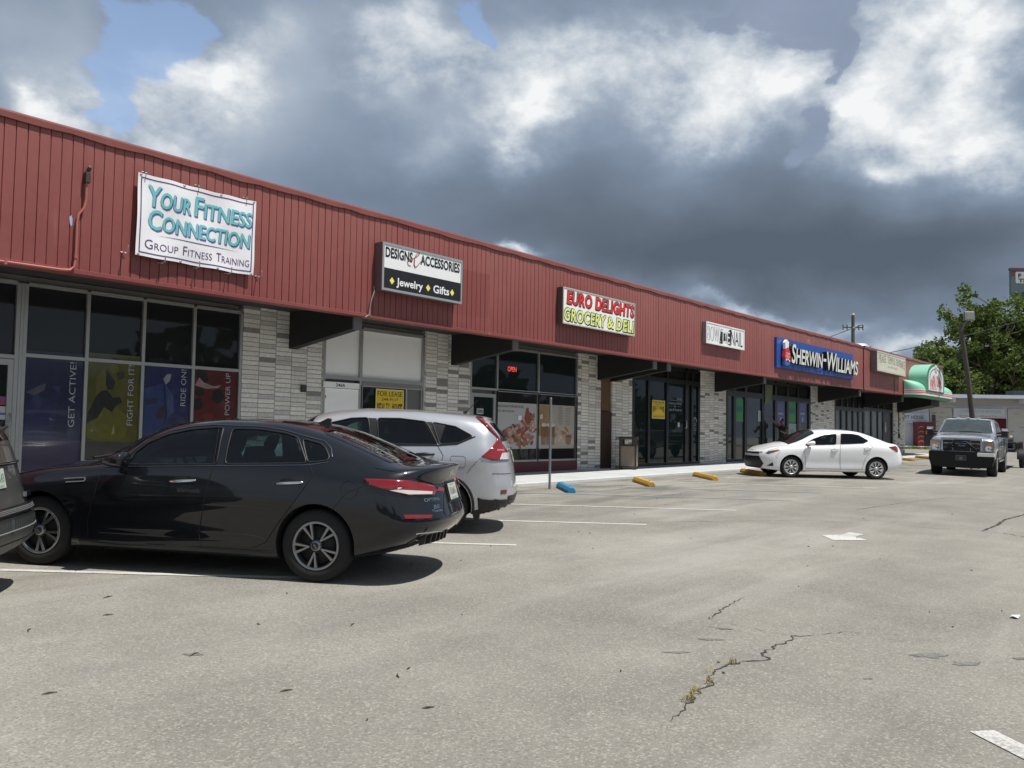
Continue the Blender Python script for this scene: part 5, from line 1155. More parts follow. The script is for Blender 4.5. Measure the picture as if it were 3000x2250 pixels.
    mb = MB(); M = Matrix.Translation((-1.20, .37, 1.02)) @ Matrix.Rotation(RD(-65), 4, 'Y'); mb.tube([M @ Vector((.185*cos(2*pi*k/24), .185*sin(2*pi*k/24), 0)) for k in range(25)], .014, 6); mb.tube([M @ Vector((-.18, 0, 0)), M @ Vector((.18, 0, 0))], .018, 6); c.part('steering_wheel', mb, CLOTH)
    mb = MB(); mb.box(-1.16, -1.12, -.12, .12, 1.28, 1.35); c.part('interior_mirror', mb, CLOTH, bevel=.01)
    rim = pm('rim_gunmetal', (.30, .30, .31), .28, .9, var=.1)
    for b in (0, 2.81):
        for sg in (1, -1): c.wheel(b, .895*sg, .335, .335, .222, .21, 5, rim, rot=RD(9) if b else RD(22), cap='KIA')
    # front end
    mb = MB(); 
    c.patch('headlight', [(-.80, .70), (-.55, .74), (-.36, .80), (-.42, .70), (-.78, .64)], LAMPC, .8, 'y', .004, .04, True)
    c.patch('grille', [(-.42, .62), (.42, .62), (.36, .72), (-.36, .72)], TRIM, None, 'f', .004, .06)
    return c
optima()
def crossover_spec(rear_cut=0.):
    return dict(nm=72, sub=[2, 3, 3, 4, 4, 4, 9, 5, 5], rf=.55, rr=.42, e=.78,
      rails=[(-.72, 3.44, [(-.7, .74), (.3, .79), (2.6, .79), (3.3, .76)], [(-.7, .27), (0, .24), (2.6, .24), (3.0, .25), (3.44, .31)]),
             (-.82, 3.55, [(-.8, .84), (0, .885), (2.6, .885), (3.5, .85)], [(-.8, .32), (0, .30), (2.6, .31), (3.0, .33), (3.5, .38)]),
             (-.86, 3.58, [(-.8, .86), (0, .905), (1.3, .895), (2.6, .905), (3.58, .875)], [(-.8, .52), (0, .48), (2.6, .50), (3.58, .55)]),
             (-.85, 3.545, [(-.8, .87), (0, .91), (2.6, .915), (3.5, .87)], [(-.8, .72), (0, .74), (2.6, .78), (3.5, .78)]),
             (-.80, 3.51, [(-.8, .85), (0, .90), (2.6, .91), (3.2, .895), (3.5, .85)], [(-.8, .86), (0, .94), (1.4, .985), (2.6, 1.0), (3.5, .97)]),
             (-.72, 3.47, [(-.72, .77), (.3, .845), (1.5, .868), (2.6, .862), (3.0, .84), (3.47, .78)], [(-.72, .90), (0, 1.01), (.5, 1.06), (1.6, 1.105), (2.6, 1.145), (3.0, 1.19), (3.2, 1.20), (3.47, 1.12)])],
      tops=[([(-.72, .58), (.1, .64), (.35, .76), (.9, .715), (1.4, .68), (2.2, .665), (2.9, .665), (3.25, .68), (3.47, .70)], [(-.72, .92), (-.3, 1.0), (.1, 1.055), (.35, 1.09), (.6, 1.21), (.9, 1.36), (1.2, 1.45), (1.6, 1.515), (2.2, 1.532), (2.8, 1.505), (3.05, 1.465), (3.22, 1.40), (3.36, 1.28), (3.47, 1.14)]),
            ([(-.72, .32), (.3, .38), (1.2, .40), (2.4, .38), (3.47, .42)], [(-.72, .93), (-.3, 1.03), (.1, 1.09), (.3, 1.12), (.55, 1.345), (.85, 1.50), (1.15, 1.56), (1.55, 1.60), (2.1, 1.603), (2.62, 1.58), (3.08, 1.535), (3.17, 1.50), (3.33, 1.32), (3.47, 1.15)]),
            ([(-.72, 0), (3.47, 0)], [(-.72, .93), (-.3, 1.04), (.1, 1.10), (.28, 1.13), (.54, 1.37), (.81, 1.525), (1.15, 1.59), (1.52, 1.62), (2.07, 1.618), (2.62, 1.597), (3.08, 1.55), (3.18, 1.515), (3.34, 1.33), (3.47, 1.155)])])
def silver_crossover():
    c = Car('parked_crossover', 'bright silver crossover parked behind the dark saloon, tail towards the lot', (9.371+2.62*cos(RD(126)), 8.464+2.62*sin(RD(126))), 126, paint('paint_silver', (.50, .515, .545), .30, .50))
    c.shell(crossover_spec()); k = 2.62
    rg = c.outline([(k-.87, 1.145), (k-.90, 1.485), (k-.6, 1.49), (k-.26, 1.458), (k-.21, 1.40), (k-.08, 1.155)], .78)
    fg = c.outline([(k-1.80, 1.26), (k-1.55, 1.40), (k-1.25, 1.475), (k-1.02, 1.49), (k-.96, 1.14), (k-1.84, 1.10)], .78)
    qg = c.outline([(k-.16, 1.455), (k+.15, 1.405), (k+.39, 1.285), (k+.20, 1.19), (k-.02, 1.165), (k-.06, 1.18)], .80)
    cav = [(.55, 1.08), (.85, 1.36), (1.3, 1.50), (1.9, 1.54), (2.5, 1.53), (3.0, 1.45), (3.15, 1.3), (3.15, 1.15), (2.6, 1.0), (.7, 1.0)]
    c.finish([(0, .35, .40, .5), (2.62, .35, .40, .5)], [fg, rg, qg], (cav, .58))
    for o, m in ((fg, TINT), (rg, TINTD), (qg, TINTD)): c.patch('side_glass', o, m, 1, 'y', -.004, mirror=True)
    for o in (fg, rg, qg): c.line('window_seal', o+[o[0]], TRIM, 1, .02, 'y', .001)
    c.patch('pillar_cover', [(k-1.0, 1.14), (k-1.02, 1.485), (k-.91, 1.485), (k-.88, 1.145)], TRIM, .78, 'v', .002, .05, True); c.patch('pillar_cover', [(k-.07, 1.16), (k-.20, 1.40), (k-.25, 1.455), (k-.17, 1.455), (k-.07, 1.19)], TRIM, .78, 'v', .002, .05, True)
    c.patch('quarter_surround', [(k-.16, 1.448), (k+.02, 1.437), (k-.05, 1.20), (k-.06, 1.18)], TRIM, .80, 'v', .003, .05, True)
    c.line('belt_trim', [(k-1.9, 1.085), (k-.96, 1.125), (k-.06, 1.150), (k+.18, 1.172), (k+.42, 1.282)], TRIM, .82, .016)
    c.patch('windscreen', [(.32, -.62), (.32, .62), (.80, .60), (.85, 0), (.80, -.60)], DGLASS, mode='z', off=.003); c.patch('rear_window', [(-.58, 1.22), (.58, 1.22), (.50, 1.46), (-.50, 1.46)], DGLASS, None, 'x', .003)
    # tall lamps up the rear pillars
    up = [(k+.415, 1.535), (k+.50, 1.525), (k+.555, 1.46), (k+.64, 1.38), (k+.72, 1.28), (k+.79, 1.16), (k+.845, 1.08), (k+.86, .985), (k+.665, .968), (k+.505, 1.015), (k+.615, 1.12), (k+.70, 1.24), (k+.705, 1.285), (k+.60, 1.37), (k+.50, 1.465)]
    c.patch('tail_light', up, LAMPR, .82, 'v', .006, .03, True, thick=.014); c.patch('reverse_lens', [(k+.765, 1.07), (k+.845, 1.08), (k+.855, .995), (k+.735, .985)], LAMPC, .82, 'v', .021, .03, True)
    c.patch('lens_edge', [(k+.70, 1.115), (k+.78, 1.12), (k+.79, 1.10), (k+.70, 1.095)], pm('lamp_bright_red', (.85, .16, .13), .12, coat=1, var=.1), .82, 'v', .022, .03, True)
    # cladding, reflector, bumper
    bl = [(k+.47, .475), (k+.62, .455), (k+.80, .46), (k+.93, .475), (k+.93, .37), (k+.80, .33), (k+.62, .28), (k+.49, .25)]
    c.patch('bumper_cladding', bl, TRIM, .80, 'v', .006, .04, True, thick=.01); c.patch('bumper_cladding', [(-.62, .38), (.62, .38), (.66, .50), (-.66, .50)], TRIM, None, 'x', .006, .06)
    c.patch('reflector', [(k+.775, .585), (k+.855, .595), (k+.85, .54), (k+.77, .53)], LAMPD, .80, 'v', .006, .03, True)
    c.line('step_line', [(k+.66, .80), (k+.80, .80), (k+.90, .81)], pm('shadow_groove', (.10, .10, .11), .5), .80, .012)
    for sg in (1, -1):
        mb = MB(); mb.prism([(-(k+.39), .36), (-(k+.44), .16), (-(k+.50), .19), (-(k+.52), .36)], 'y', .70*sg, .86*sg); c.part('mud_flap', mb, TRIM)
    # arch edging in black
    arc = [(k+.425*cos(t), .36+.425*sin(t)) for t in [RD(-12+204*i/24) for i in range(25)]]; c.line('arch_cladding', arc, TRIM, 1, .05, 'y', -.008)
    arc = [(.425*cos(t), .36+.425*sin(t)) for t in [RD(-12+204*i/24) for i in range(25)]]; c.line('arch_cladding', arc, TRIM, 1, .05, 'y', -.008); c.line('sill_cladding', [(.45, .33), (1.3, .32), (2.17, .33)], TRIM, 1, .09, 'y', -.01)
    c.line('door_gap', [(k-.26, 1.46), (k-.07, 1.15), (k+.01, 1.02), (k-.02, .90), (k-.20, .66), (k-.42, .42)], SHUT, .9, .007); c.line('door_gap', [(k-.98, 1.49), (k-.93, 1.13), (k-1.0, .5), (k-.95, .34)], SHUT, .9, .007); c.line('door_gap', [(.62, 1.06), (.55, .7), (.60, .36)], SHUT, 1, .006, 'y')
    fl = [(k+.12, 1.02), (k+.27, 1.02), (k+.305, 1.0), (k+.305, .90), (k+.28, .875), (k+.15, .875), (k+.115, .90), (k+.105, .98), (k+.12, 1.02)]; c.line('filler_flap', fl, SHUT, .9, .004)
    c.line('bumper_gap', [(k+.50, 1.0), (k+.40, .90), (k+.33, .80)], SHUT, .9, .004)
    for b0, b1, z in ((k-.37, k-.10, 1.03), (1.30, 1.58, 1.0)):
        for sg in (1, -1):
            h0, n0 = c.hit(Vector((-b0, .95, z)), 'v'); h1, n1 = c.hit(Vector((-b1, .95, z+.01)), 'v'); F = lambda p, o: (p.x, (p.y+o)*sg, p.z)
            mb = MB(); mb.tube([F(h0, .004), F(h0.lerp(h1, .15), .034), F(h0.lerp(h1, .5), .042), F(h0.lerp(h1, .85), .034), F(h1, .006)], [.010, .018, .024, .018, .010], 8); hd = c.part('door_handle', mb, TRIM)
            mb = MB(); mc = h0.lerp(h1, .45); mb.lathe([(0, .004), (.04, .003), (.05, .001)], Matrix.Translation((mc.x, mc.y*sg, mc.z-.035)) @ Matrix.Rotation(RD(-90)*sg, 4, 'X') @ Matrix.Scale(1.5, 4, (1, 0, 0)), 18); c.part('handle_cup', mb, pm('cup_pale', (.6, .6, .62), .3, .5), hd)
    # spoiler lip, aerial, plate, badge, mirrors
    mb = MB(); rows = []
    for i in range(13):
        y = -.56+1.12*i/12; h, n = c.hit(Vector((-(k+.40), y, 2)), 'z'); zz = h.z; kx = k+.575-.05*(y/.56)**2
        rows.append([(-(k+.36), y, zz+.004), (-(k+.48), y, zz-.008), (-kx, y, zz-.032), (-kx+.01, y, zz-.055), (-(k+.46), y, zz-.07)])
    mb.grid(rows); mb.grid([r for r in rows], flip=True) if False else None; c.part('spoiler', mb, c.paint)
    h, n = c.hit(Vector((-(k+.18), 0, 2)), 'z'); mb = MB(); mb.tube([h, h+Vector((-.05, 0, .03))], [.03, .018], 8); mb.tube([h+Vector((-.04, 0, .02)), h+Vector((-.20, 0, .20))], [.007, .004], 6); c.part('aerial', mb, TRIM)
    def T(u, v, d): h, n = c.hit(Vector((0, .155-.31*u, .93+.155*v)), 'x'); return h+n*(.012+d)
    licence(c, T); mb = MB(); h, n = c.hit(Vector((0, 0, 1.13)), 'x'); mb.lathe([(.04, .0), (.045, .004), (.05, 0)], Matrix.Translation(h) @ n.to_track_quat('Z', 'Y').to_matrix().to_4x4(), 20); c.part('badge', mb, CHROME)
    mb = MB(); mb.tube([T(-.6, 1.15, .01), T(1.6, 1.15, .01)], .014, 6); c.part('tailgate_bar', mb, CHROME)
    mirror_part(c, .70, 1.02, 1.13, .22, .19, .24)
    for b, y in ((1.35, .38), (1.35, -.38), (2.2, .38), (2.2, -.38)): seat(c, b, y, .95, 1.44, .25)
    rim = pm('rim_silver', (.45, .45, .46), .3, .85, var=.1)
    for b in (0, 2.62):
        for sg in (1, -1): c.wheel(b, .88*sg, .355, .355, .225, .22, 5, rim, style='double')
silver_crossover()
def grey_suv():
    c = Car('parked_suv', 'brownish grey sport utility with ribbed step bumper cut off by the left frame edge', (3.055+3.62*cos(RD(138)), 7.51+3.62*sin(RD(138))), 138, paint('paint_grey', (.085, .080, .074), .3, .35))
    S = crossover_spec(); S['e'] = .66; S['rr'] = .34
    R_ = S['rails']; sc = lambda t, k: [(b, v*k) for b, v in t]
    S['rails'] = [(bf, br+dz, y, sc(z, 1.05)) for (bf, br, y, z), dz in zip(R_, (.1, .1, .12, .06, .05, .06))]
    S['tops'] = [(y, sc(z, 1.05)) for y, z in S['tops']]
    c.shell(S); c.finish([(0, .36, .40, .5), (2.7, .36, .40, .5)])
    c.patch('rear_window', [(-.60, 1.24), (.60, 1.24), (.52, 1.50), (-.52, 1.50)], DGLASS, None, 'x', .004); c.patch('windscreen', [(.32, -.62), (.32, .62), (.80, .60), (.80, -.60)], DGLASS, mode='z', off=.003)
    c.patch('side_glass', [(.9, 1.18), (1.3, 1.5), (2.9, 1.52), (3.1, 1.32), (2.9, 1.22)], DGLASS, 1, 'y', .003, .08, True)
    c.patch('bumper_cover', [(-.80, .46), (.80, .46), (.80, .64), (-.80, .64)], pm('bumper_grey', (.055, .062, .066), .5), None, 'x', .022, .05); c.patch('bumper_cover', [(-.74, .34), (.74, .34), (.78, .445), (-.78, .445)], MATS['bumper_grey'], None, 'x', .012, .05)
    # ribbed step pad and chrome moulding
    for k in range(5):
        c.line('step_rib', [(-.66+.0*k, .66+.012*k), (.66, .66+.012*k)], CHROME if k in (0, 4) else pm('step_grey', (.30, .31, .31), .35, .6), 0, .010, 'x', .03, False)
    c.line('tailgate_trim', [(-.70, 1.055), (.70, 1.055)], CHROME, 0, .03, 'x', .010, False); c.line('tailgate_gap', [(-.70, 1.18), (-.68, .80), (-.55, .72), (.55, .72), (.68, .80), (.70, 1.18)], SHUT, 0, .008, 'x', .002, False)
    c.line('bumper_groove', [(-.80, .545), (.80, .545)], pm('groove_light', (.2, .21, .21), .4), 0, .012, 'x', .024, False)
    def T(u, v, d): h, n = c.hit(Vector((0, .155-.31*u, .87+.155*v)), 'x'); return h+n*(.012+d)
    licence(c, T); h, n = c.hit(Vector((0, -.30, 1.15)), 'x'); M = Matrix.Translation(c.hit(Vector((0, 0, 1.13)), 'x')[0]) @ n.to_track_quat('Z', 'Y').to_matrix().to_4x4()
    mb = MB(); mb.lathe([(.050, .0), (.060, .010), (.070, .0)], M, 28); mb.add([M @ Vector(p) for p in ((-.085, -.014, .008), (.085, -.014, .008), (.085, .014, .008), (-.085, .014, .008))], [(0, 1, 2, 3)]); c.part('badge', mb, CHROME)
    h, n = c.hit(Vector((0, .0, 1.24)), 'x'); mb = MB(); mb.tube([h+n*.02+Vector((0, .06, -.02)), h+n*.05+Vector((0, 0, 0)), h+n*.05+Vector((0, -.25, .06)), h+n*.03+Vector((0, -.45, .10))], [.03, .035, .02, .012], 8); c.part('rear_wiper', mb, TRIM)
    c.patch('tail_light', [(3.15, 1.24), (3.32, 1.22), (3.36, 1.08), (3.28, 1.04), (3.05, 1.10)], LAMPR, .85, 'y', .006, .04, True)
    mb = MB(); h, n = c.hit(Vector((0, -.55, .70)), 'x'); mb.box(h.x-.01, h.x+.02, -.60, -.50, .77, .81); c.part('reflector', mb, CHROME)
    for b in (0, 2.7):
        for sg in (1, -1): c.wheel(b, .88*sg, .36, .36, .235, .22, 5, pm('rim_silver', (.45, .45, .46), .3, .85), style='double')
    mirror_part(c, .75, 1.03, 1.18, .22, .19, .24)
grey_suv()
def white_saloon():
    c = Car('parked_saloon', 'bright white saloon car nosed up to a yellow wheel stop by the paint store', (26.114, 10.216), 134., paint('paint_white', (.80, .81, .82), .35))
    S = dict(nm=76, sub=[2, 3, 3, 4, 4, 4, 9, 5, 5], rf=.60, rr=.46, e=.82,
      rails=[(-.78, 3.48, [(-.8, .68), (0, .76), (2.7, .76), (3.5, .68)], [(-.8, .24), (0, .20), (2.7, .20), (3.48, .32)]),
             (-.90, 3.62, [(-.9, .82), (0, .855), (2.7, .855), (3.6, .80)], [(-.9, .27), (-.3, .23), (.4, .235), (2.3, .255), (3.0, .30), (3.62, .38)]),
             (-.95, 3.71, [(-.95, .84), (0, .88), (.7, .865), (2.0, .865), (2.7, .885), (3.7, .82)], [(-.95, .45), (0, .44), (2.7, .46), (3.7, .50)]),
             (-.93, 3.70, [(-.93, .84), (0, .885), (2.7, .888), (3.7, .82)], [(-.93, .60), (0, .64), (2.7, .68), (3.7, .70)]),
             (-.88, 3.64, [(-.88, .81), (0, .865), (1, .885), (2.2, .885), (2.8, .875), (3.64, .79)], [(-.88, .70), (-.3, .79), (.2, .83), (1.4, .87), (2.7, .93), (3.64, .90)]),
             (-.80, 3.58, [(-.8, .73), (-.2, .78), (.4, .815), (1.5, .83), (2.3, .82), (2.9, .775), (3.58, .71)], [(-.8, .755), (-.5, .85), (-.2, .905), (.3, .93), (.5, .945), (1.5, .995), (2.3, 1.045), (2.7, 1.06), (3.1, 1.045), (3.58, 1.02)])],
      tops=[([(-.8, .56), (-.1, .62), (.2, .74), (.7, .68), (1.2, .62), (2, .60), (2.5, .60), (3.0, .61), (3.58, .58)], [(-.8, .765), (-.4, .89), (-.1, .95), (.2, .985), (.42, 1.07), (.74, 1.21), (1.05, 1.315), (1.45, 1.368), (1.9, 1.372), (2.2, 1.345), (2.5, 1.28), (2.9, 1.165), (3.15, 1.09), (3.27, 1.068), (3.58, 1.045)]),
            ([(-.8, .30), (0, .36), (.8, .38), (2, .34), (3.58, .30)], [(-.8, .77), (-.4, .915), (-.12, .985), (.0, 1.01), (.35, 1.175), (.76, 1.345), (1.1, 1.41), (1.45, 1.432), (1.9, 1.428), (2.25, 1.40), (2.55, 1.335), (2.9, 1.205), (3.2, 1.10), (3.3, 1.08), (3.58, 1.058)]),
            ([(-.8, 0), (3.58, 0)], [(-.8, .77), (-.4, .925), (-.16, 1.0), (-.05, 1.012), (.32, 1.185), (.76, 1.375), (1.1, 1.43), (1.41, 1.452), (1.9, 1.445), (2.23, 1.42), (2.54, 1.36), (2.9, 1.22), (3.2, 1.11), (3.3, 1.088), (3.58, 1.062)])])
    c.shell(S)
    fg = c.outline([(.50, .945), (.60, 1.06), (.76, 1.155), (1.05, 1.262), (1.45, 1.318), (1.45, 1.0), (.82, .97)], .76); rg = c.outline([(1.59, 1.012), (1.59, 1.328), (1.92, 1.328), (2.13, 1.30), (2.46, 1.135), (2.29, 1.055)], .76)
    cav = [(.45, .98), (.8, 1.18), (1.1, 1.32), (1.45, 1.36), (2.1, 1.34), (2.5, 1.24), (2.8, 1.12), (2.8, 1.02), (2.4, .88), (.6, .88)]
    c.finish([(.05, .325, .355, .48), (2.67, .325, .355, .48)], [fg, rg], (cav, .55))
    for o in (fg, rg): c.patch('side_glass', o, TINT, 1, 'y', -.004, mirror=True); c.line('window_seal', o+[o[0]], TRIM, 1, .016, 'y', .001)
    c.patch('pillar_cover', [(1.45, 1.0), (1.45, 1.325), (1.59, 1.325), (1.59, 1.012)], pm('pillar_grey', (.35, .33, .31), .4), .76, 'v', .001, .05, True)
    c.patch('windscreen', [(.02, -.66), (.02, .66), (.45, .66), (.86, .58), (.93, 0), (.86, -.58), (.45, -.66)], DGLASS, mode='z', off=.004); c.patch('rear_window', [(2.52, -.50), (2.52, .50), (3.05, .54), (3.10, 0), (3.05, -.54)], DGLASS, mode='z', off=.003)
    c.patch('headlight', [(-.70, .70), (-.62, .755), (-.32, .815), (-.26, .785), (-.60, .675)], pm('lamp_smoke', (.10, .085, .06), .1, coat=1, var=.3, vs=12), .75, 'v', .005, .03, True); c.patch('turn_signal', [(-.45, .775), (-.32, .805), (-.27, .785), (-.42, .745)], LAMPA, .75, 'v', .009, .03, True)
    c.patch('grille', [(-1.03, .60), (-.72, .60), (-.57, .37), (-.66, .245), (-1.03, .275)], TRIM, .3, 'v', .006, .04, True); c.patch('grille', [(-.45, .29), (.45, .29), (.36, .60), (-.36, .60)], TRIM, None, 'f', .007, .05)
    c.patch('grille_bar', [(-.56, .665), (.56, .665), (.48, .72), (-.48, .72)], TRIM, None, 'f', .006, .05); c.line('grille_trim', [(-.62, .725), (-.3, .715), (0, .71), (.3, .715), (.62, .725)], CHROME, 0, .016, 'f', .010, False)
    c.patch('fog_lamp', [(-.47, .44), (-.45, .325), (-.66, .325)], TRIM, .75, 'v', .005, .03, True)
    M = Matrix.Translation(c.hit(Vector((0, 0, .70)), 'f')[0]+Vector((.012, 0, 0))) @ Matrix.Rotation(RD(90), 4, 'Y'); mb = MB(); mb.lathe([(.05, 0), (.056, .006), (.062, 0)], M @ Matrix.Scale(1.4, 4, (0, 1, 0)), 24); mb.lathe([(.018, 0), (.024, .006), (.030, 0)], M, 16); c.part('badge', mb, CHROME)
    c.patch('tail_light', [(3.07, .97), (3.27, 1.0), (3.33, .96), (3.35, .86), (3.34, .83)], LAMPR, .8, 'v', .006, .03, True, thick=.01)
    c.line('door_gap', [(1.53, 1.33), (1.525, .99), (1.52, .70), (1.53, .30)], SHUT, .89, .008); c.line('door_gap', [(.46, .93), (.43, .80), (.47, .55), (.46, .30)], SHUT, .89, .006); c.line('door_gap', [(2.42, 1.08), (2.52, .96), (2.42, .78), (2.28, .58), (2.20, .30)], SHUT, .89, .006); c.line('sill_gap', [(.47, .285), (1.5, .29), (2.22, .30)], SHUT, .89, .006)
    c.line('bumper_gap', [(-.27, .78), (-.42, .62), (-.38, .55)], SHUT, .85, .005); c.line('bonnet_gap', [(-.62, .77), (-.2, .90), (.1, .955)], SHUT, .72, .006)
    for b0, b1, z in ((1.24, 1.46, .865), (2.25, 2.46, .925)):
        for sg in (1, -1):
            h0, n0 = c.hit(Vector((-b0, .9, z)), 'v'); h1, n1 = c.hit(Vector((-b1, .9, z+.008)), 'v'); F = lambda p, o: (p.x, (p.y+o)*sg, p.z)
            mb = MB(); mb.tube([F(h0, .004), F(h0.lerp(h1, .2), .03), F(h0.lerp(h1, .8), .032), F(h1, .006)], [.008, .014, .014, .008], 8); hd = c.part('door_handle', mb, c.paint)
            mb = MB(); mc = h0.lerp(h1, .5); mb.lathe([(0, .004), (.045, .003), (.055, .001)], Matrix.Translation((mc.x, mc.y*sg, mc.z-.03)) @ Matrix.Rotation(RD(-90)*sg, 4, 'X') @ Matrix.Scale(1.6, 4, (1, 0, 0)), 18); c.part('handle_cup', mb, pm('cup_grey', (.22, .22, .23), .4), hd)
    mirror_part(c, .58, .96, 1.03, .20, .14, .20)
    def T(u, v, d): h, n = c.hit(Vector((0, .155-.31*u, .74+.155*v)), 'x'); return h+n*(.012+d)
    licence(c, T)
    for b, y in ((1.20, .36), (1.20, -.36)): seat(c, b, y, .86, 1.26, .22)
    for y in (.36, -.36): seat(c, 2.08, y, .86, 1.20, .2)
    mb = MB(); mb.box(-.75, -.45, -.55, .55, .88, .98); c.part('dashboard', mb, CLOTH, bevel=.02)
    rim = pm('wheel_cover', (.62, .62, .63), .3, .6, var=.08)
    for b in (.05, 2.67):
        for sg in (1, -1): c.wheel(b, .86*sg, .318, .318, .215, .20, 9, rim, style='vee')
    return c
white_saloon()
def pickup():
    c = Car('pickup_truck', 'silver pickup truck with black steel bumper and brush bar facing the camera', (32.6-0*.9, 6.47), 185.3, paint('paint_silver2', (.48, .495, .53), .24, .70), 'truck')
    # b counts from the nose here; front axle at .95
    S = dict(nm=90, sub=[2, 3, 3, 4, 4, 4, 8, 5, 5], rf=.30, rr=.16, e=.60,
      rails=[(.20, 6.1, [(0, .80), (6.2, .80)], [(0, .55), (6.2, .55)]),
             (.16, 6.18, [(0, .94), (1, .97), (6.2, .96)], [(0, .66), (.6, .56), (3, .55), (6.2, .62)]),
             (.14, 6.2, [(0, .96), (.9, 1.0), (2, .98), (4, .98), (5, 1.0), (6.2, .98)], [(0, .80), (1.5, .76), (6.2, .80)]),
             (.14, 6.2, [(0, .96), (.9, 1.01), (3, .995), (6.2, .985)], [(0, .98), (1.5, 1.0), (6.2, 1.02)]),
             (.16, 6.2, [(0, .95), (1, .985), (3, .985), (6.2, .975)], [(0, 1.16), (1.0, 1.22), (3, 1.25), (6.2, 1.26)]),
             (.22, 6.2, [(.2, .90), (1, .93), (1.6, .94), (3.6, .93), (6.2, .95)], [(.2, 1.24), (.7, 1.29), (1.4, 1.34), (2.2, 1.36), (3.9, 1.37), (4.1, 1.36), (6.2, 1.36)])],
      tops=[([(.2, .72), (1, .74), (1.35, .88), (1.7, .83), (2.1, .765), (3.6, .74), (4.05, .76), (4.12, .90), (6.2, .91)], [(.2, 1.255), (.6, 1.32), (1.2, 1.39), (1.42, 1.45), (1.75, 1.66), (2.10, 1.87), (2.4, 1.91), (3.5, 1.91), (3.95, 1.86), (4.03, 1.60), (4.10, 1.375), (4.3, 1.362), (6.2, 1.362)]),
            ([(.2, .40), (1.5, .44), (2.2, .42), (4, .42), (6.2, .45)], [(.2, 1.26), (.6, 1.345), (1.15, 1.415), (1.35, 1.45), (1.7, 1.68), (2.08, 1.91), (2.4, 1.955), (3.5, 1.955), (3.98, 1.92), (4.04, 1.60), (4.10, 1.376), (6.2, 1.363)]),
            ([(.2, 0), (6.2, 0)], [(.2, 1.26), (.6, 1.35), (1.12, 1.425), (1.30, 1.45), (1.68, 1.69), (2.06, 1.93), (2.4, 1.97), (3.5, 1.97), (3.99, 1.94), (4.05, 1.60), (4.10, 1.377), (6.2, 1.364)])])
    c.shell(S)
    c.finish([(.95, .40, .48, .55), (4.95, .40, .48, .55)])
    c.patch('windscreen', [(-.80, 1.455), (0, 1.475), (.80, 1.455), (.68, 1.87), (0, 1.905), (-.68, 1.87)], pm('truck_glass', (.055, .072, .076), .03, var=.6, vs=3, spec=.6), None, 'f', .006, .06); c.line('windscreen_seal', [(-.81, 1.45), (0, 1.47), (.81, 1.45), (.69, 1.88), (0, 1.912), (-.69, 1.88), (-.81, 1.45)], TRIM, 0, .02, 'f', .004, False)
    c.patch('side_glass', [(1.72, 1.42), (2.12, 1.82), (2.75, 1.86), (2.78, 1.42)], DGLASS, 1, 'y', .004, .08, True); c.patch('side_glass', [(2.88, 1.42), (2.86, 1.86), (3.6, 1.86), (3.85, 1.78), (3.85, 1.42)], DGLASS, 1, 'y', .004, .08, True)
    c.line('door_gap', [(1.50, 1.34), (1.52, .62)], SHUT, 1, .01, 'y'); c.line('door_gap', [(2.83, 1.86), (2.83, .62)], SHUT, 1, .01, 'y'); c.line('door_gap', [(3.9, 1.36), (3.88, .9)], SHUT, 1, .01, 'y'); c.line('cab_gap', [(4.10, 1.36), (4.10, .6)], SHUT, 1, .02, 'y')
    c.patch('lower_panel', [(1.45, .60), (1.6, .84), (4.4, .90), (4.5, .60)], pm('two_tone_grey', (.06, .06, .065), .35, .3), 1, 'y', .003, .08, True)
    # chrome grille, dark reflections put into its colour, with dark mesh, blue oval, lamps
    mb = MB(); X = -.10
    def fr(a, b, z0, z1, x0=-.16, x1=-.06): mb.box(x0, x1, a, b, z0, z1)
    fr(-.62, .62, 1.20, 1.27); fr(-.62, .62, .80, .84); fr(-.62, -.555, .84, 1.20); fr(.555, .62, .84, 1.20); fr(-.28, -.25, .84, 1.20, -.17, -.09); fr(.25, .28, .84, 1.20, -.17, -.09); fr(-.555, .555, 1.075, 1.105, -.17, -.09); fr(-.555, .555, .93, .955, -.17, -.09)
    g = c.part('grille', mb, pm('chrome_dark_reflect', (.48, .48, .51), .12, 1, var=0), bevel=.02)
    mb = MB(); mb.box(-.20, -.125, -.57, .57, .82, 1.22); c.part('grille_mesh', mb, TRIM, g)
    mb = MB(); Mx = Matrix.Translation((-.075, 0, 1.02)) @ Matrix.Rotation(RD(90), 4, 'Y'); mb.lathe([(0, .02), (.065, .02), (.075, .0)], Mx @ Matrix.Scale(2.1, 4, (0, 1, 0)), 28); e = c.part('oval_badge', mb, pm('badge_blue', (.012, .03, .09), .3), g)
    mb = MB(); put_text(mb, 'Ford', -.10, .10, .985, 1.05, lambda u, v, d: Vector((-.052, u, v)), shear=.3); c.part('badge_letters', mb, STEEL, e)
    for sg in (1, -1):
        mb = MB(); mb.prism([(.64*sg, .82), (.96*sg, .83), (.955*sg, 1.17), (.90*sg, 1.20), (.64*sg, 1.19)], 'x', -.26, -.135); h = c.part('headlight', mb, pm('lamp_reflector', (.20, .205, .215), .15, .7, coat=1, var=.5, vs=10), bevel=.02)
        mb = MB(); mb.prism([(.76*sg, 1.06), (.93*sg, 1.05), (.92*sg, 1.13), (.76*sg, 1.12)], 'x', -.2, -.128); c.part('turn_signal', mb, LAMPA, h)
        mb = MB(); mb.lathe([(0, .0), (.06, .01), (.10, .03)], Matrix.Translation((-.14, .80*sg, .94)) @ Matrix.Rotation(RD(90), 4, 'Y'), 18); c.part('bulb_bowl', mb, CHROME, h)
    # steel bumper with brush bar
    bl = pm('bumper_black', (.004, .004, .0045), .45, var=.2, spec=.3)
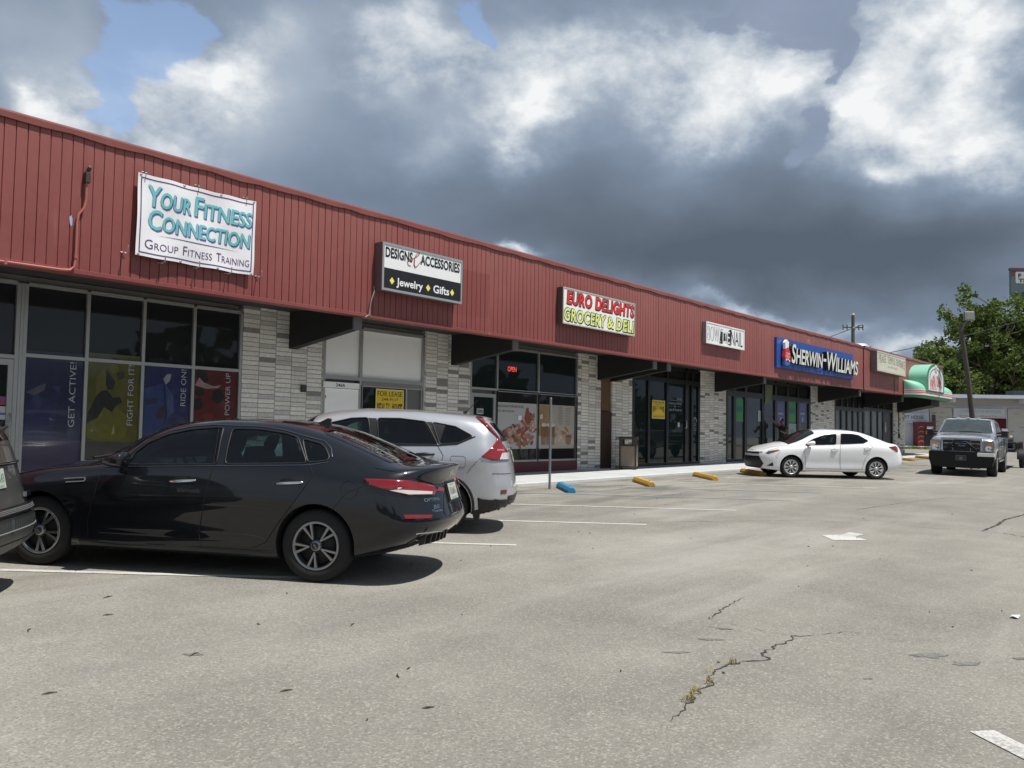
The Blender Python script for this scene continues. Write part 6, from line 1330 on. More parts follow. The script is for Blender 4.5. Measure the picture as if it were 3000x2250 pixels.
    mb = MB(); mb.prism([(-.98, .82), (.98, .82), (.98, .55), (.92, .36), (.55, .28), (-.55, .28), (-.92, .36), (-.98, .55)], 'x', -.14, .06); c.part('front_bumper', mb, bl, bevel=.03)
    mb = MB(); mb.box(-.12, .075, .48, .985, .68, .80); c.part('bumper_cap', mb, pm('bumper_bright', (.78, .78, .76), .5, .3, var=.1), bevel=.015)
    mb = MB(); mb.tube([(.03, -.50, .78), (.05, -.42, .92), (.03, -.16, 1.14), (.03, .16, 1.14), (.05, .42, .92), (.03, .50, .78)], .03, 8); mb.tube([(.05, -.36, .97), (.05, .36, .97)], .022, 8); c.part('brush_bar', mb, bl)
    def T(u, v, d): return Vector((.064+d, -.155+.31*u, .53+.165*v))
    licence(c, T, dark=True)
    for sg in (1, -1):
        mb = MB(); mb.box(-1.72, -1.62, sg*1.05, sg*1.30, 1.32, 1.52); m = c.part('tow_mirror', mb, TRIM, bevel=.03)
        mb = MB(); mb.box(-1.73, -1.58, sg*1.06, sg*1.29, 1.53, 1.63); c.part('mirror_cap', mb, CHROME, m, bevel=.03)
        mb = MB(); mb.tube([(-1.70, sg*.92, 1.46), (-1.68, sg*1.08, 1.47)], .03, 8); mb.tube([(-1.70, sg*.92, 1.36), (-1.68, sg*1.08, 1.37)], .03, 8); c.part('mirror_arm', mb, TRIM, m)
        mb = MB(); mb.box(-1.64, -1.60, sg*1.26, sg*1.308, 1.35, 1.48); c.part('mirror_lamp', mb, LAMPA, m)
    for y in (-.32, 0, .32): mb = MB(); mb.box(-2.16, -2.08, y-.06, y+.06, 1.945, 1.985); c.part('roof_lamp', mb, pm('lamp_pale', (.6, .6, .58), .3, coat=1), bevel=.015)
    mb = MB(); mb.tube([(-1.30, .5, 1.475), (-1.32, .1, 1.50), (-1.30, -.2, 1.48)], .014, 6); c.part('wiper', mb, TRIM)
    mb = MB(); mb.box(-5.6, -.5, -.45, .45, .42, .62); mb.tube([(-.95, -.8, .38), (-.95, .8, .38)], .07, 8); mb.tube([(-4.95, -.8, .38), (-4.95, .8, .38)], .09, 8); mb.lathe([(0, -.16), (.16, -.1), (.16, .1), (0, .16)], Matrix.Translation((-.95, .22, .38)), 14); c.part('chassis', mb, TRIM)
    mb = MB(); mb.tube([(-1.6, .97, .5), (-3.8, .97, .5)], .05, 8); mb.tube([(-1.6, -.97, .5), (-3.8, -.97, .5)], .05, 8); c.part('side_step', mb, CHROME)
    rim = pm('rim_bright', (.55, .55, .56), .25, .9, var=.1)
    for b in (.95, 4.95):
        for sg in (1, -1): c.wheel(b, 1.0*sg, .415, .415, .24, .30, 6, rim, style='plain')
pickup()
# ------------------------------------------------------------------ small things on the lot and the pavement
def wheel_stops():
    ys = worn_paint('stop_yellow', (.56, .30, .025), .57, (.36, .31, .22)); bs = worn_paint('stop_blue', (.035, .22, .40), .68, (.10, .22, .30))
    def stop(a, b, m, label, w=.20, h=.125):
        a, b = Vector((*a, G(*a))), Vector((*b, G(*b))); t = (b-a).normalized(); n = Vector((-t.y, t.x, 0)).normalized(); ln = (b-a).length
        o = bpy.data.objects.new('wheel_stop', None)
        sec = [(-w/2, 0), (w/2, 0), (w/2, h*.5), (w*.27, h), (-w*.27, h), (-w/2, h*.5)]; mb = MB(); vs = []
        for s, k in ((0, .82), (.05, 1), (ln-.05, 1), (ln, .82)): vs += [a+t*s+n*(u*k)+Vector((0, 0, v*(.9 if k < 1 else 1))) for u, v in sec]
        mb.add(vs, [(i*6+j, i*6+(j+1) % 6, (i+1)*6+(j+1) % 6, (i+1)*6+j) for i in range(3) for j in range(6)]+[(5, 4, 3, 2, 1, 0), tuple(range(18, 24))])
        r = empty('wheel_stop', a.lerp(b, .5), label, 'wheel stop', 'painted concrete wheel stops'); mb.build('block', m, r, bevel=.012)
        for e in (.22, ln-.22): mb = MB(); p = a+t*e; mb.lathe([(0, h+.012), (.016, h+.010), (.018, h-.01)], Matrix.Translation(p), 10); mb.build('anchor_pin', pm('rust', (.10, .045, .02), .8), r)
    stop((16.38, 11.42), (15.37, 10.43), bs, 'sky blue concrete wheel stop beside the thin sign pole')
    stop((19.69, 11.40), (18.48, 10.27), ys, 'yellow wheel stop nearest to the blue one, with a chipped end')
    stop((23.34, 11.56), (22.10, 10.36), ys, 'yellow wheel stop between the chipped one and the white saloon')
    stop((26.75, 11.62), (25.50, 10.42), ys, 'yellow wheel stop under the nose of the white saloon')
    stop((30.4, 11.7), (29.2, 10.55), ys, 'yellow wheel stop glimpsed underneath the white saloon')
    stop((45.6, 12.0), (44.45, 10.85), ys, 'yellow wheel stop just behind the tail of the white saloon')
    stop((49.9, 12.02), (48.5, 10.95), ys, 'farthest yellow wheel stop, left of the pickup bumper')
    mb = MB(); z = G(15.8, 11.3); mb.tube([(15.8, 11.3, z-.02), (15.802, 11.302, 2.31)], .027, 10); mb.lathe([(.0, 2.318), (.02, 2.315), (.029, 2.30)], Matrix.Translation((15.802, 11.302, 0)), 10)
    tag(mb.build('sign_pole', pm('pole_galvanised', (.22, .245, .265), .45, .4)), 'thin bare grey steel pole standing by the blue wheel stop', 'pole')
    r = empty('litter_bin', (23.25, 13.72, .47), 'tan square litter bin with dark hooded top against the brick pier', 'litter bin', rz=RD(24)); tan = pm('bin_tan', (.26, .21, .155), .7, var=.18, vs=9, bump=.3, bs=90); dk = pm('bin_brown', (.055, .043, .034), .55)
    mb = MB(); mb.box(-.25, .25, -.25, .25, .07, .72); mb.build('bin_body', dk, r, bevel=.02, local=True)
    for a in range(4):
        mb = MB(); mb.box(-.205, .205, -.262, -.248, .10, .70); mb.xf(Matrix.Rotation(a*pi/2, 4, 'Z')); mb.build('panel', tan, r, bevel=.006, local=True)
    mb = MB()
    for x in (-1, 1):
        for y in (-1, 1): mb.box(x*.235-.025, x*.235+.025, y*.235-.025, y*.235+.025, 0, .75).box(x*.205-.055, x*.205+.055, y*.205-.055, y*.205+.055, .75, .95)
    mb.box(-.26, .26, -.26, .26, .72, .755); mb.build('bin_frame', dk, r, local=True)
    mb = MB(); mb.box(-.275, .275, -.275, .275, .905, .985); mb.build('bin_hood', dk, r, bevel=.02, local=True)
    mb = MB(); b = gp(8.54, 1.29, .003); pts = []
    for i in range(5):
        for j in range(4): pts.append((b[0]-.06+.03*i+random.uniform(-.008, .008), b[1]-.03+.02*j, b[2]+.004+.016*random.random()))
    mb.add(pts, [(i*4+j, (i+1)*4+j, (i+1)*4+j+1, i*4+j+1) for i in range(4) for j in range(3)]); tag(mb.build('paper_litter', pm('litter_white', (.72, .72, .72), .7)), 'crumpled white paper litter on the asphalt near the right frame edge', 'litter')
wheel_stops()

# ------------------------------------------------------------------ the man at the paint store door
def skin_obj(name, J, E, mat, parent, lv=2, root=0):
    me = bpy.data.meshes.new(name); me.from_pydata([j[:3] for j in J], E, []); o = bpy.data.objects.new(name, me); COL.objects.link(o)
    m = o.modifiers.new('skin', 'SKIN'); m.use_smooth_shade = True; m.branch_smoothing = .6
    for v, j in zip(me.skin_vertices[0].data, J):
        v.radius = (j[3], j[4] if len(j) > 4 else j[3]); v.use_root = False
    me.skin_vertices[0].data[root].use_root = True
    s = o.modifiers.new('sub', 'SUBSURF'); s.levels = lv; s.render_levels = lv
    dg = bpy.context.evaluated_depsgraph_get(); dg.update(); m2 = bpy.data.meshes.new_from_object(o.evaluated_get(dg)); o.modifiers.clear(); o.data = m2; m2.materials.clear(); m2.materials.append(mat)
    for p in m2.polygons: p.use_smooth = True
    par(o, parent, True); return o
def man():
    bx, by = 36.12, 13.93; z0 = max(.39+.004*(bx-10), G(bx, 12.05)+.05)+.04
    r = empty('person', (bx, by, z0), 'person in dark shirt and trousers at the paint store door, arm raised to a notice', 'person', rz=pi)
    # local frame: +x is the way he faces (along the shop fronts), +y his left (towards the lot)
    sk = pm('skin_brown', (.19, .085, .05), .55, var=.1); shirt = pm('shirt_dark', (.022, .022, .028), .85, var=.2); tr = pm('trousers_dark', (.02, .021, .024), .85, var=.2); hair = pm('hair_dark', (.012, .010, .009), .7); shoe = pm('shoe_black', (.01, .01, .01), .5)
    J = [(.0, 0, .93, .13, .15), (.01, 0, 1.10, .12, .155), (.02, 0, 1.28, .125, .175), (.02, 0, 1.40, .08, .12), (.03, 0, 1.47, .052), (.05, 0, 1.54, .058), (.06, 0, 1.60, .078, .075), (.055, 0, 1.68, .072, .07)]
    E = [(i, i+1) for i in range(7)]
    def limb(start, pts):
        k = start
        for p in pts: J.append(p); E.append((k, len(J)-1)); k = len(J)-1
        return k
    for sd in (1, -1):
        limb(0, [(.0, .09*sd, .86, .085), (.02+.05*sd, .10*sd, .48, .060), (-.01+.05*sd, .10*sd, .10, .042), (.12+.05*sd, .11*sd, .045, .035)])
    hands = []
    for sd, el, wr, hd in ((-1, (.42, -.22, 1.60), (.72, -.24, 1.75), (.80, -.24, 1.79)), (1, (.28, .24, 1.12), (.52, .16, 1.19), (.60, .15, 1.20))):
        k = limb(3, [(.02, .17*sd, 1.38, .062), (el[0], el[1], el[2], .044), (wr[0], wr[1], wr[2], .028, .032), (hd[0], hd[1], hd[2], .020, .038)]); hands.append((k, Vector(wr), Vector(hd), sd))
    for k, w, h, sd in hands:
        t = (h-w).normalized(); y = Vector((0, 1, 0)); n = t.cross(y).normalized(); y = n.cross(t).normalized()
        for i, (off, ln) in enumerate(((-.030, .070), (-.010, .080), (.010, .075), (.030, .060))):
            a = h+y*off+t*.02; limb(k, [(*(a+t*ln*.5-n*.004), .0088), (*(a+t*ln-n*.016), .0075)])
        a = w+t*.03+y*.035*-sd; limb(k, [(*(a+t*.03+y*.02*-sd), .010), (*(a+t*.065+y*.025*-sd), .0085)])
    body = skin_obj('body', J, E, sk, r)
    skin_obj('shirt', [(.0, 0, .86, .152, .174), (.01, 0, 1.10, .142, .176), (.02, 0, 1.28, .145, .195), (.02, 0, 1.40, .095, .135), (.02, .18, 1.375, .078), (.13, .205, 1.26, .068), (.02, -.18, 1.385, .078), (.22, -.20, 1.49, .066)], [(0, 1), (1, 2), (2, 3), (3, 4), (4, 5), (3, 6), (6, 7)], shirt, r)
    skin_obj('trousers', [(.0, 0, .98, .142, .162), (0, .09, .84, .10), (.07, .10, .48, .080), (.04, .10, .09, .068), (0, -.09, .84, .10), (-.03, -.10, .48, .080), (-.06, -.10, .09, .068)], [(0, 1), (1, 2), (2, 3), (0, 4), (4, 5), (5, 6)], tr, r)
    skin_obj('hair', [(.03, 0, 1.70, .070, .074), (.0, 0, 1.66, .066, .072), (-.005, 0, 1.60, .05, .06)], [(0, 1), (1, 2)], hair, r)
    for sd in (1, -1): skin_obj('shoe', [(-.02+.05*sd, .105*sd, .05, .048), (.08+.05*sd, .11*sd, .042, .046), (.19+.05*sd, .115*sd, .032, .034)], [(0, 1), (1, 2)], shoe, r)
    mb = MB(); mb.lathe([(0, .012), (.012, .008), (.014, 0)], Matrix.Translation((.135, 0, 1.595)) @ Matrix.Rotation(RD(90), 4, 'Y'), 8)
    for y in (.03, -.03): mb.lathe([(0, .006), (.008, .004), (.011, 0)], Matrix.Translation((.124, y, 1.63)) @ Matrix.Rotation(RD(90), 4, 'Y'), 8)
    mb.box(.118, .128, -.025, .025, 1.548, 1.556)
    for y in (.078, -.078): mb.lathe([(0, .012), (.02, .01), (.028, 0)], Matrix.Translation((.05, y, 1.61)) @ Matrix.Rotation(RD(-90 if y > 0 else 90), 4, 'X'), 10)
    f = mb.build('face', sk, body, local=True)
man()

# ------------------------------------------------------------------ beyond the end of the shops
HX = Vector((.617, -.787, 0)); NV = Vector((-.787, -.617, 0))
def far_building():
    O = Vector((76.4, 19.25, 0)); zb = G(77, 18)-.05
    T = lambda u, v, d: O+HX*u+Vector((0, 0, v))+NV*d
    r = empty('white_building', O+HX*8+Vector((0, 0, zb)), 'long low white building with shallow eave beyond the end of the shops', 'building')
    def slab(name, u0, u1, v0, v1, d0, d1, m, par_=None):
        mb = MB(); P = [T(u, v, d) for d in (d0, d1) for v in (v0, v1) for u in (u0, u1)]; mb.add(P, [(0, 2, 3, 1), (4, 5, 7, 6), (0, 1, 5, 4), (2, 6, 7, 3), (0, 4, 6, 2), (1, 3, 7, 5)])
        return mb.build(name, m, par_ or r)
    wh = pm('masonry_white', (.58, .59, .62), .85, var=.12, vs=.8); gr = pm('masonry_shade', (.40, .39, .375), .85, var=.12, vs=.7)
    slab('wall', -14, 34, 0, 4.75, -12, 0, wh); slab('roof', -14.4, 34.4, 4.78, 5.05, -12.3, 1.5, pm('eave_white', (.55, .58, .64), .7, var=.06)); slab('fascia_board', -14, 34, 4.25, 4.76, .002, .35, pm('fascia_tan', (.34, .32, .30), .85, var=.1))
    for u in (3.25, 9.05, 12.2, 17.0, 21.5): slab('eave_bracket', u, u+.22, 4.42, 4.77, .36, 1.35, wh)
    # block piers beside the middle shop, door, windows
    BT = pm('block_tan', (.42, .40, .365), .9, var=.12)
    for u0, u1 in ((1.95, 3.75), (8.3, 13.1)):
        b = slab('block_pier', u0, u1, 0, 4.0, .003, .14, BT); mb = MB(); n = 0
        for k in range(9):
            for j in range(2): u = u0+.12+(u1-u0-.5)*((k*7+j*5) % 11)/11; mb.add([T(u, .7+k*.36, .146), T(u+.38, .7+k*.36, .146), T(u+.38, .735+k*.36, .146), T(u, .735+k*.36, .146)], [(0, 1, 2, 3)])
        mb.build('block_joint', pm('joint_dark', (.13, .12, .11), .9), b)
    d = slab('door', 13.85, 15.35, 0, 3.17, .003, .06, pm('door_teal', (.018, .075, .11), .5)); slab('door_frame', 13.75, 13.84, 0, 3.25, .003, .1, wh, d)
    w = slab('window', 3.85, 8.2, .4, 3.2, .003, .05, pm('far_window', (.10, .012, .016), .15, var=.4)); slab('dado_line', 15.4, 34, 1.7, 1.78, .003, .06, pm('dado_blue', (.07, .09, .13), .7)); slab('dado', 15.4, 34, .0, 1.69, .003, .03, pm('dado_grey', (.34, .37, .42), .8))
    slab('downpipe', 2.15, 2.35, 2.0, 3.4, .15, .3, pm('pipe_dark', (.06, .06, .065), .6))
    for u0, u1, h in ((10.0, 11.6, .55), (13.6, 14.9, .75), (16.9, 19.8, .5)): slab('roof_vent', u0, u1, 5.06, 5.06+h, -3.2, -2, pm('vent_dark', (.035, .045, .055), .6, .3))
    def board(u0, u1, v0, v1, label, col, rows):
        e = empty('shop_board', T((u0+u1)/2, v0, .06), label, 'shop sign'); slab('board', u0, u1, v0, v1, .15, .20, col, e)
        for txt, a, b, c, d_, m in rows: mb = MB(); put_text(mb, txt, a, b, c, d_, T, .205, bold=.01); mb.build('lettering', m, e)
    board(-2.4, 1.85, 2.70, 3.52, 'white sign board reading Gift House on the white building', pm('board_pale', (.55, .58, .64), .6), [('GIFT HOUSE', -.36, 1.42, 3.05, 3.34, pm('board_navy', (.025, .035, .06), .5)), ('FINE ART SUPPLIES', -.9, 1.7, 2.76, 2.93, pm('board_faint', (.36, .39, .43), .5))])
    board(3.85, 8.0, 3.22, 3.98, 'pale sign board with faded blue lettering over the red window', pm('board_grey', (.50, .51, .54), .6), [('CONCRETE BODIES', 4.35, 7.7, 3.62, 3.86, pm('board_blue', (.25, .36, .42), .5)), ('SCREEN PRINTING', 4.3, 7.9, 3.27, 3.42, pm('board_red', (.42, .18, .19), .5))])
    # drinks machine
    e = empty('vending_machine', T(1.25, zb, .5), 'red drinks vending machine with white swirls against the white building', 'vending machine')
    slab('cabinet', .55, 1.90, zb+.03, 2.80, .25, 1.0, pm('vend_red', (.13, .010, .012), .35, var=.3), e); slab('window_panel', 1.10, 1.72, .95, 2.40, 1.0, 1.02, pm('vend_black', (.012, .012, .014), .3), e); slab('coin_plate', 1.76, 1.85, 1.75, 2.05, 1.02, 1.04, pm('vend_steel', (.45, .45, .47), .35, .6), e)
    mb = MB()
    for k in range(4):
        P = []
        for i in range(14): t = i/13; P.append((.60+.46*t, 1.05+.38*k+.16*sin(t*2.6+.4)+.10*t))
        for a, b in zip(P, P[1:]): mb.add([T(a[0], a[1], 1.004), T(b[0], b[1], 1.004), T(b[0], b[1]+.07, 1.004), T(a[0], a[1]+.09, 1.004)], [(0, 1, 2, 3)])
    mb.build('swirl', pm('vend_swirl', (.30, .16, .15), .4), e)
    # verge in front
    mb = MB(); mb.grid([[(T(u, 0, d).x, T(u, 0, d).y, G(T(u, 0, d).x, T(u, 0, d).y)+z) for u in range(-16, 36, 2)] for d, z in ((.3, .10), (3.2, .10))], flip=True); tag(mb.build('pavement', pm('concrete_far', (.45, .45, .44), .9)), kind='structure')
    mb = MB(); rn = random.Random(4)
    for d in [3.25+i*.16 for i in range(26)]:
        for i in range(160):
            u = -15+50*rn.random(); p = T(u, 0, d+rn.random()*.2); z = G(p.x, p.y); w = HX*rn.uniform(.06, .16); h = rn.uniform(.05, .16); mb.add([p+Vector((0, 0, z))-w, p+Vector((0, 0, z))+w, p+Vector((rn.uniform(-.05, .05), 0, z+h))+w*.6, p+Vector((rn.uniform(-.05, .05), 0, z+h))-w*.6], [(0, 1, 2, 3)])
    tag(mb.build('grass_verge', pm('verge_green', (.17, .19, .055), .9, var=.35, vs=2)), 'strip of sunlit grass in front of the white building', 'grass', kind='stuff')
far_building()
def leaf_mat(name, a, b):
    m, nt, out = nodes(name); p = nt.nodes.new('ShaderNodeBsdfPrincipled'); p.inputs['Roughness'].default_value = .55; p.inputs['Specular IOR Level'].default_value = .3
    tc = nt.nodes.new('ShaderNodeTexCoord'); ge = nt.nodes.new('ShaderNodeNewGeometry')
    f = math_(nt, 'ADD', math_(nt, 'MULTIPLY', ge.outputs['Random Per Island'], .55), math_(nt, 'MULTIPLY', noise(nt, tc.outputs['Object'], .55, 3), .5))
    L(nt, ramp(nt, f, [(.2, a), (.8, b)]), p.inputs['Base Color']); t = N(nt, 'ShaderNodeBsdfTranslucent'); L(nt, ramp(nt, f, [(.2, a), (.8, b)]), t.inputs[0])
    mx = N(nt, 'ShaderNodeMixShader'); mx.inputs[0].default_value = .3; L(nt, p.outputs[0], mx.inputs[1]); L(nt, t.outputs[0], mx.inputs[2]); L(nt, mx.outputs[0], out.inputs[0]); return m
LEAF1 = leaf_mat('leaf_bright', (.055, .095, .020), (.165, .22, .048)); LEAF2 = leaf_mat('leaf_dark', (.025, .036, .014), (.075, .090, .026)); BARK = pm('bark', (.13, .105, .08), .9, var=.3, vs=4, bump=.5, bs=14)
def tree(label, base, H, R, seed, n1=11, clumps=4, leaf=.30, lm=None, trunk=.3, low=.25, per=34, cr=.75, name='broadleaf_tree', flat=1.):
    rn = random.Random(seed); B = Vector(base); r = empty(name, B, label, 'tree', 'trees beyond the white building')
    tm, cm = MB(), MB()
    def path(a, b, k=5, wob=.08):
        d = (b-a).length; return [a.lerp(b, i/k)+(Vector((rn.gauss(0, 1), rn.gauss(0, 1), rn.gauss(0, .6)))*d*wob*(1 if 0 < i < k else 0))+Vector((0, 0, -d*.06*sin(pi*i/k)*-1)) for i in range(k+1)]
    top = B+Vector((rn.gauss(0, .4), rn.gauss(0, .4), H*.80)); tp = path(B, top, 7, .018); tm.tube(tp, [trunk*(1-.8*i/7) for i in range(8)], 9)
    def leaves(c, rad, n):
        for _ in range(n):
            d = Vector((rn.gauss(0, 1), rn.gauss(0, 1), rn.gauss(0, .75))); p = c+d.normalized()*rad*rn.random()**.45; s = leaf*rn.uniform(.6, 1.35)
            nrm = (Vector((rn.gauss(0, 1), rn.gauss(0, 1), rn.gauss(.9, .8)))).normalized(); u = nrm.orthogonal().normalized(); u = Matrix.Rotation(rn.uniform(0, 6.3), 3, nrm) @ u; w = nrm.cross(u)
            cm.add([p-u*s*.5, p+w*s*.34-u*s*.1+nrm*s*.06, p+u*s*.55, p-w*s*.34-u*s*.1+nrm*s*.06], [(0, 1, 2, 3)])
    for i in range(n1):
        h = low+(.97-low)*((i+rn.random()*.7)/n1); a = i*2.4+rn.uniform(-.5, .5); st = B.lerp(top, min(1, h*.92))
        prof = R*(sin(pi*min(1, (h-low)/(1-low)*.80+.20))**.7)*rn.uniform(.7, 1.12)
        en = Vector((B.x+cos(a)*prof, B.y+sin(a)*prof*flat, B.z+H*min(.98, h+.10+.16*rn.random())))
        lp = path(st, en, 5, .07); tm.tube(lp, [trunk*.42*(1-h*.5)*(1-.8*k/5) for k in range(6)], 6)
        for j in range(clumps):
            t = .35+.65*(j+.5)/clumps; p = lp[min(5, int(t*5))]; e2 = p+Vector((rn.gauss(0, 1), rn.gauss(0, 1)*flat, rn.gauss(.35, .6)))*R*.24; q = path(p, e2, 3, .08); tm.tube(q, [.07, .05, .035, .015], 5)
            leaves(e2, cr*rn.uniform(.6, 1.15), per); leaves(q[2], cr*.6*rn.uniform(.6, 1.1), per//2)
            e3 = e2+Vector((rn.gauss(0, 1), rn.gauss(0, 1)*flat, rn.gauss(.2, .6)))*R*.15; tm.tube([e2, e3], [.03, .012], 4); leaves(e3, cr*.55*rn.uniform(.6, 1.2), per//2)
    tm.build('trunk', BARK, r); cm.build('crown', lm or LEAF1, r)
def at(px, Z, z=None):
    X = (px-1500)/2594*Z; s, q = .617*X+.787*Z, -.787*X+.617*Z; return (s, q, G(s, q)-.1 if z is None else z)
tree('tall bright green tree with open ragged crown behind the light pole', at(2918, 90), 14.5, 6.3, 3, 22, 6, .38, LEAF1, .38, .2, 62, 1.05)
tree('bright green tree at the right frame edge below the billboard', at(3010, 92), 12.3, 5.8, 8, 18, 6, .38, LEAF1, .34, .2, 60, 1.05)
tree('airy green tree low above the end of the red fascia', at(2752, 86), 9.3, 3.0, 31, 15, 5, .36, LEAF1, .22, .25, 50, .8)
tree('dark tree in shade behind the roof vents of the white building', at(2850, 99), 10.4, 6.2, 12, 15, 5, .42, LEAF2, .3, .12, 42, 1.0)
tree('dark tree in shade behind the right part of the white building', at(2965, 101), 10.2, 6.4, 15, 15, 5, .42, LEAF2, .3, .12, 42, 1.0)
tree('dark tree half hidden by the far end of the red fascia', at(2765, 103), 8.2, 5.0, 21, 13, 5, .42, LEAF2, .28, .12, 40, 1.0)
def poles():
    wd = pm('weathered_wood', (.075, .062, .053), .9, var=.25, vs=3, bump=.4, bs=20); m = pm('lamp_grey', (.14, .142, .145), .5, .3)
    r = empty('light_pole', (53.62, 9.72, G(53.6, 9.7)), 'leaning wooden light pole with a floodlight behind the pickup', 'light pole')
    mb = MB(); mb.tube([(53.62, 9.72, .4), (53.2, 9.97, 2.76), (52.95, 10.12, 4.88), (52.5, 10.38, 7.75)], [.15, .138, .128, .11], 12); mb.build('pole', wd, r)
    mb = MB(); mb.tube([(52.5, 10.36, 7.3), (52.45, 10.15, 7.75), (52.5, 10.0, 7.95)], .045, 8); mb.build('bracket', m, r)
    mb = MB(); c = Vector((52.5, 10.0, 8.15)); F = [c+HX*u+Vector((0, 0, v))+NV*d for u, v, d in ((-.27, -.27, .24), (.27, -.27, .24), (.33, .24, .08), (-.21, .24, .08), (-.23, -.24, -.12), (.23, -.24, -.12), (.28, .27, -.08), (-.18, .27, -.08))]
    mb.add(F, [(0, 1, 2, 3), (7, 6, 5, 4), (0, 4, 5, 1), (1, 5, 6, 2), (2, 6, 7, 3), (3, 7, 4, 0)]); h = mb.build('lamp_head', m, r, bevel=.03)
    mb = MB(); mb.add([F[0].lerp(F[2], .14)+NV*.012, F[1].lerp(F[3], .14)+NV*.012, F[2].lerp(F[0], .14)+NV*.012, F[3].lerp(F[1], .14)+NV*.012], [(0, 1, 2, 3)]); mb.build('lamp_lens', pm('lens_dull', (.17, .165, .15), .25, coat=.5), h)
    mb = MB(); mb.tube([c+Vector((0, 0, .32)), c+Vector((0, 0, .46))], .04, 8); mb.build('photocell', TRIM, h)
    # utility pole behind the roofs
    P = Vector((86.7, 26.5, 0)); r = empty('utility_pole', (P.x, P.y, G(P.x, P.y)), 'wooden utility pole with crossarm and insulators behind the red roof', 'utility pole')
    mb = MB(); mb.tube([P+Vector((0, 0, .3)), P+Vector((0, 0, 13.2))], [.24, .15], 10); mb.build('pole', wd, r); mb = MB(); mb.tube([P+Vector((0, 0, 13.18)), P+Vector((0, 0, 13.36))], [.16, .13], 10); mb.build('pole_cap', pm('cap_pale', (.55, .55, .52), .6), r)
    a = mb = MB(); mb.tube([P-HX*1.0+Vector((0, 0, 12.0)), P+HX*1.0+Vector((0, 0, 12.0))], .06, 6); a = mb.build('crossarm', wd, r)
    for u in (-.95, -.55, .55, .95):
        mb = MB(); q = P+HX*u+Vector((0, 0, 12.05)); mb.lathe([(.04, .0), (.10, .06), (.06, .12), (.10, .17), (.04, .25), (0, .27)], Matrix.Translation(q), 10); mb.lathe([(.05, 0), (.11, -.10), (.05, -.2), (0, -.24)], Matrix.Translation(q-Vector((0, 0, .1))), 10); mb.build('insulator', pm('porcelain', (.20, .21, .22), .3), a)
    mb = MB(); mb.lathe([(0, .45), (.26, .45), (.28, .40), (.28, -.40), (.24, -.45), (0, -.45)], Matrix.Translation(P+HX*-.45+Vector((0, 0, 10.0))), 16); mb.build('transformer', m, r)
    for i, (a, b, sag) in enumerate(((P+Vector((0, 0, 8.9)), Vector((96, 8, 14.6)), .5), (P+HX*.95+Vector((0, 0, 12.3)), Vector((140, 60, 15)), .8))):
        mb = MB(); mb.tube([a.lerp(b, k/16)+Vector((0, 0, -sag*sin(pi*k/16))) for k in range(17)], .035, 5); tag(mb.build('power_line', pm('cable_black', (.03, .03, .033), .6)), ['black power line rising from the utility pole towards the big tree', 'black power line running back from the crossarm of the utility pole'][i], 'power line')
    # plant on the shop roof
    r = empty('roof_unit', (55.0, 16.5, 5.36), 'pale round roof ventilator with pipes at the far end of the shop roof', 'roof ventilator'); B = Vector((55.0, 16.5, 5.38)); pale = pm('vent_pale', (.55, .57, .60), .4, .3)
    mb = MB(); mb.lathe([(.42, 0), (.42, 1.2), (.62, 1.25), (.62, 1.62), (.45, 1.78), (0, 1.84)], Matrix.Translation(B), 20); mb.build('ventilator', pale, r); mb = MB(); mb.tube([B+Vector((-.9, 0, 0)), B+Vector((-.9, 0, 2.6))], .05, 8); mb.lathe([(.10, 2.55), (.12, 2.66), (0, 2.75)], Matrix.Translation(B+Vector((-.9, 0, 0))), 10); mb.build('flue_pipe', pm('flue', (.16, .16, .17), .5, .5), r)
    mb = MB(); mb.box(53.0, 53.8, 16.3, 17.0, 5.38, 6.75); mb.build('cowl', pm('cowl_dark', (.04, .04, .042), .6), r); mb = MB(); mb.tube([B+Vector((.6, -.2, 1.5)), B+Vector((1.5, -.3, 1.75))], .04, 6); mb.build('bracket_pipe', MATS['flue'], r)
    # billboard
    O = Vector((146.4, 22.1, 0)); T = lambda u, v, d: O+HX*u+Vector((0, 0, v))+NV*d; r = empty('billboard', T(7, G(146, 20), 0), 'tall billboard with blue wave picture and red border rising over the trees', 'billboard')
    def slab(name, u0, u1, v0, v1, d0, d1, m):
        mb = MB(); Q = [T(u, v, d) for d in (d0, d1) for v in (v0, v1) for u in (u0, u1)]; mb.add(Q, [(0, 2, 3, 1), (4, 5, 7, 6), (0, 1, 5, 4), (2, 6, 7, 3), (0, 4, 6, 2), (1, 3, 7, 5)]); return mb.build(name, m, r)
    slab('panel', 0, 14, 21.3, 26.5, -.5, 0, pm('bill_teal', (.085, .115, .135), .5, var=.35, vs=.8)); slab('border', -.08, 14.08, 26.32, 26.62, -.55, .06, pm('bill_red', (.12, .035, .032), .5)); slab('border', 1.6, 14.08, 20.5, 21.3, -.5, .06, MATS['bill_red']); slab('post', 6.4, 7.6, 0, 21.2, -.4, .3, pm('bill_post', (.2, .2, .2), .6))
    mb = MB(); poly_on(mb, [(0, 25.3), (.9, 25.7), (1.0, 26.18), (0, 26.18)], T, .01); mb.build('artwork', MATS['bill_red'], r)
    mb = MB(); poly_on(mb, [(.05, 22.7), (.6, 23.0), (1.2, 22.9), (3, 23.6), (3, 22.0), (.05, 21.4)], T, .01); mb.build('artwork', pm('bill_dark', (.015, .022, .045), .5, var=.4), r)
    mb = MB(); poly_on(mb, [(.9, 21.5), (1.2, 22.3), (2.0, 22.5), (3.2, 22.1), (3, 21.4)], T, .02); mb.build('artwork', pm('bill_foam', (.28, .38, .38), .5, var=.4), r)
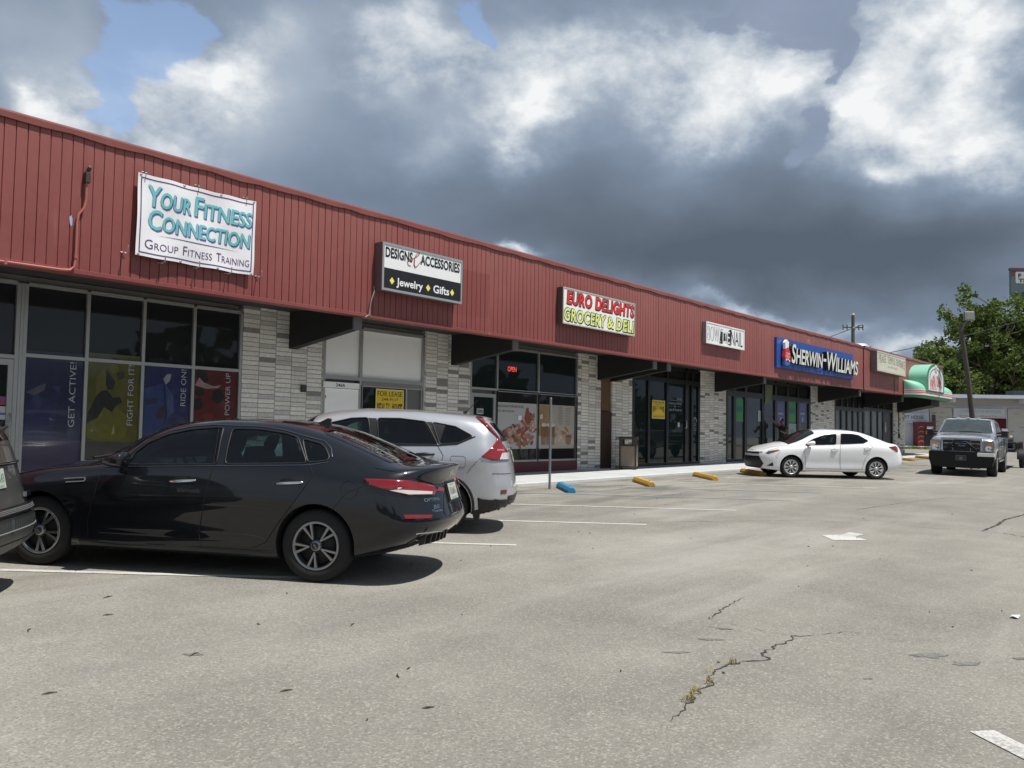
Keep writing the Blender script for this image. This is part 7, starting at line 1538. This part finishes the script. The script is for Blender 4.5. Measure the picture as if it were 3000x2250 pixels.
    mb = MB(); poly_on(mb, [(.75, 24.35), (6, 24.35), (6, 26.05), (.75, 26.05), (.65, 25.9), (.65, 24.5)], T, .02); mb.build('plaque', pm('bill_plaque', (.45, .46, .44), .5), r)
    for t_, a, b, c_, d_ in (('F', 1.05, 1.5, 25.2, 25.8), ('TI', 1.05, 2.0, 24.5, 25.05)): mb = MB(); put_text(mb, t_, a, b, c_, d_, T, .03, bold=.03); mb.build('lettering', BK, r)
poles()
def awning():
    r = empty('pizza_awning', (52.2, 12.27, 3.62), 'green and white rounded awning sign with red lettering at the end of the shops', 'awning sign')
    mint = pm('awning_mint', (.24, .55, .40), .5, var=.06); grn = pm('awning_green', (.03, .235, .125), .5, var=.08); wh = pm('awning_white', (.74, .74, .73), .5, var=.03); rd = pm('awning_red', (.60, .05, .06), .5, var=.05)
    qb, qf = 12.27, 11.42; a, b = 48.35, 56.05
    xs = [a+.62*(1-cos(k*pi/16)) for k in range(9)]+[a+.62+(b-a-1.24)*k/10 for k in range(1, 10)]+[b-.62*(1-cos(pi/2-k*pi/16)) for k in range(9)]
    dz = lambda x: fz(x)*.6
    def dep(x):
        t = min(1, (x-a)/.62, (b-x)/.62); return .05+.95*sqrt(max(0, 1-(1-max(0, t))**2))
    def prof(x, pts): return [(x, qb-(qb-qf)*dep(x)*u, z+dz(x)) for u, z in pts]
    mb = MB(); mb.grid([prof(x, [(1, 3.98)]+[(cos(t), 3.98+.50*sin(t)) for t in [pi/2*k/8 for k in range(1, 9)]]) for x in xs]); mb.build('barrel', mint, r)
    mb = MB(); mb.grid([prof(x, [(.86, 3.58), (.93, 3.64), (1, 3.705)]) for x in xs]); mb.grid([prof(x, [(0, 3.66), (.86, 3.585)]) for x in xs]); mb.build('bottom_edge', grn, r)
    mb = MB(); mb.grid([prof(x, [(1, 3.705), (1.01, 3.84), (1, 3.98)]) for x in xs]); v = mb.build('valance', wh, r)
    for z in (3.81, 3.90): mb = MB(); mb.grid([[(x, y-.012, z_) for x, y, z_ in prof(x, [(1.005, z), (1.005, z+.035)])] for x in xs]); mb.build('stripe', rd, v)
    # arched name board standing through the barrel
    cx, w, z0, zs, zt = 51.3, 1.92, 3.93, 4.58, 5.42
    def arch(k, n=20): return [(cx-w*k, z0+(1-k)*.35), (cx-w*k, zs)]+[(cx-w*k*cos(pi*i/n), zs+(zt-zs)*(k if k < 1 else 1)*sin(pi*i/n)**.92) for i in range(1, n)]+[(cx+w*k, zs), (cx+w*k, z0+(1-k)*.35)]
    A = [(u, v+dz(u)) for u, v in arch(1)]
    mb = MB(); mb.grid([[(u, 11.36, v) for u, v in A], [(u, 12.27, v) for u, v in A]]); mb.build('crown', mint, r)
    T = wallT(11.36); mb = MB(); poly_on(mb, A, T, .0); f = mb.build('name_board', grn, r)
    mb = MB(); poly_on(mb, [(u, v+dz(u)) for u, v in arch(.85)], T, .012); mb.build('name_panel', wh, f)
    mb = MB(); poly_on(mb, circ(cx, 5.13+dz(cx), .36, .26), T, .013); mb.build('medallion', wh, f); mb = MB(); poly_on(mb, circ(cx, 5.10+dz(cx), .25, .17), T, .016); mb.build('medallion_ring', pm('awning_brown', (.30, .12, .09), .5), f); mb = MB(); poly_on(mb, circ(cx, 5.10+dz(cx), .18, .12), T, .019); mb.build('medallion_centre', pm('awning_pale', (.45, .55, .50), .5), f)
    mb = MB(); P = [(u, v+dz(u)) for u, v in arch(.72)]; Q = [(u, v+dz(u)) for u, v in arch(.66)]
    for i in range(1, len(P)-2): mb.add([T(*P[i], .016), T(*P[i+1], .016), T(*Q[i+1], .016), T(*Q[i], .016)], [(0, 1, 2, 3)])
    mb.build('arch_line', grn, f)
    for wd_, x0, x1 in (('PAPA', cx-1.26, cx-.08), ("JOHN'S", cx+.08, cx+1.26)):
        vs, fs = text_geo(wd_, bold=.008); mb = MB()
        def W(u, v):
            x = x0+(x1-x0)*u; top = 4.46+.42*(1-((x-cx)/1.35)**2); return T(x, 4.02+(top-4.02)*v+dz(x), .02)
        mb.add([W(u, v) for u, v in vs], fs); mb.build('lettering', rd, f)
awning()
def trailer():
    h = RD(5.3); D = Vector((cos(h), sin(h), 0)); Nn = Vector((sin(h), -cos(h), 0)); O = Vector((38.95, 7.05, 0))
    def Pt(a, n, z): p = O+D*a+Nn*n; return Vector((p.x, p.y, G(p.x, p.y)+z))
    r = empty('utility_trailer', Pt(3, 0, 0), 'black utility trailer hitched behind the pickup at the right frame edge', 'trailer')
    def bx(name, a0, a1, n0, n1, z0, z1, m, p=None):
        mb = MB(); mb.add([Pt(a, n, z) for z in (z0, z1) for n in (n0, n1) for a in (a0, a1)], [(0, 2, 3, 1), (4, 5, 7, 6), (0, 1, 5, 4), (2, 6, 7, 3), (0, 4, 6, 2), (1, 3, 7, 5)]); return mb.build(name, m, p or r)
    bl = pm('trailer_black', (.014, .014, .016), .5, var=.2)
    bx('deck', 1.3, 6.3, -1.05, 1.15, .70, .80, bl); mb = MB(); mb.tube([Pt(-.1, 0, .5), Pt(1.4, .8, .68)], .05, 6); mb.tube([Pt(-.1, 0, .5), Pt(1.4, -.8, .68)], .05, 6); mb.build('drawbar', bl, r)
    for n in (-1.05, 1.15):
        mb = MB(); mb.tube([Pt(1.3, n, 1.08), Pt(6.3, n, 1.08)], .035, 6)
        for a in (1.35, 2.3, 3.3, 4.3, 5.3, 6.25): mb.tube([Pt(a, n, .75), Pt(a, n, 1.08)], .03, 6)
        mb.build('side_rail', bl, r)
    mb = MB(); mb.tube([Pt(1.3, -1.05, 1.08), Pt(1.3, 1.15, 1.08)], .035, 6); mb.build('head_rail', bl, r)
    for n in (-1.15, 1.25):
        w = Pt(3.9, n, .34); M = Matrix.Translation(w) @ Nn.to_track_quat('Z', 'Y').to_matrix().to_4x4(); sg = 1
        mb = MB(); mb.lathe([(.16, -.09), (.30, -.10), (.34, -.06), (.34, .06), (.30, .10), (.16, .09)], M, 24); t = mb.build('wheel', MATS['tyre_rubber'], r); mb = MB(); mb.lathe([(0, .07), (.08, .08), (.17, .06), (.17, -.06), (0, -.06)], M, 18); mb.build('rim', MATS['rim_bright'], t)
        mb = MB(); mb.grid([[Pt(3.9+.46*cos(t_), n+o, .36+.44*sin(t_)) for t_ in [RD(180*k/12) for k in range(13)]] for o in (-.16, .16)]); mb.build('mudguard', bl, r)
    r2 = empty('oil_drum', Pt(3.0, .55, .80), 'dark drum lying on the black trailer behind the pickup', 'drum'); mb = MB(); mb.lathe([(0, -.45), (.28, -.45), (.30, -.42), (.29, -.15), (.305, -.13), (.29, -.1), (.29, .1), (.305, .13), (.29, .15), (.30, .42), (.28, .45), (0, .45)], Matrix.Translation(Pt(3.0, .55, 1.11)) @ Nn.to_track_quat('Z', 'Y').to_matrix().to_4x4(), 20); mb.build('drum', pm('drum_dark', (.05, .05, .06), .5, .3), r2)
trailer()
def unseen_tree_line():  # unseen trees added behind the view to darken reflections in paint and glass
    rn = random.Random(9); mb = MB()
    for _ in range(5200):
        s = rn.uniform(-90, 110); q = -27-rn.random()*6; top = 6.2+1.8*sin(s*.21)+1.2*sin(s*.53+1); z = G(s, q)+top*rn.random()**.7; w = rn.uniform(.5, 1.2); n = Vector((rn.gauss(0, .6), 1, rn.gauss(.3, .6))).normalized(); u = n.orthogonal().normalized()*w; v = n.cross(u)
        c = Vector((s, q, z)); mb.add([c-u, c+v*.7, c+u, c-v*.7], [(0, 1, 2, 3)])
    tag(mb.build('unseen_tree_line', LEAF2), 'dense dark tree line behind the view, unseen, added for its dark reflections', 'trees', kind='stuff')
unseen_tree_line()
